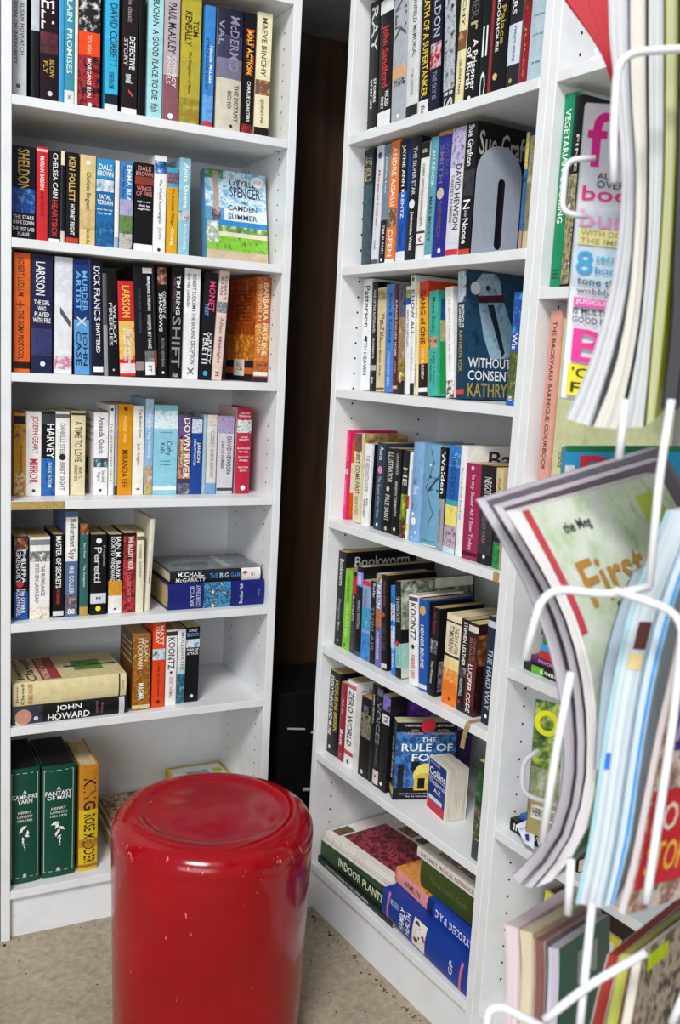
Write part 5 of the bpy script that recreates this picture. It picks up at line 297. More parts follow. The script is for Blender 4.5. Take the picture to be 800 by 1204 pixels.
BOOKEND = (0.3812, 0.0301, 1.4447, 0.1051, 0.1945)
STOOL = (0.2875, -0.4310, 0.1800, 0.4483)
RACK_MAGS = [
 dict(label='glossy red magazine curling over beside the upper wire hoop', rows=[((0.1979, -1.3271, 1.5541), (0.2559, -1.3564, 1.5576)), ((0.201, -1.3308, 1.5472), (0.2547, -1.3578, 1.5502)), ((0.2041, -1.3344, 1.5403), (0.2534, -1.3594, 1.5429)), ((0.2072, -1.3381, 1.5335), (0.2522, -1.3608, 1.5356)), ((0.2104, -1.3418, 1.5267), (0.2509, -1.3623, 1.5283)), ((0.2139, -1.3456, 1.5202), (0.2495, -1.3637, 1.5211)), ((0.2175, -1.3494, 1.5138), (0.248, -1.3651, 1.5138)), ((0.2211, -1.3532, 1.5074), (0.2465, -1.3664, 1.5066)), ((0.2244, -1.357, 1.5009), (0.245, -1.3678, 1.4994)), ((0.2277, -1.3606, 1.4942), (0.2434, -1.3691, 1.4922)), ((0.2305, -1.3642, 1.4873), (0.2419, -1.3704, 1.485)), ((0.2326, -1.3674, 1.48), (0.2404, -1.3718, 1.4778)), ((0.234, -1.3703, 1.4724), (0.239, -1.3731, 1.4707)), ((0.2353, -1.3731, 1.4647), (0.2376, -1.3745, 1.4635))], reach=(0.1593, 0.1135, 0.0777), edge='c4122a', cover='b40f24', prints=[], edge_prints=[]),
 dict(label='white magazine with bent page edges hanging foremost in the upper rack pocket', rows=[((0.1886, -1.4127, 1.5252), (0.2001, -1.4184, 1.5259)), ((0.1874, -1.418, 1.5006), (0.1987, -1.4237, 1.501)), ((0.1866, -1.4236, 1.4761), (0.1974, -1.4291, 1.4763)), ((0.1871, -1.4298, 1.4519), (0.1965, -1.4346, 1.4517)), ((0.1877, -1.436, 1.4278), (0.1958, -1.4403, 1.4272)), ((0.1884, -1.4422, 1.4038), (0.1955, -1.446, 1.4029)), ((0.1878, -1.4478, 1.3798), (0.1945, -1.4514, 1.3787)), ((0.1853, -1.4524, 1.3557), (0.1924, -1.4563, 1.3544)), ((0.1814, -1.4563, 1.3318), (0.1893, -1.4606, 1.3303)), ((0.1763, -1.4595, 1.3081), (0.1848, -1.4642, 1.3063)), ((0.17, -1.4621, 1.2847), (0.1792, -1.4672, 1.2826)), ((0.1624, -1.4639, 1.2617), (0.1723, -1.4694, 1.2593)), ((0.1533, -1.4648, 1.2394), (0.1646, -1.4712, 1.2363)), ((0.1428, -1.4649, 1.2177), (0.1563, -1.4726, 1.2135))], reach=(0.1495, 0.0847, 0.046), edge='dfe0e4', cover='c9ccd2', prints=[], edge_prints=[]),
 dict(label='cream-edged magazine second in the upper rack pocket', rows=[((0.1922, -1.4301, 1.5205), (0.2019, -1.435, 1.5211)), ((0.1905, -1.4352, 1.4961), (0.2002, -1.44, 1.4967)), ((0.1889, -1.4403, 1.4717), (0.1985, -1.4451, 1.4725)), ((0.1876, -1.4456, 1.4475), (0.1969, -1.4502, 1.4483)), ((0.187, -1.4512, 1.4235), (0.1954, -1.4554, 1.4243)), ((0.187, -1.457, 1.3996), (0.1941, -1.4605, 1.4004)), ((0.186, -1.4624, 1.3758), (0.1924, -1.4655, 1.3766)), ((0.1839, -1.4672, 1.3519), (0.1903, -1.4703, 1.3529)), ((0.1811, -1.4715, 1.3282), (0.1878, -1.4748, 1.3293)), ((0.1775, -1.4755, 1.3046), (0.1848, -1.4791, 1.3057)), ((0.1728, -1.4789, 1.2812), (0.1811, -1.483, 1.2824)), ((0.1668, -1.4816, 1.2581), (0.1761, -1.4862, 1.2592)), ((0.159, -1.4832, 1.2356), (0.1704, -1.4889, 1.2363)), ((0.1494, -1.4838, 1.2138), (0.1642, -1.4914, 1.2135))], reach=(0.1584, 0.0838, 0.0479), edge='ece8dc', cover='3a3c44', prints=[], edge_prints=[]),
 dict(label='white-edged magazine with dark cover third in the upper rack pocket', rows=[((0.1937, -1.4465, 1.5157), (0.2027, -1.451, 1.5163)), ((0.1921, -1.4514, 1.4919), (0.2011, -1.4559, 1.4926)), ((0.1904, -1.4563, 1.4682), (0.1995, -1.4609, 1.469)), ((0.1889, -1.4613, 1.4446), (0.1979, -1.4657, 1.4455)), ((0.1875, -1.4663, 1.4211), (0.1962, -1.4706, 1.4221)), ((0.1862, -1.4713, 1.3977), (0.1945, -1.4754, 1.3988)), ((0.1846, -1.4761, 1.3744), (0.1924, -1.48, 1.3756)), ((0.1826, -1.4808, 1.3512), (0.1899, -1.4844, 1.3525)), ((0.1802, -1.4852, 1.3281), (0.1871, -1.4885, 1.3295)), ((0.1772, -1.4893, 1.3051), (0.1839, -1.4925, 1.3066)), ((0.1737, -1.4931, 1.2822), (0.1804, -1.4963, 1.2838)), ((0.1692, -1.4963, 1.2595), (0.1771, -1.5002, 1.2611)), ((0.1638, -1.4991, 1.2371), (0.1738, -1.504, 1.2386)), ((0.1577, -1.5015, 1.2148), (0.1703, -1.5078, 1.2161))], reach=(0.1616, 0.0858, 0.0494), edge='d6d8de', cover='55585f', prints=[], edge_prints=[]),
 dict(label='lime-covered magazine fourth in the upper rack pocket', rows=[((0.1943, -1.4624, 1.5109), (0.2006, -1.4656, 1.5112)), ((0.1927, -1.4672, 1.4877), (0.1989, -1.4703, 1.4883)), ((0.1911, -1.4721, 1.4647), (0.1973, -1.4751, 1.4655)), ((0.1895, -1.4769, 1.4417), (0.1955, -1.4797, 1.4428)), ((0.1878, -1.4816, 1.4189), (0.1934, -1.4843, 1.4202)), ((0.1861, -1.4863, 1.3961), (0.1913, -1.4887, 1.3976)), ((0.1841, -1.4908, 1.3735), (0.1889, -1.493, 1.3752)), ((0.1816, -1.4951, 1.3509), (0.1865, -1.4973, 1.3529)), ((0.1789, -1.4992, 1.3285), (0.1838, -1.5014, 1.3307)), ((0.1757, -1.5031, 1.3062), (0.1808, -1.5053, 1.3086)), ((0.1723, -1.5069, 1.2839), (0.1774, -1.509, 1.2866)), ((0.169, -1.5107, 1.2618), (0.1739, -1.5127, 1.2647)), ((0.1658, -1.5145, 1.2398), (0.1703, -1.5163, 1.2429)), ((0.1627, -1.5183, 1.2179), (0.1666, -1.5197, 1.2213))], reach=(0.1614, 0.0896, 0.0507), edge='c9cc9a', cover='a9b03a', prints=[], edge_prints=[]),
 dict(label='black-covered magazine fifth in the upper rack pocket', rows=[((0.192, -1.4769, 1.5058), (0.2006, -1.4812, 1.5063)), ((0.1904, -1.4814, 1.484), (0.199, -1.4857, 1.4844)), ((0.1887, -1.4859, 1.4622), (0.1973, -1.4902, 1.4626)), ((0.1871, -1.4903, 1.4406), (0.1956, -1.4947, 1.4408)), ((0.1853, -1.4947, 1.419), (0.1938, -1.4991, 1.4192)), ((0.1834, -1.499, 1.3975), (0.1919, -1.5034, 1.3976)), ((0.1814, -1.5033, 1.3762), (0.1899, -1.5076, 1.3762)), ((0.1792, -1.5074, 1.3549), (0.1877, -1.5118, 1.3548)), ((0.1769, -1.5114, 1.3337), (0.1854, -1.5158, 1.3335)), ((0.1747, -1.5155, 1.3126), (0.183, -1.5198, 1.3123)), ((0.1729, -1.5198, 1.2916), (0.1806, -1.5238, 1.2913)), ((0.1701, -1.5235, 1.2707), (0.1775, -1.5274, 1.2703)), ((0.1663, -1.5267, 1.2499), (0.1736, -1.5306, 1.2494)), ((0.1625, -1.5299, 1.2293), (0.1699, -1.5338, 1.2287))], reach=(0.1649, 0.0915, 0.0522), edge='3a3a40', cover='19191c', prints=[], edge_prints=[]),  # black magazine added to fill the dark gap at this edge
 dict(label='grey magazine with sagging corner foremost in the middle rack pocket', rows=[((0.114, -1.4097, 1.1555), (0.1205, -1.4131, 1.1547)), ((0.1229, -1.4195, 1.1374), (0.1296, -1.4232, 1.1364)), ((0.1313, -1.4292, 1.1191), (0.1385, -1.4331, 1.118)), ((0.1393, -1.4387, 1.1007), (0.147, -1.4428, 1.0994)), ((0.1457, -1.4475, 1.0815), (0.1536, -1.4518, 1.08)), ((0.1507, -1.4556, 1.0617), (0.1584, -1.4599, 1.0597)), ((0.154, -1.463, 1.0414), (0.1614, -1.4673, 1.0389)), ((0.1559, -1.4697, 1.0207), (0.1627, -1.4738, 1.0177)), ((0.1561, -1.4757, 0.9998), (0.1625, -1.4795, 0.9963)), ((0.1549, -1.4808, 0.9787), (0.1607, -1.4845, 0.9749)), ((0.1508, -1.4845, 0.9579), (0.156, -1.4879, 0.9538)), ((0.1437, -1.4866, 0.9375), (0.1482, -1.4896, 0.9332)), ((0.1318, -1.4856, 0.92), (0.136, -1.4887, 0.9153)), ((0.1165, -1.4827, 0.9046), (0.1211, -1.486, 0.8992))], reach=(0.2824, 0.1213, 0.0278), edge='d3ccd6', cover='77707c', prints=[], edge_prints=[]),
 dict(label='dark-covered magazine second in the middle rack pocket', rows=[((0.1111, -1.4344, 1.1551), (0.1174, -1.4378, 1.1537)), ((0.12, -1.4441, 1.1376), (0.1257, -1.4473, 1.1361)), ((0.1285, -1.4536, 1.12), (0.1337, -1.4566, 1.1184)), ((0.1365, -1.4629, 1.1022), (0.1416, -1.4658, 1.1006)), ((0.1428, -1.4714, 1.0835), (0.1477, -1.4742, 1.0821)), ((0.1473, -1.4792, 1.064), (0.1518, -1.4818, 1.0625)), ((0.1499, -1.4861, 1.044), (0.1542, -1.4885, 1.0426)), ((0.1506, -1.4921, 1.0235), (0.1548, -1.4944, 1.0223)), ((0.15, -1.4974, 1.003), (0.154, -1.4996, 1.002)), ((0.148, -1.5021, 0.9824), (0.1517, -1.5041, 0.9816)), ((0.1434, -1.5053, 0.9622), (0.1469, -1.5072, 0.9615)), ((0.136, -1.507, 0.9424), (0.1396, -1.5089, 0.9419)), ((0.1245, -1.5061, 0.9252), (0.1284, -1.5082, 0.9246)), ((0.1102, -1.5036, 0.9097), (0.1147, -1.506, 0.9088))], reach=(0.2575, 0.1137, 0.0217), edge='d9d2dc', cover='6a5a68', prints=[], edge_prints=[]),
 dict(label='white and green magazine with gold script cover in the middle rack pocket', rows=[((0.1049, -1.4585, 1.1549), (0.1129, -1.4626, 1.1554)), ((0.1135, -1.4678, 1.1386), (0.1201, -1.4712, 1.1387)), ((0.1216, -1.4768, 1.122), (0.1271, -1.4796, 1.1219)), ((0.129, -1.4855, 1.105), (0.1336, -1.488, 1.105)), ((0.1348, -1.4936, 1.0873), (0.1392, -1.4958, 1.0876)), ((0.1388, -1.5009, 1.0687), (0.143, -1.5029, 1.0696)), ((0.141, -1.5073, 1.0497), (0.1453, -1.5093, 1.0511)), ((0.1415, -1.5129, 1.0303), (0.1458, -1.5148, 1.0323)), ((0.1406, -1.5178, 1.0109), (0.145, -1.5197, 1.0133)), ((0.1383, -1.522, 0.9914), (0.143, -1.5239, 0.9944)), ((0.1336, -1.5249, 0.9723), (0.1391, -1.5272, 0.9757)), ((0.1267, -1.5266, 0.9536), (0.1335, -1.5295, 0.9571)), ((0.1162, -1.5261, 0.9369), (0.124, -1.5295, 0.9405)), ((0.1033, -1.5241, 0.9216), (0.1112, -1.5275, 0.9258))], reach=(0.2129, 0.0942, 0.0132), edge='efe6ea', cover='e6ece0', prints=[('fp', 0, 1, 0, 1, 'eef0ea', 'dfe8d4', 'c4d8b0'), ('fb', 0.0, 0.04, 0, 0.35, 'd04a58'), ('fp', 0.5, 1, 0, 0.5, 'c9dcae', 'dfe9cc', 'a9c88a'), ('fb', 0.72, 0.9, 0.05, 0.6, 'c4d64a'), ('ft', 'the Meg', 0.16, 0.34, 0.06, 0.1, '2a2a2a'), ('ft', 'First', 0.12, 0.55, 0.17, 0.3, 'c08a3a'), ('fb', 0.26, 0.32, 0.31, 0.43, '1a1a1a'), ('fb', 0.4, 0.46, 0.29, 0.42, '22301c'), ('fp', 0.04, 0.16, 0.5, 0.58, 'd06a1c', 'e6a04a', 'd06a1c'), ('fb', 0.0, 1, 0.78, 1, '4a8a3a')], edge_prints=[]),
 dict(label='grey-blue magazine squeezed behind the pale blue one', rows=[((0.1719, -1.51, 1.1218), (0.1812, -1.5153, 1.1191)), ((0.1672, -1.511, 1.1126), (0.1766, -1.5163, 1.1101)), ((0.1625, -1.5121, 1.1034), (0.1719, -1.5173, 1.1011)), ((0.1582, -1.5133, 1.0941), (0.1677, -1.5185, 1.092)), ((0.1542, -1.5147, 1.0848), (0.1637, -1.5199, 1.0829)), ((0.1506, -1.5163, 1.0754), (0.1601, -1.5215, 1.0738)), ((0.1474, -1.5181, 1.066), (0.1568, -1.5232, 1.0647)), ((0.1446, -1.5201, 1.0566), (0.1539, -1.5251, 1.0555)), ((0.1422, -1.5224, 1.0472), (0.1513, -1.5272, 1.0464)), ((0.1401, -1.5247, 1.0379), (0.1489, -1.5294, 1.0372)), ((0.138, -1.5271, 1.0286), (0.1465, -1.5315, 1.0282)), ((0.1361, -1.5295, 1.0193), (0.1439, -1.5336, 1.0192)), ((0.1343, -1.5321, 1.0101), (0.1413, -1.5356, 1.0102)), ((0.1325, -1.5345, 1.001), (0.1388, -1.5377, 1.0013))], reach=(0.1333, 0.0763, 0.0019), edge='a9bac6', cover='5a666e', prints=[], edge_prints=[]),
 dict(label='pale blue and white magazine with brown emblem in the middle rack pocket', rows=[((0.1828, -1.5231, 1.1642), (0.1983, -1.5309, 1.1652)), ((0.1749, -1.524, 1.1457), (0.1904, -1.5319, 1.1464)), ((0.1671, -1.525, 1.1273), (0.1823, -1.5327, 1.1277)), ((0.1596, -1.526, 1.1088), (0.1744, -1.5336, 1.1091)), ((0.1533, -1.5278, 1.0902), (0.1678, -1.5352, 1.0902)), ((0.1479, -1.5299, 1.0714), (0.1621, -1.5373, 1.0712)), ((0.1429, -1.5324, 1.0526), (0.157, -1.5397, 1.0522)), ((0.1385, -1.5351, 1.0338), (0.1525, -1.5424, 1.0331)), ((0.1345, -1.538, 1.0151), (0.1485, -1.5454, 1.0142)), ((0.1305, -1.5409, 0.9965), (0.1444, -1.5483, 0.9953)), ((0.1267, -1.5439, 0.978), (0.1405, -1.5513, 0.9765)), ((0.1225, -1.5467, 0.9596), (0.1362, -1.554, 0.9579)), ((0.1176, -1.549, 0.9415), (0.1312, -1.5564, 0.9394)), ((0.1123, -1.5511, 0.9235), (0.1258, -1.5585, 0.9212))], reach=(0.1127, 0.0772, -0.0081), edge='e2ecf2', cover='cfe0e8', prints=[], edge_prints=[('fb', 0.45, 0.95, 0.29, 0.36, '57302a'), ('fb', 0.4, 0.95, 0.37, 0.41, 'e0c48a'), ('fb', 0.05, 0.35, 0.62, 0.66, '2f6fd0'), ('fb', 0, 0.14, 0, 1, '9fc8d0')]),
 dict(label='bright blue edged magazine beside the pale blue one', rows=[((0.1881, -1.5424, 1.1672), (0.1947, -1.5457, 1.1676)), ((0.1802, -1.543, 1.149), (0.1868, -1.5464, 1.1495)), ((0.1723, -1.5437, 1.1309), (0.179, -1.547, 1.1316)), ((0.1651, -1.5447, 1.1127), (0.1718, -1.548, 1.1135)), ((0.1588, -1.5462, 1.0943), (0.1655, -1.5495, 1.0952)), ((0.1533, -1.5482, 1.0757), (0.16, -1.5514, 1.0768)), ((0.1483, -1.5504, 1.0572), (0.155, -1.5536, 1.0584)), ((0.1441, -1.553, 1.0387), (0.1505, -1.5561, 1.04)), ((0.1402, -1.5557, 1.0202), (0.1464, -1.5587, 1.0217)), ((0.1363, -1.5585, 1.0018), (0.1425, -1.5614, 1.0034)), ((0.1325, -1.5613, 0.9834), (0.1389, -1.5643, 0.9851)), ((0.1285, -1.5639, 0.9652), (0.1349, -1.5669, 0.9671)), ((0.1238, -1.5662, 0.9472), (0.1296, -1.5688, 0.9493)), ((0.1188, -1.5683, 0.9293), (0.1239, -1.5705, 0.9317))], reach=(0.1197, 0.0792, -0.0086), edge='d6e6f0', cover='7fa8c4', prints=[], edge_prints=[('fb', 0.6, 0.9, 0.1, 1, '3f8fd0')]),
 dict(label='purple and yellow celebrity magazine with red strip in the middle rack pocket', rows=[((0.1689, -1.5573, 1.1227), (0.1717, -1.5587, 1.1229)), ((0.1657, -1.5596, 1.1077), (0.1685, -1.561, 1.1077)), ((0.1626, -1.5618, 1.0927), (0.1653, -1.5632, 1.0925)), ((0.1589, -1.5638, 1.0778), (0.1616, -1.5653, 1.0775)), ((0.1547, -1.5655, 1.0631), (0.1574, -1.5669, 1.0627)), ((0.1504, -1.5671, 1.0485), (0.153, -1.5686, 1.0479)), ((0.1463, -1.5689, 1.0339), (0.1489, -1.5703, 1.0331)), ((0.1425, -1.5707, 1.0193), (0.145, -1.5722, 1.0184)), ((0.1387, -1.5726, 1.0047), (0.1412, -1.5741, 1.0037)), ((0.1349, -1.5745, 0.9902), (0.1374, -1.576, 0.9891)), ((0.1313, -1.5764, 0.9758), (0.1338, -1.5779, 0.9745)), ((0.1274, -1.5782, 0.9615), (0.1299, -1.5797, 0.96)), ((0.1229, -1.5796, 0.9473), (0.1254, -1.5812, 0.9457)), ((0.1181, -1.5809, 0.9333), (0.1208, -1.5826, 0.9314))], reach=(0.0995, 0.0254, -0.0176), edge='e6dfe6', cover='c9b09a', prints=[('fp', 0, 1, 0, 1, 'd9b8a4', '8a5a4a', 'e6d8c8', '4a3a5a'), ('fp', 0.0, 0.6, 0.12, 0.3, 'e6c81c', 'd9a01c', 'f0e04a'), ('fb', 0.1, 1, 0.34, 0.5, '4a2a8a'), ('ft', 'NEW IDEA', 0.15, 0.95, 0.36, 0.47, 'e6d4f0'), ('fb', 0.0, 0.7, 0.62, 0.92, 'd0303a'), ('ft', 'LOVE', 0.05, 0.6, 0.66, 0.75, 'f6e0d0'), ('ft', 'STORY', 0.05, 0.65, 0.78, 0.88, 'f6c04a')], edge_prints=[]),
 dict(label='pink and white magazine foremost in the lower rack pocket', rows=[((0.1266, -1.4675, 0.8574), (0.1341, -1.4717, 0.8555)), ((0.1259, -1.4701, 0.8509), (0.1334, -1.4743, 0.8489)), ((0.1253, -1.4726, 0.8443), (0.1328, -1.4768, 0.8424)), ((0.1245, -1.4751, 0.8378), (0.1319, -1.4793, 0.8358)), ((0.1235, -1.4774, 0.8312), (0.1309, -1.4816, 0.8293)), ((0.1223, -1.4797, 0.8247), (0.1298, -1.4839, 0.8228)), ((0.1212, -1.482, 0.8183), (0.1286, -1.4861, 0.8164)), ((0.1199, -1.4842, 0.8119), (0.1273, -1.4884, 0.8099)), ((0.1186, -1.4864, 0.8055), (0.126, -1.4905, 0.8035)), ((0.1172, -1.4885, 0.7991), (0.1246, -1.4926, 0.7972)), ((0.1158, -1.4906, 0.7927), (0.1232, -1.4948, 0.7908)), ((0.1144, -1.4928, 0.7864), (0.1217, -1.4968, 0.7845)), ((0.113, -1.4949, 0.7802), (0.1203, -1.4989, 0.7783)), ((0.1116, -1.497, 0.7739), (0.1189, -1.501, 0.7721))], reach=(0.1278, 0.0758, -0.0373), edge='e6d4dc', cover='e0c4d0', prints=[], edge_prints=[]),
 dict(label='yellow-headed magazine second in the lower rack pocket', rows=[((0.1271, -1.484, 0.8624), (0.1334, -1.4875, 0.861)), ((0.1264, -1.4865, 0.8561), (0.1327, -1.49, 0.8547)), ((0.1258, -1.489, 0.8498), (0.132, -1.4925, 0.8484)), ((0.1249, -1.4913, 0.8436), (0.1311, -1.4948, 0.8421)), ((0.1237, -1.4936, 0.8374), (0.1299, -1.497, 0.8358)), ((0.1223, -1.4957, 0.8312), (0.1286, -1.4992, 0.8296)), ((0.121, -1.4978, 0.825), (0.1272, -1.5013, 0.8234)), ((0.1197, -1.5, 0.8189), (0.1259, -1.5034, 0.8172)), ((0.1183, -1.5021, 0.8128), (0.1245, -1.5055, 0.8111)), ((0.117, -1.5041, 0.8067), (0.1231, -1.5076, 0.805)), ((0.1156, -1.5062, 0.8007), (0.1217, -1.5097, 0.7989)), ((0.1142, -1.5083, 0.7947), (0.1203, -1.5118, 0.7928)), ((0.1128, -1.5103, 0.7887), (0.1189, -1.5138, 0.7868)), ((0.1114, -1.5124, 0.7828), (0.1175, -1.5159, 0.7809))], reach=(0.128, 0.0799, -0.0456), edge='dcd2b4', cover='e6dcb0', prints=[], edge_prints=[]),
 dict(label='brown-edged magazine third in the lower rack pocket', rows=[((0.1261, -1.5, 0.8657), (0.1317, -1.5031, 0.8643)), ((0.1252, -1.5023, 0.8598), (0.1308, -1.5054, 0.8584)), ((0.1243, -1.5046, 0.854), (0.1299, -1.5077, 0.8525)), ((0.1233, -1.5068, 0.8481), (0.1289, -1.51, 0.8466)), ((0.1221, -1.5089, 0.8424), (0.1277, -1.5121, 0.8408)), ((0.1208, -1.511, 0.8366), (0.1264, -1.5142, 0.835)), ((0.1194, -1.5131, 0.8308), (0.125, -1.5162, 0.8292)), ((0.1181, -1.5151, 0.8251), (0.1237, -1.5183, 0.8235)), ((0.1168, -1.5172, 0.8195), (0.1223, -1.5203, 0.8178)), ((0.1154, -1.5192, 0.8138), (0.1209, -1.5223, 0.8121)), ((0.114, -1.5212, 0.8082), (0.1195, -1.5243, 0.8065)), ((0.1126, -1.5232, 0.8027), (0.1181, -1.5263, 0.8008)), ((0.1112, -1.5251, 0.7971), (0.1167, -1.5283, 0.7953)), ((0.1098, -1.5271, 0.7916), (0.1153, -1.5303, 0.7897))], reach=(0.1303, 0.0837, -0.05), edge='8a5a52', cover='c9a8b0', prints=[], edge_prints=[]),
 dict(label='lavender magazine fourth in the lower rack pocket', rows=[((0.1247, -1.5157, 0.8692), (0.1313, -1.5192, 0.8685)), ((0.1236, -1.5179, 0.8637), (0.1302, -1.5214, 0.8629)), ((0.1225, -1.52, 0.8583), (0.129, -1.5235, 0.8574)), ((0.1213, -1.522, 0.8529), (0.1278, -1.5255, 0.8519)), ((0.12, -1.524, 0.8475), (0.1264, -1.5275, 0.8465)), ((0.1185, -1.526, 0.8422), (0.125, -1.5295, 0.841)), ((0.1171, -1.5279, 0.8369), (0.1235, -1.5314, 0.8356)), ((0.1157, -1.5298, 0.8316), (0.1221, -1.5334, 0.8303)), ((0.1143, -1.5318, 0.8263), (0.1207, -1.5353, 0.8249)), ((0.1129, -1.5337, 0.8211), (0.1193, -1.5372, 0.8196)), ((0.1115, -1.5356, 0.8159), (0.1179, -1.5392, 0.8143)), ((0.1101, -1.5376, 0.8107), (0.1165, -1.5411, 0.8091)), ((0.1087, -1.5395, 0.8056), (0.1151, -1.543, 0.8039)), ((0.1074, -1.5414, 0.8005), (0.1137, -1.545, 0.7987))], reach=(0.1299, 0.0886, -0.0553), edge='cfc6d8', cover='1f6a48', prints=[('fb', 0, 1, 0, 1, '1c6a46'), ('ft', 'M', 0.3, 0.7, 0.12, 0.4, 'cfe0d4')], edge_prints=[]),
 dict(label='red-edged magazine foremost in the lower right rack pocket', rows=[((0.1501, -1.5447, 0.8757), (0.156, -1.5479, 0.8749)), ((0.1476, -1.546, 0.8708), (0.1537, -1.5493, 0.8699)), ((0.145, -1.5473, 0.8659), (0.1513, -1.5507, 0.8649)), ((0.1425, -1.5486, 0.861), (0.1489, -1.5521, 0.8599)), ((0.14, -1.5499, 0.8562), (0.1465, -1.5534, 0.855)), ((0.1376, -1.5513, 0.8513), (0.1441, -1.5548, 0.8501)), ((0.1353, -1.5527, 0.8465), (0.1417, -1.5562, 0.8452)), ((0.133, -1.554, 0.8417), (0.1394, -1.5576, 0.8404)), ((0.1307, -1.5554, 0.8369), (0.137, -1.5589, 0.8355)), ((0.1284, -1.5568, 0.8322), (0.1347, -1.5603, 0.8307)), ((0.1262, -1.5582, 0.8275), (0.1324, -1.5617, 0.8259)), ((0.1239, -1.5597, 0.8228), (0.1302, -1.5631, 0.8212)), ((0.1217, -1.5611, 0.8182), (0.1279, -1.5645, 0.8165)), ((0.1195, -1.5625, 0.8135), (0.1257, -1.5659, 0.8118))], reach=(0.1684, 0.0792, -0.0278), edge='b8382c', cover='dcdcd8', prints=[], edge_prints=[]),
 dict(label='lime-edged magazine second in the lower right rack pocket', rows=[((0.1484, -1.5573, 0.8838), (0.1537, -1.5599, 0.8841)), ((0.1461, -1.5587, 0.8788), (0.1515, -1.5614, 0.8791)), ((0.1438, -1.5601, 0.8738), (0.1493, -1.5629, 0.8741)), ((0.1414, -1.5615, 0.8689), (0.1471, -1.5644, 0.8692)), ((0.1391, -1.5629, 0.864), (0.1449, -1.5658, 0.8642)), ((0.1369, -1.5643, 0.8591), (0.1426, -1.5672, 0.8594)), ((0.1346, -1.5658, 0.8542), (0.1404, -1.5687, 0.8545)), ((0.1324, -1.5672, 0.8494), (0.1381, -1.5701, 0.8497)), ((0.1301, -1.5686, 0.8446), (0.1358, -1.5715, 0.8449)), ((0.1279, -1.57, 0.8399), (0.1335, -1.5729, 0.8402)), ((0.1256, -1.5714, 0.8351), (0.1313, -1.5743, 0.8355)), ((0.1233, -1.5728, 0.8304), (0.129, -1.5756, 0.8308)), ((0.121, -1.5742, 0.8258), (0.1267, -1.577, 0.8261)), ((0.1188, -1.5756, 0.8211), (0.1244, -1.5784, 0.8215))], reach=(0.1689, 0.0811, -0.0354), edge='c4cc5a', cover='b48a5a', prints=[], edge_prints=[]),
 dict(label='tan magazine with crowded cover and lime sticker in the lower right rack pocket', rows=[((0.1464, -1.5696, 0.8918), (0.1512, -1.5718, 0.8932)), ((0.1443, -1.571, 0.8869), (0.1492, -1.5733, 0.8881)), ((0.1422, -1.5725, 0.882), (0.1473, -1.5749, 0.8832)), ((0.1401, -1.5739, 0.8772), (0.1453, -1.5764, 0.8782)), ((0.138, -1.5753, 0.8724), (0.1433, -1.5779, 0.8733)), ((0.1359, -1.5767, 0.8676), (0.1412, -1.5793, 0.8684)), ((0.1339, -1.5782, 0.8628), (0.1391, -1.5807, 0.8636)), ((0.1318, -1.5796, 0.8581), (0.137, -1.5821, 0.8588)), ((0.1297, -1.581, 0.8533), (0.1349, -1.5835, 0.854)), ((0.1277, -1.5824, 0.8487), (0.1328, -1.5849, 0.8492)), ((0.1256, -1.5838, 0.844), (0.1307, -1.5863, 0.8445)), ((0.1235, -1.5852, 0.8394), (0.1286, -1.5877, 0.8398)), ((0.1214, -1.5866, 0.8348), (0.1265, -1.5891, 0.8352)), ((0.1194, -1.588, 0.8302), (0.1244, -1.5905, 0.8305))], reach=(0.1756, 0.0812, -0.0347), edge='e6dfd0', cover='8a7a66', prints=[('fp', 0, 1, 0, 1, '5a5048', 'c9b8a0', '2a2622', '9a8a70'), ('fb', 0.05, 0.25, 0.06, 0.2, 'c4dc1c')], edge_prints=[]),
]
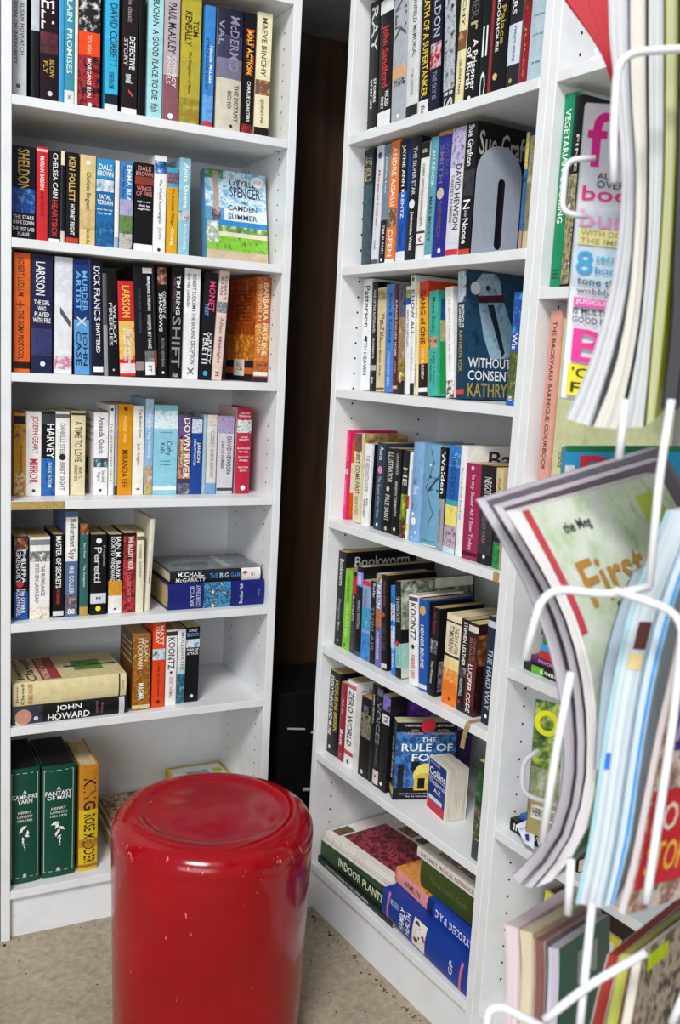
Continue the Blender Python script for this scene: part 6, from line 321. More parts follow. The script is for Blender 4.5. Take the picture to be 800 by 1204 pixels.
SHEETS = [
 dict(label='white fitness magazine with large pink letters behind the upper wire hoop', name='magazine', corners=[(0.3073, -1.2586, 1.486), (0.3853, -1.2988, 1.4855), (0.3594, -1.3318, 1.2173), (0.2815, -1.2901, 1.2267)], thick=0.006, colour='eef0f4', prints=[('fp', 0, 1, 0, 1, 'f0f2f6', 'e2e8f2', 'f4f4f6'), ('fp', 0, 1, 0.36, 0.62, 'dce8f2', 'c4dcec', 'eaf2f8'), ('ft', 'fi', 0.04, 0.37, 0.03, 0.215, 'ee2a9a'), ('ft', 'ALL', 0.17, 0.34, 0.233, 0.255, '3a3c44'), ('ft', 'OVER', 0.17, 0.46, 0.26, 0.285, '3a3c44'), ('ft', 'body', 0.03, 0.66, 0.28, 0.345, 'ee3a8a'), ('ft', 'burn', 0.03, 0.66, 0.36, 0.42, 'f4a0c4'), ('fb', 0.03, 0.7, 0.425, 0.48, 'f0e8a8'), ('ft', 'WITH DOUBLE', 0.05, 0.68, 0.43, 0.45, 'b4a86a'), ('ft', 'THE IMPACT', 0.05, 0.66, 0.457, 0.475, 'b4a86a'), ('ft', '8', 0.03, 0.2, 0.5, 0.58, '3fa8d8'), ('ft', 'secrets to', 0.22, 0.7, 0.51, 0.535, '5fb8e0'), ('ft', 'body', 0.22, 0.5, 0.55, 0.58, '3f98d0'), ('ft', 'tone the', 0.05, 0.5, 0.59, 0.615, '55606a'), ('ft', 'wobbly bits', 0.05, 0.6, 0.625, 0.65, '55606a'), ('fb', 0.03, 0.72, 0.66, 0.69, 'ee6ab4'), ('ft', 'JUGGLING ACT', 0.05, 0.7, 0.665, 0.685, 'fbe6f2'), ('ft', 'IS MULTI-TASKING', 0.03, 0.74, 0.695, 0.715, '2a2c34'), ('ft', 'GOOD FOR YOU', 0.03, 0.66, 0.725, 0.745, '2a2c34'), ('ft', 'B', 0.05, 0.42, 0.765, 0.875, 'ee3a9a'), ('fb', 0.03, 0.5, 0.885, 0.99, 'efe03a'), ('ft', "'CO", 0.07, 0.4, 0.895, 0.93, '2a2a20'), ('ft', 'FIT', 0.07, 0.38, 0.945, 0.98, '2a2a20')]),
 dict(label='sky blue magazine with red capital letter and green edge behind the rack wires', name='magazine', corners=[(0.3773, -1.1891, 1.1745), (0.4886, -1.2451, 1.1811), (0.4833, -1.2598, 1.0803), (0.3705, -1.203, 1.0736)], thick=0.02, colour='2f9fd0', prints=[('fb', 0, 1, 0, 0.06, '1f7a4a'), ('ft', 'P', 0.12, 0.4, 0.1, 0.5, 'd02a34'), ('fb', 0, 0.08, 0.2, 0.5, 'f0f0f0'), ('ft', 'D', 0.45, 0.62, 0.1, 0.2, 'c9dca0')]),
 dict(label='glossy leaflet with yellow ring over garden photograph in small wire holder', name='leaflet', corners=[(0.3569, -1.2019, 0.9078), (0.3832, -1.2162, 0.9031), (0.3721, -1.2351, 0.7602), (0.3444, -1.2193, 0.7692)], thick=0.003, colour='4a5a34', prints=[('fp', 0, 1, 0, 0.62, '22301c', '5a7a34', 'c4d86a', '1a2418'), ('fp', 0, 1, 0.5, 0.72, 'c9d0a0', '8a9a6a', 'e6e6cc'), ('fb', 0, 1, 0.72, 1, 'a99a6a'), ('fb', 0.1, 0.9, 0.78, 0.88, 'ece9dc'), ('ft', 'HERITAGE', 0.15, 0.85, 0.8, 0.86, '22221e'), ('ring', 0.42, 0.16, 0.44, 'f2ee1a')]),
 dict(label='white card with small blue square leaning on the lower shelf', name='leaflet', corners=[(0.7115, -0.7509, 0.4898), (0.7152, -0.7902, 0.5227), (0.6939, -0.8204, 0.4846), (0.692, -0.8003, 0.4854)], thick=0.002, colour='eceff4', prints=[('fb', 0.35, 0.65, 0.55, 0.8, '1f3a8a'), ('fb', 0.1, 0.8, 0.25, 0.3, 'a9b4d0')]),
]
RACK_WIRES = [
 [(0.1317, -1.5025, 1.3624), (0.1324, -1.4972, 1.3954), (0.1357, -1.4911, 1.4402), (0.1829, -1.5144, 1.4461), (0.215, -1.5309, 1.446)],
 [(0.264, -1.3235, 1.3763), (0.2459, -1.3138, 1.3787), (0.25, -1.3084, 1.4219), (0.2713, -1.319, 1.4245)],
 [(0.1354, -1.5266, 1.2335), (0.1309, -1.5305, 1.1977)],
 [(0.1525, -1.5465, 1.2351), (0.1452, -1.5506, 1.1899), (0.1384, -1.5583, 1.1247)],
 [(0.0682, -1.5357, 1.0798), (0.0794, -1.534, 1.1225), (0.1137, -1.5522, 1.1196), (0.1384, -1.5583, 1.1247)],
 [(0.116, -1.5528, 1.1227), (0.147, -1.5796, 1.113), (0.138, -1.5879, 1.0509), (0.1258, -1.5952, 0.9726), (0.1218, -1.5975, 0.9471)],
 [(0.1058, -1.5343, 1.0678), (0.097, -1.5378, 1.0213), (0.0879, -1.5429, 0.9646)],
 [(0.3613, -1.2551, 0.8102), (0.3221, -1.2331, 0.8207), (0.3251, -1.2287, 0.8552), (0.3393, -1.2341, 0.8663)],
 [(0.111, -1.5661, 0.9321), (0.1004, -1.577, 0.9033), (0.0915, -1.5862, 0.8566)],
 [(0.0376, -1.5657, 0.8472), (0.0427, -1.5629, 0.8788), (0.0498, -1.5663, 0.8802), (0.097, -1.5948, 0.8557)],
 [(0.1034, -1.5525, 0.9553), (0.1009, -1.5569, 0.9219)],
 [(0.074, -1.5748, 0.8704), (0.0967, -1.5828, 0.8915), (0.1284, -1.5954, 0.9131)],
 [(0.1409, -1.6088, 0.8724), (0.1503, -1.6098, 0.8947)],
]
WIRE_R = 0.0026
RACK_POST = (0.5034, -1.4853, 1.1516)
RACK_ARMS = [(0.215, -1.5309, 1.446), (0.147, -1.5796, 1.113), (0.1503, -1.6098, 0.8947)]

# ------------------------------------------------------------------ materials
def lin(h):
    v = [int(h[i:i + 2], 16) / 255 for i in (0, 2, 4)]
    return tuple(c / 12.92 if c <= 0.04045 else ((c + 0.055) / 1.055) ** 2.4 for c in v) + (1,)


MATS = {}


def new_mat(key):
    mt = bpy.data.materials.new(key)
    mt.use_nodes = True
    nt = mt.node_tree
    return mt, nt, nt.nodes['Principled BSDF']


def noise(nt, scale, detail=3, coord='Object', rough=0.6):
    tc = nt.nodes.new('ShaderNodeTexCoord')
    n = nt.nodes.new('ShaderNodeTexNoise')
    n.inputs['Scale'].default_value = scale
    n.inputs['Detail'].default_value = detail
    n.inputs['Roughness'].default_value = rough
    nt.links.new(tc.outputs[coord], n.inputs['Vector'])
    return n


def ramp(nt, src, stops, interp='LINEAR'):
    r = nt.nodes.new('ShaderNodeValToRGB')
    r.color_ramp.interpolation = interp
    e = r.color_ramp.elements
    while len(e) < len(stops):
        e.new(0.5)
    for el, (p, c) in zip(e, stops):
        el.position = p
        el.color = c
    nt.links.new(src, r.inputs[0])
    return r


def mul(c, k):
    return (min(1, c[0] * k), min(1, c[1] * k), min(1, c[2] * k), 1)


def bump(nt, p, src, strength, dist=0.001):
    b = nt.nodes.new('ShaderNodeBump')
    b.inputs['Strength'].default_value = strength
    b.inputs['Distance'].default_value = dist
    nt.links.new(src, b.inputs['Height'])
    nt.links.new(b.outputs[0], p.inputs['Normal'])


def cover_mat(h, rough=0.38):
    k = ('cover', h, rough)
    if k not in MATS:
        mt, nt, p = new_mat('card_' + h)
        c = lin(h)
        n = noise(nt, 60, 4)
        r = ramp(nt, n.outputs[0], [(0.3, mul(c, 0.86)), (0.55, c), (0.78, mul(c, 1.12))])
        nt.links.new(r.outputs[0], p.inputs['Base Color'])
        p.inputs['Roughness'].default_value = rough
        p.inputs['Specular IOR Level'].default_value = 0.3
        MATS[k] = mt
    return MATS[k]


def ink_mat(h):
    k = ('ink', h)
    if k not in MATS:
        mt, nt, p = new_mat('ink_' + h)
        p.inputs['Base Color'].default_value = lin(h)
        p.inputs['Roughness'].default_value = 0.45
        MATS[k] = mt
    return MATS[k]


def picture_mat(cols, scale=55):
    k = ('picture', tuple(cols), scale)
    if k not in MATS:
        mt, nt, p = new_mat('printed_picture')
        n = noise(nt, scale, 4, rough=0.65)
        m_ = len(cols)
        st = [(0.33 + 0.34 * (i / max(1, m_ - 1)), lin(c)) for i, c in enumerate(cols)]
        r = ramp(nt, n.outputs[0], st)
        nt.links.new(r.outputs[0], p.inputs['Base Color'])
        p.inputs['Roughness'].default_value = 0.4
        MATS[k] = mt
    return MATS[k]


def pages_mat(h):
    k = ('pages', h)
    if k not in MATS:
        mt, nt, p = new_mat('page_edges_' + h)
        tc = nt.nodes.new('ShaderNodeTexCoord')
        mp = nt.nodes.new('ShaderNodeMapping')
        mp.inputs['Scale'].default_value = (900, 14, 14)
        nt.links.new(tc.outputs['Object'], mp.inputs[0])
        n = nt.nodes.new('ShaderNodeTexNoise')
        n.inputs['Scale'].default_value = 1.0
        n.inputs['Detail'].default_value = 2
        nt.links.new(mp.outputs[0], n.inputs['Vector'])
        c = lin(h)
        r = ramp(nt, n.outputs[0], [(0.32, mul(c, 0.62)), (0.5, c), (0.7, mul(c, 1.12))])
        nt.links.new(r.outputs[0], p.inputs['Base Color'])
        p.inputs['Roughness'].default_value = 0.8
        MATS[k] = mt
    return MATS[k]


def laminate():
    mt, nt, p = new_mat('white_laminate')
    n = noise(nt, 9, 6)
    c = lin('e6e8ea')
    r = ramp(nt, n.outputs[0], [(0.3, mul(c, 0.9)), (0.5, c), (0.75, mul(c, 1.03))])
    n2 = noise(nt, 140, 2)
    r2 = ramp(nt, n2.outputs[0], [(0.70, (1, 1, 1, 1)), (0.76, (0.55, 0.53, 0.5, 1))])
    mx = nt.nodes.new('ShaderNodeMix')
    mx.data_type = 'RGBA'
    mx.blend_type = 'MULTIPLY'
    mx.inputs[0].default_value = 0.6
    nt.links.new(r.outputs[0], mx.inputs[6])
    nt.links.new(r2.outputs[0], mx.inputs[7])
    nt.links.new(mx.outputs[2], p.inputs['Base Color'])
    p.inputs['Roughness'].default_value = 0.42
    return mt


def simple(name, h, rough=0.5, metal=0.0, var=0.12, scale=20, bmp=0.0):
    mt, nt, p = new_mat(name)
    c = lin(h)
    n = noise(nt, scale, 5)
    r = ramp(nt, n.outputs[0], [(0.3, mul(c, 1 - var)), (0.7, mul(c, 1 + var))])
    nt.links.new(r.outputs[0], p.inputs['Base Color'])
    p.inputs['Roughness'].default_value = rough
    p.inputs['Metallic'].default_value = metal
    if bmp:
        bump(nt, p, n.outputs[0], bmp)
    return mt


LAM = laminate()
CHIP = simple('bare_chipboard', 'b09455', 0.9, 0, 0.35, 260)
STEEL = simple('steel', 'c9cbcd', 0.35, 0.3)
DARK = simple('dark_hole', '0b0b0c', 0.8)
BROWN = None


def floor_mat():
    mt, nt, p = new_mat('worn_concrete')
    n = noise(nt, 3.2, 8, rough=0.7)
    c = lin('a59a84')
    r = ramp(nt, n.outputs[0], [(0.25, mul(c, 0.62)), (0.5, c), (0.72, mul(c, 1.3))])
    n2 = noise(nt, 60, 6, rough=0.75)
    r2 = ramp(nt, n2.outputs[0], [(0.3, (0.62, 0.62, 0.62, 1)), (0.6, (1.08, 1.08, 1.08, 1))])
    mx = nt.nodes.new('ShaderNodeMix')
    mx.data_type = 'RGBA'
    mx.blend_type = 'MULTIPLY'
    mx.inputs[0].default_value = 1
    nt.links.new(r.outputs[0], mx.inputs[6])
    nt.links.new(r2.outputs[0], mx.inputs[7])
    n3 = noise(nt, 17, 3)
    r3 = ramp(nt, n3.outputs[0], [(0.27, (0.25, 0.24, 0.22, 1)), (0.31, (1, 1, 1, 1))])
    mx2 = nt.nodes.new('ShaderNodeMix')
    mx2.data_type = 'RGBA'
    mx2.blend_type = 'MULTIPLY'
    mx2.inputs[0].default_value = 0.8
    nt.links.new(mx.outputs[2], mx2.inputs[6])
    nt.links.new(r3.outputs[0], mx2.inputs[7])
    nt.links.new(mx2.outputs[2], p.inputs['Base Color'])
    p.inputs['Roughness'].default_value = 0.75
    bump(nt, p, n2.outputs[0], 0.35, 0.002)
    return mt


def wood_mat():
    mt, nt, p = new_mat('dark_brown_timber')
    tc = nt.nodes.new('ShaderNodeTexCoord')
    mp = nt.nodes.new('ShaderNodeMapping')
    mp.inputs['Scale'].default_value = (26, 26, 1.6)
    nt.links.new(tc.outputs['Object'], mp.inputs[0])
    n = nt.nodes.new('ShaderNodeTexNoise')
    n.inputs['Scale'].default_value = 1.5
    n.inputs['Detail'].default_value = 6
    nt.links.new(mp.outputs[0], n.inputs['Vector'])
    r = ramp(nt, n.outputs[0], [(0.3, lin('2a1b0f')), (0.7, lin('4a3019'))])
    nt.links.new(r.outputs[0], p.inputs['Base Color'])
    p.inputs['Roughness'].default_value = 0.6
    return mt


def vinyl_mat():
    mt, nt, p = new_mat('red_vinyl')
    n = noise(nt, 5, 4)
    c = lin('96000f')
    r = ramp(nt, n.outputs[0], [(0.3, mul(c, 0.8)), (0.7, mul(c, 1.15))])
    # scuffs: short pale scratches worn into the vinyl
    tc = nt.nodes.new('ShaderNodeTexCoord')
    mp = nt.nodes.new('ShaderNodeMapping')
    mp.inputs['Scale'].default_value = (1, 1, 0.35)
    nt.links.new(tc.outputs['Object'], mp.inputs[0])
    n2 = nt.nodes.new('ShaderNodeTexNoise')
    n2.inputs['Scale'].default_value = 120
    n2.inputs['Detail'].default_value = 3
    nt.links.new(mp.outputs[0], n2.inputs['Vector'])
    # more wear around the edge of the seat
    sx = nt.nodes.new('ShaderNodeSeparateXYZ')
    nt.links.new(tc.outputs['Object'], sx.inputs[0])
    mr = nt.nodes.new('ShaderNodeMapRange')
    mr.interpolation_type = 'SMOOTHSTEP'
    mr.inputs[1].default_value = STOOL[3] - 0.06
    mr.inputs[2].default_value = STOOL[3] - 0.03
    mr.inputs[3].default_value = 0.0
    mr.inputs[4].default_value = 0.08
    nt.links.new(sx.outputs[2], mr.inputs[0])
    mr2 = nt.nodes.new('ShaderNodeMapRange')
    mr2.inputs[1].default_value = STOOL[3] - 0.022
    mr2.inputs[2].default_value = STOOL[3] - 0.004
    mr2.inputs[3].default_value = 0.0
    mr2.inputs[4].default_value = 0.08
    nt.links.new(sx.outputs[2], mr2.inputs[0])
    ad = nt.nodes.new('ShaderNodeMath')
    nt.links.new(n2.outputs[0], ad.inputs[0])
    nt.links.new(mr.outputs[0], ad.inputs[1])
    sb = nt.nodes.new('ShaderNodeMath')
    sb.operation = 'SUBTRACT'
    nt.links.new(ad.outputs[0], sb.inputs[0])
    nt.links.new(mr2.outputs[0], sb.inputs[1])
    r2 = ramp(nt, sb.outputs[0], [(0.725, (0, 0, 0, 1)), (0.75, (1, 1, 1, 1))])
    mx = nt.nodes.new('ShaderNodeMix')
    mx.data_type = 'RGBA'
    nt.links.new(r2.outputs[0], mx.inputs[0])
    nt.links.new(r.outputs[0], mx.inputs[6])
    mx.inputs[7].default_value = lin('d9707c')
    nt.links.new(mx.outputs[2], p.inputs['Base Color'])
    p.inputs['Roughness'].default_value = 0.17
    p.inputs['Specular IOR Level'].default_value = 0.4
    p.inputs['Coat Weight'].default_value = 0.1
    p.inputs['Coat Roughness'].default_value = 0.12
    n3 = noise(nt, 8, 2)
    bump(nt, p, n3.outputs[0], 0.4, 0.012)
    return mt


# ------------------------------------------------------------------ object helpers
def obj(name, verts, faces, mat, parent=None, smooth=False, mats=None, fmats=None):
    me = bpy.data.meshes.new(name)
    me.from_pydata([tuple(v) for v in verts], [], faces)
    if mats:
        for x in mats:
            me.materials.append(x)
        if fmats:
            me.polygons.foreach_set('material_index', fmats)
    else:
        me.materials.append(mat)
    if smooth:
        me.polygons.foreach_set('use_smooth', [True] * len(me.polygons))
    me.update()
    o = bpy.data.objects.new(name, me)
    col.objects.link(o)
    if parent:
        o.parent = parent
    return o


def empty(name, label=None, cat=None, group=None):
    o = bpy.data.objects.new(name, None)
    col.objects.link(o)
    o.empty_display_size = 0.05
    if label:
        o['label'] = label
        o['category'] = cat
    if group:
        o['group'] = group
    return o


def box_vf(x0, x1, y0, y1, z0, z1, bevel=0.0):
    if bevel <= 0:
        v = [(x0, y0, z0), (x1, y0, z0), (x1, y1, z0), (x0, y1, z0), (x0, y0, z1), (x1, y0, z1), (x1, y1, z1), (x0, y1, z1)]
        return v, [(3, 2, 1, 0), (4, 5, 6, 7), (0, 1, 5, 4), (1, 2, 6, 5), (2, 3, 7, 6), (3, 0, 4, 7)]
    bm = bmesh.new()
    bmesh.ops.create_cube(bm, size=1)
    for v in bm.verts:
        v.co = ((x0 + x1) / 2 + v.co.x * (x1 - x0), (y0 + y1) / 2 + v.co.y * (y1 - y0), (z0 + z1) / 2 + v.co.z * (z1 - z0))
    bmesh.ops.bevel(bm, geom=bm.edges[:], offset=bevel, segments=1, affect='EDGES')
    bm.verts.index_update()
    vs = [tuple(v.co) for v in bm.verts]
    fs = [tuple(v.index for v in f.verts) for f in bm.faces]
    bm.free()
    return vs, fs


def box(name, x0, x1, y0, y1, z0, z1, mat, parent=None, bevel=0.0):
    v, f = box_vf(x0, x1, y0, y1, z0, z1, bevel)
    return obj(name, v, f, mat, parent)


def tube_vf(pts, r, n=8, closed=False):
    pts = [Vector(p) for p in pts]
    verts, faces = [], []
    N = len(pts)
    up = None
    for i, p in enumerate(pts):
        a = pts[i - 1] if i > 0 else (pts[-1] if closed else p)
        b = pts[i + 1] if i < N - 1 else (pts[0] if closed else p)
        t = (b - a).normalized()
        if up is None:
            up = t.orthogonal().normalized()
        up = (up - t * up.dot(t))
        up = up.normalized() if up.length > 1e-6 else t.orthogonal().normalized()
        s = t.cross(up)
        for k in range(n):
            an = 2 * math.pi * k / n
            verts.append(p + up * (r * math.cos(an)) + s * (r * math.sin(an)))
    for i in range(N if closed else N - 1):
        j = (i + 1) % N
        for k in range(n):
            k2 = (k + 1) % n
            faces.append((i * n + k, i * n + k2, j * n + k2, j * n + k))
    if not closed:
        faces.append(tuple(range(n))[::-1])
        faces.append(tuple((N - 1) * n + k for k in range(n)))
    return verts, faces


def round_path(pts, rad, seg=5):
    pts = [Vector(p) for p in pts]
    out = [pts[0]]
    for i in range(1, len(pts) - 1):
        p = pts[i]
        a = (pts[i - 1] - p)
        b = (pts[i + 1] - p)
        r = min(rad, a.length * 0.45, b.length * 0.45)
        s, e = p + a.normalized() * r, p + b.normalized() * r
        for k in range(seg + 1):
            t = k / seg
            out.append(s * (1 - t) ** 2 + p * 2 * t * (1 - t) + e * t * t)
    out.append(pts[-1])
    return out


# ------------------------------------------------------------------ lettering
TEXT_CACHE = {}


def text_mesh(s, weight=0.012):
    """glyph outlines of a string, scaled into the unit square"""
    k = (s, weight)
    if k in TEXT_CACHE:
        return TEXT_CACHE[k]
    cu = bpy.data.curves.new('lettering', 'FONT')
    cu.body = s
    cu.resolution_u = 2
    cu.offset = weight
    cu.fill_mode = 'FRONT' if hasattr(cu, 'fill_mode') else cu.fill_mode
    o = bpy.data.objects.new('lettering_source', cu)
    col.objects.link(o)
    dg = bpy.context.evaluated_depsgraph_get()
    me = o.evaluated_get(dg).to_mesh()
    vs = [(v.co.x, v.co.y) for v in me.vertices]
    fs = [tuple(p.vertices) for p in me.polygons]
    o.evaluated_get(dg).to_mesh_clear()
    bpy.data.objects.remove(o)
    bpy.data.curves.remove(cu)
    x0 = min(v[0] for v in vs); x1 = max(v[0] for v in vs)
    y0 = min(v[1] for v in vs); y1 = max(v[1] for v in vs)
    vs = [((v[0] - x0) / max(1e-6, x1 - x0), (v[1] - y0) / max(1e-6, y1 - y0)) for v in vs]
    TEXT_CACHE[k] = (vs, fs)
    return vs, fs


def prefetch(strings):
    """evaluate all strings in one dependency-graph pass"""
    objs = []
    for s in strings:
        if (s, 0.012) in TEXT_CACHE:
            continue
        cu = bpy.data.curves.new('lettering', 'FONT')
        cu.body = s
        cu.resolution_u = 2
        cu.offset = 0.012
        o = bpy.data.objects.new('lettering_source', cu)
        col.objects.link(o)
        objs.append((s, o, cu))
    dg = bpy.context.evaluated_depsgraph_get()
    dg.update()
    for s, o, cu in objs:
        ev = o.evaluated_get(dg)
        me = ev.to_mesh()
        vs = [(v.co.x, v.co.y) for v in me.vertices]
        fs = [tuple(p.vertices) for p in me.polygons]
        ev.to_mesh_clear()
        x0 = min(v[0] for v in vs); x1 = max(v[0] for v in vs)
        y0 = min(v[1] for v in vs); y1 = max(v[1] for v in vs)
        TEXT_CACHE[(s, 0.012)] = ([((v[0] - x0) / max(1e-6, x1 - x0), (v[1] - y0) / max(1e-6, y1 - y0)) for v in vs], fs)
    for s, o, cu in objs:
        bpy.data.objects.remove(o)
        bpy.data.curves.remove(cu)


# ------------------------------------------------------------------ setting
FRAME_A = Matrix.Identity(4)
FRAME_B = Matrix.Translation((B_ORIGIN[0], B_ORIGIN[1], 0)) @ Matrix.Rotation(B_ANGLE, 4, 'Z')
FRAMES = {'A': FRAME_A, 'B': FRAME_B, 'C': FRAME_B}


def structure(o):
    o['kind'] = 'structure'
    return o


fl = structure(box('floor', -2.6, 2.4, -3.6, 0.36, -0.08, 0.0, floor_mat()))
WOOD = wood_mat()
structure(box('wall_back', -2.6, 2.4, 0.31, 0.36, 0.0, 2.32, WOOD))
wr = structure(box('wall_right', -0.428, 2.6, 0.31, 0.36, 0.0, 2.32, WOOD))
wr.matrix_world = FRAME_B
CEIL = simple('grey_ceiling_board', 'a2a4a4', 0.9, 0, 0.25, 14)
structure(box('ceiling', -0.1, 1.35, 0.0, 0.31, 2.03, 2.06, CEIL))

# ------------------------------------------------------------------ bookcases
def bookcase(label, frame, s0, width, shelves, chips=()):
    root = empty('bookcase', label, 'bookcase')
    root.matrix_world = FRAMES[frame] @ Matrix.Translation((s0, 0, 0))
    b = 0.0008
    w = width
    for x0 in (-BOARD, w):
        sp = box('side_panel', x0, x0 + BOARD, 0, DEPTH + 0.004, 0, CASE_TOP, LAM, root, b)
        # rows of drilled peg holes on the inner face
        xs = x0 + BOARD + 0.0002 if x0 < 0 else x0 - 0.0002
        hv, hf = [], []
        z = 0.17
        while z < 1.95:
            for yy in (0.045, 0.225):
                base = len(hv)
                for k in range(6):
                    an = k * math.pi / 3
                    hv.append((xs, yy + 0.0026 * math.cos(an), z + 0.0026 * math.sin(an)))
                fc = tuple(range(base, base + 6))
                hf.append(fc if x0 < 0 else fc[::-1])
            z += 0.032
        ho = obj('peg_holes', hv, hf, DARK, sp)
        ho['kind'] = 'stuff'
    box('top_board', 0.0002, w - 0.0002, 0, DEPTH, CASE_TOP - SHELF_T, CASE_TOP, LAM, root, b)
    box('back_panel', 0, w, DEPTH, DEPTH + 0.004, 0.0, CASE_TOP, LAM, root)
    for i, z in enumerate(shelves):
        sh = box('shelf', 0.0004, w - 0.0004, 0, DEPTH - 0.001, z - SHELF_T, z, LAM, root, b)
        if i < len(shelves) - 1:
            for x in (0.005, w - 0.005):
                for yy in (0.045, 0.225):
                    v, f = tube_vf([(x - 0.0048, yy, z - SHELF_T - 0.0028), (x + 0.0048, yy, z - SHELF_T - 0.0028)], 0.0026, 8)
                    obj('shelf_peg', v, f, STEEL, sh)
        for (ci, a, c) in chips:
            if ci == i:
                e = box('bare_edge', a, c, -0.0006, 0.001, z - SHELF_T + 0.0006, z - 0.0006, CHIP, sh)
                e['label'] = 'exposed raw chipboard edge'
    box('kick_board', 0.0004, w - 0.0004, 0.012, 0.028, 0.0, shelves[-1] - SHELF_T, LAM, root)
    return root


bookcase('white laminate bookcase standing behind the red stool', 'A', 0, WIDTH_A, SHELVES_A, [(3, 0.0006, 0.104)])
bookcase('white laminate bookcase holding the metal bookend', 'B', 0, WIDTH_B, SHELVES_B, [(3, WIDTH_B - 0.016, WIDTH_B - 0.001)])
C_S0 = WIDTH_B + 2 * BOARD + 0.0004
SHELVES_C = [1.7063, 1.3806, 1.075, 0.757, 0.4686, 0.1156]
bookcase('white laminate bookcase partly hidden by the magazine rack', 'C', C_S0, 0.56, SHELVES_C)
# end panel of the neighbouring unit that continues the left row
nb = empty('storage_unit', 'pale grey storage unit end beside the stool bookcase', 'cabinet')
GREYP = simple('pale_grey_board', 'b9bcba', 0.5, 0, 0.06, 12)
box('side_panel', -0.62, -0.0200, 0.004, DEPTH, 0.0, CASE_TOP, GREYP, nb, 0.001)
v, f = tube_vf(round_path([(-0.045, 0.004, 0.16), (-0.045, -0.018, 0.16), (-0.045, -0.018, 0.24), (-0.045, 0.004, 0.24)], 0.012), 0.004, 8)
obj('handle', v, f, DARK, nb, True)

# ------------------------------------------------------------------ books
prefetch({e[1] for b in BOOKS for e in b[13] if e[0] in ('t', 'h', 'ft', 'kt')})
NAMES = {'t': 'lettering', 'h': 'lettering', 'ft': 'lettering', 'kt': 'lettering', 'p': 'printed_picture', 'fp': 'printed_picture', 'kp': 'printed_picture', 'b': 'colour_band', 'fb': 'colour_band', 'kb': 'colour_band', 'o': 'emblem', 'fo': 'emblem'}
PAGE_TONES = ['c8b07c', 'bb9f68', 'd2c094', 'c4aa74', 'dccfae', 'b4955c']


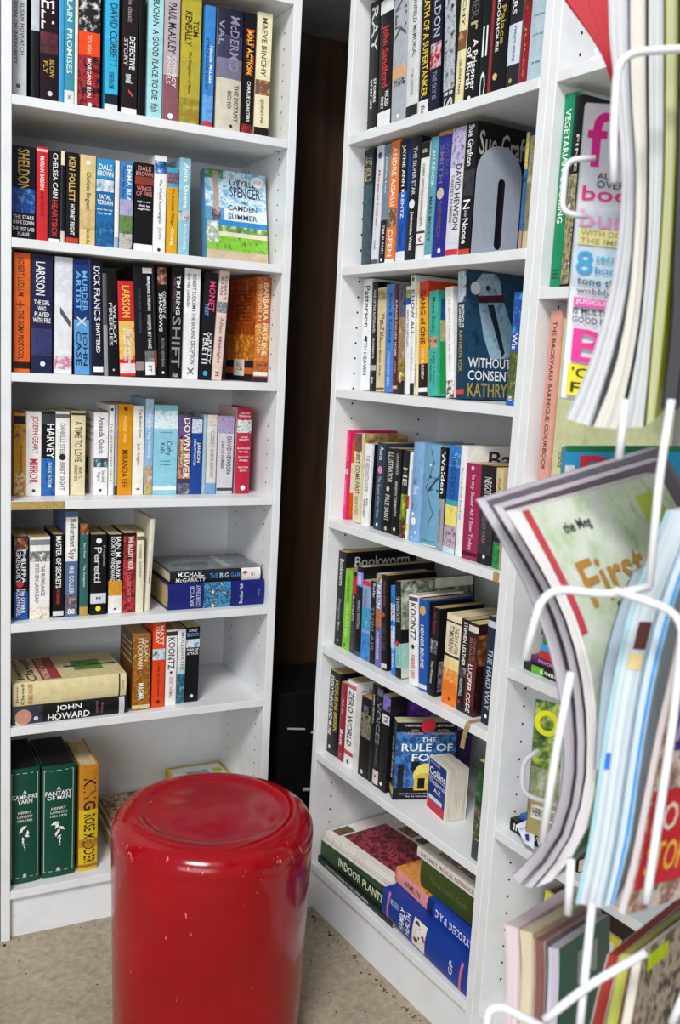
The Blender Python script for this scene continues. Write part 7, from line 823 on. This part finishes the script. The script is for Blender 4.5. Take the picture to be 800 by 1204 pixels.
def build_book(label, kind, frame, s, d, z, psi, lean, tilt, w, h, dep, colour, els, hard):
    root = empty(kind, label, 'magazine' if kind == 'magazine' else 'book')
    root.matrix_world = (FRAMES[frame] @ Matrix.Translation((s, d, z)) @ Matrix.Rotation(math.radians(psi), 4, 'Z')
                         @ Matrix.Rotation(math.radians(tilt), 4, 'X') @ Matrix.Rotation(math.radians(lean), 4, 'Y'))
    t = min(0.0026 if hard else 0.0009, w * 0.28)
    bul = 0.0035 if hard else 0.0008
    bul = min(bul, w * 0.12)
    N = 6

    def arc(x):
        q = min(1, max(0, x / w))
        return bul * (2 * q - 1) ** 2

    outer = [(0, dep)] + [(w * i / N, arc(w * i / N)) for i in range(N + 1)] + [(w, dep)]
    inner = [(t, dep)] + [(t + (w - 2 * t) * i / N, arc(w * i / N) + t) for i in range(N + 1)] + [(w - t, dep)]
    n = len(outer)
    V, Fc = [], []
    for zz in (0, h):
        V += [(x, y, zz) for x, y in outer] + [(x, y, zz) for x, y in inner]
    for i in range(n - 1):
        a, b_ = i, i + 1
        Fc.append((a, b_, 2 * n + b_, 2 * n + a))
        Fc.append((n + b_, n + a, 3 * n + a, 3 * n + b_))
        Fc.append((b_, a, n + a, n + b_))
        Fc.append((2 * n + a, 2 * n + b_, 3 * n + b_, 3 * n + a))
    Fc.append((n, 0, 2 * n, 3 * n))
    Fc.append((n - 1, 2 * n - 1, 4 * n - 1, 3 * n - 1))
    cov = obj('cover', V, Fc, cover_mat(colour, 0.32 if not hard else 0.42), root)
    ins = 0.003 if hard else 0.0004
    if hard == 2:
        # slip box: closed black card around the volume
        v, f = box_vf(t, w - t, bul + t, dep, 0.0006, h - 0.0006)
        obj('slip_box', v, f, cover_mat('121212', 0.6), root)
    else:
        tone = 'e9e6de' if kind == 'magazine' else PAGE_TONES[int(abs(hash_label(label))) % len(PAGE_TONES)]
        tone = next((e[1] for e in els if e[0] == 'page'), tone)
        v, f = box_vf(t, w - t, bul + t, dep - (0.004 if hard else 0.0006), ins, h - ins)
        obj('page_block', v, f, pages_mat(tone), root)
    for li, e in enumerate(els):
        k = e[0]
        if k == 'page':
            continue
        off = 0.00012 * (li + 1) if len(els) < 8 else 0.00006 * (li + 1)
        if k in ('b', 'p'):
            z0, z1 = h * (1 - e[2]), h * (1 - e[1])
            vv, ff = [], []
            for i in range(N + 1):
                x = min(w - 0.0001, max(0.0001, w * i / N))
                vv += [(x, arc(x) - off, z0 + 0.0002), (x, arc(x) - off, z1 - 0.0002)]
            for i in range(N):
                ff.append((2 * i, 2 * i + 2, 2 * i + 3, 2 * i + 1))
            obj(NAMES[k], vv, ff, cover_mat(e[3]) if k == 'b' else picture_mat(e[3:], 70), cov)
        elif k in ('t', 'h'):
            tv, tf = TEXT_CACHE[(e[1], 0.012)]
            if k == 't':
                _, s_, f0, f1, c, a, sz = e
                gh = sz * w
                vv = [((a * w - gh / 2) + (gh * ty), 0, h * (1 - f0) - (f1 - f0) * h * tx) for tx, ty in tv]
            else:
                _, s_, fc, c, wd, ht, a = e
                vv = [(a * w - wd * w / 2 + wd * w * tx, 0, h * (1 - fc) + ht * h * (ty - 0.5)) for tx, ty in tv]
            vv = [(x, arc(x) - off - 0.0001, zz) for x, y, zz in vv]
            obj('lettering', vv, tf, ink_mat(c), cov)
        elif k == 'o':
            _, fc, a, r, c = e
            rr = r * w * (0.7 if fc > 0.88 and r < 0.3 else 1)
            vv = [(a * w + rr * math.cos(i * math.pi / 8), arc(a * w) - off, h * (1 - fc) + rr * math.sin(i * math.pi / 8)) for i in range(16)]
            obj('emblem', vv, [tuple(range(16))], ink_mat(c), cov)
        elif k in ('fb', 'fp', 'kb', 'kp', 'ft', 'kt', 'fo'):
            front = k[0] == 'f'
            xs = w + off if front else -off
            y0, y1 = bul, dep

            def pt(u, v_):
                return (xs, y0 + (y1 - y0) * u if front else y1 - (y1 - y0) * u, h * (1 - v_))
            if k[1] in 'bp':
                u0, u1, v0, v1 = e[1:5]
                obj(NAMES[k], [pt(u0, v1), pt(u1, v1), pt(u1, v0), pt(u0, v0)], [(0, 1, 2, 3)], cover_mat(e[5]) if k[1] == 'b' else picture_mat(e[5:], 60), cov)
            elif k[1] == 't':
                _, s_, u0, u1, v0, v1, c = e
                tv, tf = TEXT_CACHE[(s_, 0.012)]
                obj('lettering', [pt(u0 + (u1 - u0) * tx, v1 + (v0 - v1) * ty) for tx, ty in tv], tf, ink_mat(c), cov)
            else:
                _, u, v_, r, c = e
                c0 = pt(u, v_)
                rr = r * (y1 - y0)
                vv = [(xs, c0[1] + rr * math.cos(i * math.pi / 9), c0[2] + rr * math.sin(i * math.pi / 9)) for i in range(18)]
                obj('emblem', vv, [tuple(range(18))], ink_mat(c), cov)
        elif k == 'fpoly':
            y0, y1 = bul, dep
            vv = [(w + off, y0 + (y1 - y0) * u, h * (1 - v_)) for u, v_ in e[1]]
            ar = sum(vv[i][1] * vv[(i + 1) % len(vv)][2] - vv[(i + 1) % len(vv)][1] * vv[i][2] for i in range(len(vv)))
            obj('printed_picture', vv if ar > 0 else vv[::-1], [tuple(range(len(vv)))], picture_mat(e[2:], 60) if len(e) > 3 else cover_mat(e[2]), cov)
        elif k == 'fr':
            _, f0, f1, c = e
            z0, z1 = h * (1 - f1), h * (1 - f0)
            g = 0.0011
            vv, ff = [], []
            for (xa, xb, za, zb) in ((0.06 * w, 0.94 * w, z1 - g, z1), (0.06 * w, 0.94 * w, z0, z0 + g), (0.06 * w, 0.06 * w + g, z0, z1), (0.94 * w - g, 0.94 * w, z0, z1)):
                for q in range(4):
                    xq0, xq1 = xa + (xb - xa) * q / 4, xa + (xb - xa) * (q + 1) / 4
                    b0 = len(vv)
                    vv += [(xq0, arc(xq0) - off, za), (xq1, arc(xq1) - off, za), (xq1, arc(xq1) - off, zb), (xq0, arc(xq0) - off, zb)]
                    ff.append((b0, b0 + 1, b0 + 2, b0 + 3))
            obj('gilt_frame', vv, ff, ink_mat(c), cov)
        elif k == 'ln':
            _, f0, f1, c = e
            rng = random.Random(label)
            pts = []
            z1, z0 = h * (1 - f0), h * (1 - f1)
            vv, ff = [], []
            for q in range(9):
                a = rng.uniform(0, 6.28)
                cx, cz = w * (0.5 + rng.uniform(-.14, .14) * (1 - q / 10)), z1 - (z1 - z0) * (q + 0.5) / 9
                r_ = w * 0.1 * (1.35 - q / 9)
                b0 = len(vv)
                vv += [(cx + r_ * math.cos(a + j * 1.57) * (0.45 if j % 2 else 1), -off + arc(cx), cz + r_ * math.sin(a + j * 1.57) * (0.45 if j % 2 else 1)) for j in range(4)]
                ff.append((b0, b0 + 1, b0 + 2, b0 + 3))
            obj('gilt_flower', vv, ff, ink_mat(c), cov)
        elif k == 'curl':
            _, f0, f1, c = e
            pts = []
            for q in range(40):
                t_ = q / 39
                x = w * (0.5 + 0.33 * math.sin(t_ * 9.5) * (0.6 + 0.4 * t_))
                pts.append((x, arc(x) - off, h * (1 - (f0 + (f1 - f0) * (t_ + 0.06 * math.sin(t_ * 19))))))
            v, f = tube_vf(pts, 0.0007, 5)
            obj('curling_line', v, f, ink_mat(c), cov)
    return root


def hash_label(s):
    r = 0
    for ch in s:
        r = (r * 31 + ord(ch)) % 99991
    return r


for b in BOOKS:
    build_book(*b)

# ------------------------------------------------------------------ bookend
be = empty('bookend', 'pale grey metal bookend with tall slot beside black paperback', 'bookend')
be.matrix_world = FRAME_B @ Matrix.Translation((BOOKEND[0], BOOKEND[1], BOOKEND[2]))
bw, bh = BOOKEND[3], BOOKEND[4]
GREYM = simple('grey_painted_metal', 'aab0bd', 0.42, 0.1, 0.06, 90)


def bookend_plate():
    # outline in (y, z), arch at the top, slot cut out in the middle
    r = bw / 2
    n = 20
    outl = [(0, 0)] + [(bw, 0)] + [(bw - r + r * math.cos(math.pi * i / n), bh - r + r * math.sin(math.pi * i / n)) for i in range(n + 1)]
    sw = bw * 0.085
    cy = bw * 0.56
    zl, zh = bh * 0.09, bh * 0.72
    slot = [(cy + sw * math.cos(math.pi + math.pi * i / 8), zl + sw + sw * math.sin(math.pi + math.pi * i / 8)) for i in range(9)] + \
           [(cy + sw * math.cos(math.pi * i / 8), zh - sw + sw * math.sin(math.pi * i / 8)) for i in range(9)]
    bm = bmesh.new()
    loops = []
    for L in (outl, slot):
        vs = [bm.verts.new((0, y, z)) for y, z in L]
        loops += [bm.edges.new((vs[i], vs[(i + 1) % len(vs)])) for i in range(len(vs))]
    bmesh.ops.triangle_fill(bm, edges=loops, use_beauty=True)
    r_ = bmesh.ops.extrude_face_region(bm, geom=bm.faces[:])
    for v_ in r_['geom']:
        if isinstance(v_, bmesh.types.BMVert):
            v_.co.x += 0.0016
    bmesh.ops.recalc_face_normals(bm, faces=bm.faces[:])
    bm.verts.index_update()
    vs = [tuple(v_.co) for v_ in bm.verts]
    fs = [tuple(v_.index for v_ in f_.verts) for f_ in bm.faces]
    bm.free()
    return vs, fs


vs, fs = bookend_plate()
obj('upright_plate', vs, fs, GREYM, be)
# thin strap of cloth hanging over the shelf edge
rb = []
RIB = simple('tan_ribbon', 'a58a5e', 0.8, 0, 0.2, 80)
pts = [(0.506, 0.03, SHELVES_B[4] + 0.0006), (0.508, -0.001, SHELVES_B[4] + 0.0008), (0.507, -0.0035, SHELVES_B[4] - 0.006), (0.503, -0.0035, SHELVES_B[4] - 0.02), (0.499, -0.003, SHELVES_B[4] - 0.035), (0.496, -0.002, SHELVES_B[4] - 0.052)]
vv, ff = [], []
for i, (a, c, zz) in enumerate(pts):
    wd = 0.0055
    for q in ((a - wd, c, zz), (a + wd, c, zz), (a + wd, c + 0.0006, zz + 0.0002), (a - wd, c + 0.0006, zz + 0.0002)):
        vv.append(q)
for i in range(len(pts) - 1):
    for k in range(4):
        ff.append((4 * i + k, 4 * i + (k + 1) % 4, 4 * i + 4 + (k + 1) % 4, 4 * i + 4 + k))
ff += [(3, 2, 1, 0), tuple(4 * (len(pts) - 1) + k for k in range(4))]
o = obj('ribbon_bookmark', vv, ff, RIB)
o.matrix_world = FRAME_B
o['label'] = 'tan ribbon hanging over the shelf edge above the thesaurus'
o['category'] = 'ribbon'

# ------------------------------------------------------------------ stool
def lathe(name, prof, mat, parent, n=72):
    vv, ff = [], []
    m_ = len(prof)
    for i in range(n):
        a = 2 * math.pi * i / n
        for r, z in prof:
            vv.append((r * math.cos(a), r * math.sin(a), z))
    for i in range(n):
        j = (i + 1) % n
        for k in range(m_ - 1):
            ff.append((i * m_ + k, j * m_ + k, j * m_ + k + 1, i * m_ + k + 1))
    return obj(name, vv, ff, mat, parent, True)


VINYL = vinyl_mat()
SX, SY, SR, SHGT = STOOL
st = empty('stool', 'round red vinyl drum stool in front of the white bookcases', 'stool')
st.location = (SX, SY, 0)
R_ = SR
ER = 0.036
body = [(R_ * 0.93, 0.012), (R_ * 0.945, 0.02)]
for i in range(13):
    body.append((R_ * (0.945 + 0.055 * i / 12), 0.02 + (SHGT - ER - 0.032) * i / 12))
body.append((R_ * 0.999, SHGT - ER - 0.011))
lathe('side_cover', body, VINYL, st, 96)
top = [(R_ * 0.998, SHGT - ER - 0.0115), (R_ * 1.0, SHGT - ER - 0.009)]
for i in range(12):
    a = i / 12 * math.pi / 2
    top.append((R_ - ER * 1.15 + ER * 1.15 * math.cos(a), SHGT - ER + ER * math.sin(a)))
top += [(R_ * 0.76, SHGT + 0.0), (R_ * 0.72, SHGT - 0.0012), (R_ * 0.69, SHGT - 0.0035), (R_ * 0.65, SHGT - 0.0045), (R_ * 0.5, SHGT - 0.004), (R_ * 0.25, SHGT - 0.003), (0.0005, SHGT - 0.0028)]
lathe('seat_pad', top, VINYL, st, 96)
lathe('base_ring', [(R_ * 0.88, 0.0), (R_ * 0.935, 0.0), (R_ * 0.935, 0.012), (R_ * 0.88, 0.012)], DARK, st)

# ------------------------------------------------------------------ dark corner
BLK = simple('black_metal', '101112', 0.35, 0.2, 0.3, 40)
bc = empty('metal_box', 'black metal box with steel latch in the gap between bookcases', 'box')
bc.location = (0.625, 0.06, 0)
box('body', 0.0, 0.2, 0.0, 0.2, 0, 0.455, BLK, bc, 0.004)
lt = box('latch_plate', 0.068, 0.112, -0.004, 0.0, 0.31, 0.375, BLK, bc, 0.001)
v, f = tube_vf([(0.022, -0.008, 0.369), (0.068, -0.008, 0.362)], 0.0025, 8)
obj('bolt', v, f, STEEL, lt)
v, f = tube_vf([(0.085, -0.01, 0.352), (0.112, -0.01, 0.352)], 0.003, 8)
obj('bolt', v, f, STEEL, lt)
v, f = tube_vf([(0.072, -0.01, 0.207), (0.1, -0.01, 0.203)], 0.0045, 8)
obj('bolt', v, f, STEEL, bc)

# carton on the low shelf of the hidden bookcase
CARD = simple('brown_card', '5a3a24', 0.35, 0, 0.15, 16)
ct = empty('cardboard_box', 'glossy brown card box on bottom shelf behind rack', 'box')
ct.matrix_world = FRAME_B @ Matrix.Translation((0.605, 0.13, SHELVES_C[-1] + 0.0003))
box('body', 0.0, 0.2, 0.0, 0.13, 0, 0.19, CARD, ct, 0.002)
box('lid', -0.003, 0.203, -0.003, 0.133, 0.16, 0.205, CARD, ct, 0.002)

# grit and crumbs swept against the plinths
GRIT = simple('dark_grit', '2a241c', 0.9, 0, 0.4, 200)
rng = random.Random(11)
vv, ff = [], []
for i in range(260):
    if i < 150:
        s_ = rng.uniform(0.0, 0.56)
        p_ = FRAME_B @ Vector((s_, rng.uniform(-0.014, -0.003) if rng.random() < 0.75 else rng.uniform(-0.12, -0.003), 0))
    elif i < 190:
        p_ = Vector((rng.uniform(-0.02, 0.56), rng.uniform(-0.016, -0.004), 0))
    else:
        p_ = Vector((rng.uniform(-0.1, 0.6), rng.uniform(-0.6, -0.05), 0))
    r_ = rng.uniform(0.0008, 0.0024) * (1.8 if rng.random() < 0.06 else 1)
    b0 = len(vv)
    a0 = rng.uniform(0, 6.28)
    for j in range(4):
        q_ = rng.uniform(0.6, 1.4)
        vv.append((p_.x + r_ * q_ * math.cos(a0 + j * 1.57), p_.y + r_ * q_ * math.sin(a0 + j * 1.57), 0.0002))
    vv.append((p_.x, p_.y, r_ * 0.9))
    for j in range(4):
        ff.append((b0 + j, b0 + (j + 1) % 4, b0 + 4))
o = obj('floor_grit', vv, ff, GRIT)
o['kind'] = 'stuff'
o['label'] = 'dark grit and crumbs scattered along the bookcase plinths'
o['category'] = 'grit'

# ------------------------------------------------------------------ magazine rack
WHITEW = simple('white_coated_wire', 'dfe0e3', 0.35, 0, 0.03, 30)
prefetch({e[1] for mg in RACK_MAGS + SHEETS for e in mg['prints'] if e[0] == 'ft'})
rk = empty('magazine_rack', 'white wire magazine rack standing in front of the bookcases', 'rack')
for w_ in RACK_WIRES:
    v, f = tube_vf(round_path(w_, 0.016), WIRE_R, 10)
    obj('wire_hoop', v, f, WHITEW, rk, True)


# centre post, feet and the arms that carry the hoops
px_, py_ = RACK_POST[0], RACK_POST[1]
v, f = tube_vf([(px_, py_, 0.02), (px_, py_, 1.95)], 0.014, 14)
obj('post', v, f, WHITEW, rk, True)
for k in range(4):
    a = k * math.pi / 2 + 0.5
    v, f = tube_vf([(px_, py_, 0.03), (px_ + 0.26 * math.cos(a), py_ + 0.26 * math.sin(a), 0.012)], 0.011, 10)
    obj('foot', v, f, WHITEW, rk, True)
for q in RACK_ARMS:
    v, f = tube_vf([q, (px_, py_, q[2])], WIRE_R, 10)
    obj('arm', v, f, WHITEW, rk, True)


def patch(name, surf, u0, u1, v0, v1, mat, parent, nu=2, nv=10):
    vv, ff = [], []
    for i in range(nv + 1):
        for j in range(nu + 1):
            vv.append(surf(u0 + (u1 - u0) * j / nu, v0 + (v1 - v0) * i / nv))
    for i in range(nv):
        for j in range(nu):
            a = i * (nu + 1) + j
            ff.append((a, a + nu + 1, a + nu + 2, a + 1))
    return obj(name, vv, ff, mat, parent, True)


def prints(els, surf_at, parent):
    for li, e in enumerate(els):
        off = 0.00025 * (li + 1)
        surf = lambda u, v_, off=off: surf_at(u, v_, off)
        if e[0] == 'fb':
            patch('colour_band', surf, e[1], e[2], e[3], e[4], cover_mat(e[5]), parent)
        elif e[0] == 'fp':
            patch('printed_picture', surf, e[1], e[2], e[3], e[4], picture_mat(e[5:], 45), parent)
        elif e[0] == 'ft':
            _, s_, u0, u1, v0, v1, c = e
            tv, tf = TEXT_CACHE[(s_, 0.012)]
            obj('lettering', [surf(u0 + (u1 - u0) * tx, v1 + (v0 - v1) * ty) for tx, ty in tv], tf, ink_mat(c), parent)
        elif e[0] == 'ring':
            _, u, v_, r, c = e
            o0, ux, vx = surf(u, v_), surf(u + 0.1, v_) - surf(u, v_), surf(u, v_ + 0.1) - surf(u, v_)
            lu = ux.normalized()
            lv = vx.normalized()
            rad = r * ux.length * 10
            vv, ff = [], []
            for i in range(28):
                a = 2 * math.pi * i / 28
                dr = lu * math.cos(a) + lv * math.sin(a)
                vv += [o0 + dr * rad * 0.58, o0 + dr * rad]
            for i in range(28):
                j = (i + 1) % 28
                ff.append((2 * i, 2 * i + 1, 2 * j + 1, 2 * j))
            obj('printed_ring', vv, ff, ink_mat(c), parent)


def strip_mat(h):
    """stack of paper edges: fine streaks running along the bound edge"""
    k = ('strip', h)
    if k not in MATS:
        mt, nt, p = new_mat('magazine_edges_' + h)
        tc = nt.nodes.new('ShaderNodeTexCoord')
        mp = nt.nodes.new('ShaderNodeMapping')
        mp.inputs['Scale'].default_value = (22, 0.8, 1)
        nt.links.new(tc.outputs['UV'], mp.inputs[0])
        n = nt.nodes.new('ShaderNodeTexNoise')
        n.inputs['Scale'].default_value = 1.0
        n.inputs['Detail'].default_value = 2
        nt.links.new(mp.outputs[0], n.inputs['Vector'])
        c = lin(h)
        r = ramp(nt, n.outputs[0], [(0.32, mul(c, 0.38)), (0.48, mul(c, 0.76)), (0.7, mul(c, 0.86))])
        nt.links.new(r.outputs[0], p.inputs['Base Color'])
        p.inputs['Roughness'].default_value = 0.55
        MATS[k] = mt
    return MATS[k]


for mg in RACK_MAGS:
    root = empty('magazine', mg['label'], 'magazine', 'magazines in the wire rack')
    E = Vector(mg['reach'])
    Ls = [Vector(a) for a, b_ in mg['rows']]
    Rs = [Vector(b_) for a, b_ in mg['rows']]
    n = len(Ls)
    base = Ls[-1]
    root.location = base
    # page block: the visible bound edge extruded away along the reach of the magazine
    vv, ff = [], []
    sh = 0.03
    for a, b_ in zip(Ls, Rs):
        dx = (b_ - a) * sh
        vv += [a + dx - base, b_ - dx - base, b_ - dx + E - base, a + dx + E - base]
    for i in range(n - 1):
        q = 4 * i
        for k in range(4):
            k2 = (k + 1) % 4
            ff.append((q + k, q + 4 + k, q + 4 + k2, q + k2))
    ff += [(0, 1, 2, 3), tuple(4 * (n - 1) + k for k in (3, 2, 1, 0))]
    pb = obj('page_block', vv, ff, strip_mat(mg['edge']), root)
    uvl = pb.data.uv_layers.new(name='edge_map')
    for lp in pb.data.loops:
        k = lp.vertex_index % 4
        uvl.data[lp.index].uv = ((0.0 if k in (0, 3) else 1.0) + hash_label(mg['label']) % 17, lp.vertex_index // 4 / n)
    for side, pts in (('front_cover', Rs), ('back_cover', Ls)):
        vv, ff = [], []
        for i, p_ in enumerate(pts):
            other = (Ls if side == 'front_cover' else Rs)[i]
            tdir = (p_ - other).normalized() * 0.0006
            vv += [p_ - base, p_ + E * 1.01 - base, p_ + E * 1.01 + tdir - base, p_ + tdir - base]
        for i in range(n - 1):
            q = 4 * i
            for k in range(4):
                k2 = (k + 1) % 4
                ff.append((q + k, q + 4 + k, q + 4 + k2, q + k2))
        ff += [(0, 1, 2, 3), tuple(4 * (n - 1) + k for k in (3, 2, 1, 0))]
        cv = obj(side, vv, ff, cover_mat(mg['cover'], 0.25), root)
        if side == 'front_cover' and mg['prints']:
            def surf_at(u, v_, off, Rs=Rs, Ls=Ls, E=E, base=base):
                t = v_ * (len(Rs) - 1)
                i = min(len(Rs) - 2, int(t))
                a = t - i
                p_ = Rs[i] * (1 - a) + Rs[i + 1] * a
                o_ = Ls[i] * (1 - a) + Ls[i + 1] * a
                return p_ + E * u + (p_ - o_).normalized() * (0.0007 + off) - base
            prints(mg['prints'], surf_at, cv)
    if mg['edge_prints']:
        nrm = None

        def surf_e(u, v_, off, Rs=Rs, Ls=Ls, E=E, base=base):
            t = v_ * (len(Rs) - 1)
            i = min(len(Rs) - 2, int(t))
            a = t - i
            p_ = Rs[i] * (1 - a) + Rs[i + 1] * a
            o_ = Ls[i] * (1 - a) + Ls[i + 1] * a
            return o_ * (1 - u) + p_ * u - E.normalized() * (0.0002 + off) - base
        prints(mg['edge_prints'], surf_e, pb)

for sh_ in SHEETS:
    root = empty(sh_['name'], sh_['label'], sh_['name'])
    tl, tr, br, bl = [Vector(c) for c in sh_['corners']]
    nrm = (tr - tl).cross(bl - tl).normalized()
    if nrm.dot(tl - Vector(CAM_LOC)) > 0:
        nrm = -nrm
    base = bl
    root.location = base
    b2 = [q - nrm * sh_['thick'] for q in (tl, tr, br, bl)]
    vv = [q - base for q in (tl, tr, br, bl)] + [q - base for q in b2]
    ff = [(0, 3, 2, 1), (4, 5, 6, 7), (0, 1, 5, 4), (1, 2, 6, 5), (2, 3, 7, 6), (3, 0, 4, 7)]
    cv = obj('cover', vv, ff, cover_mat(sh_['colour'], 0.25), root)

    def surf_s(u, v_, off, tl=tl, tr=tr, br=br, bl=bl, nrm=nrm, base=base):
        a = tl * (1 - u) + tr * u
        c = bl * (1 - u) + br * u
        return a * (1 - v_) + c * v_ + nrm * (0.0002 + off) - base
    prints(sh_['prints'], surf_s, cv)

print('triangles', sum(len(p.vertices) - 2 for me in bpy.data.meshes for p in me.polygons))
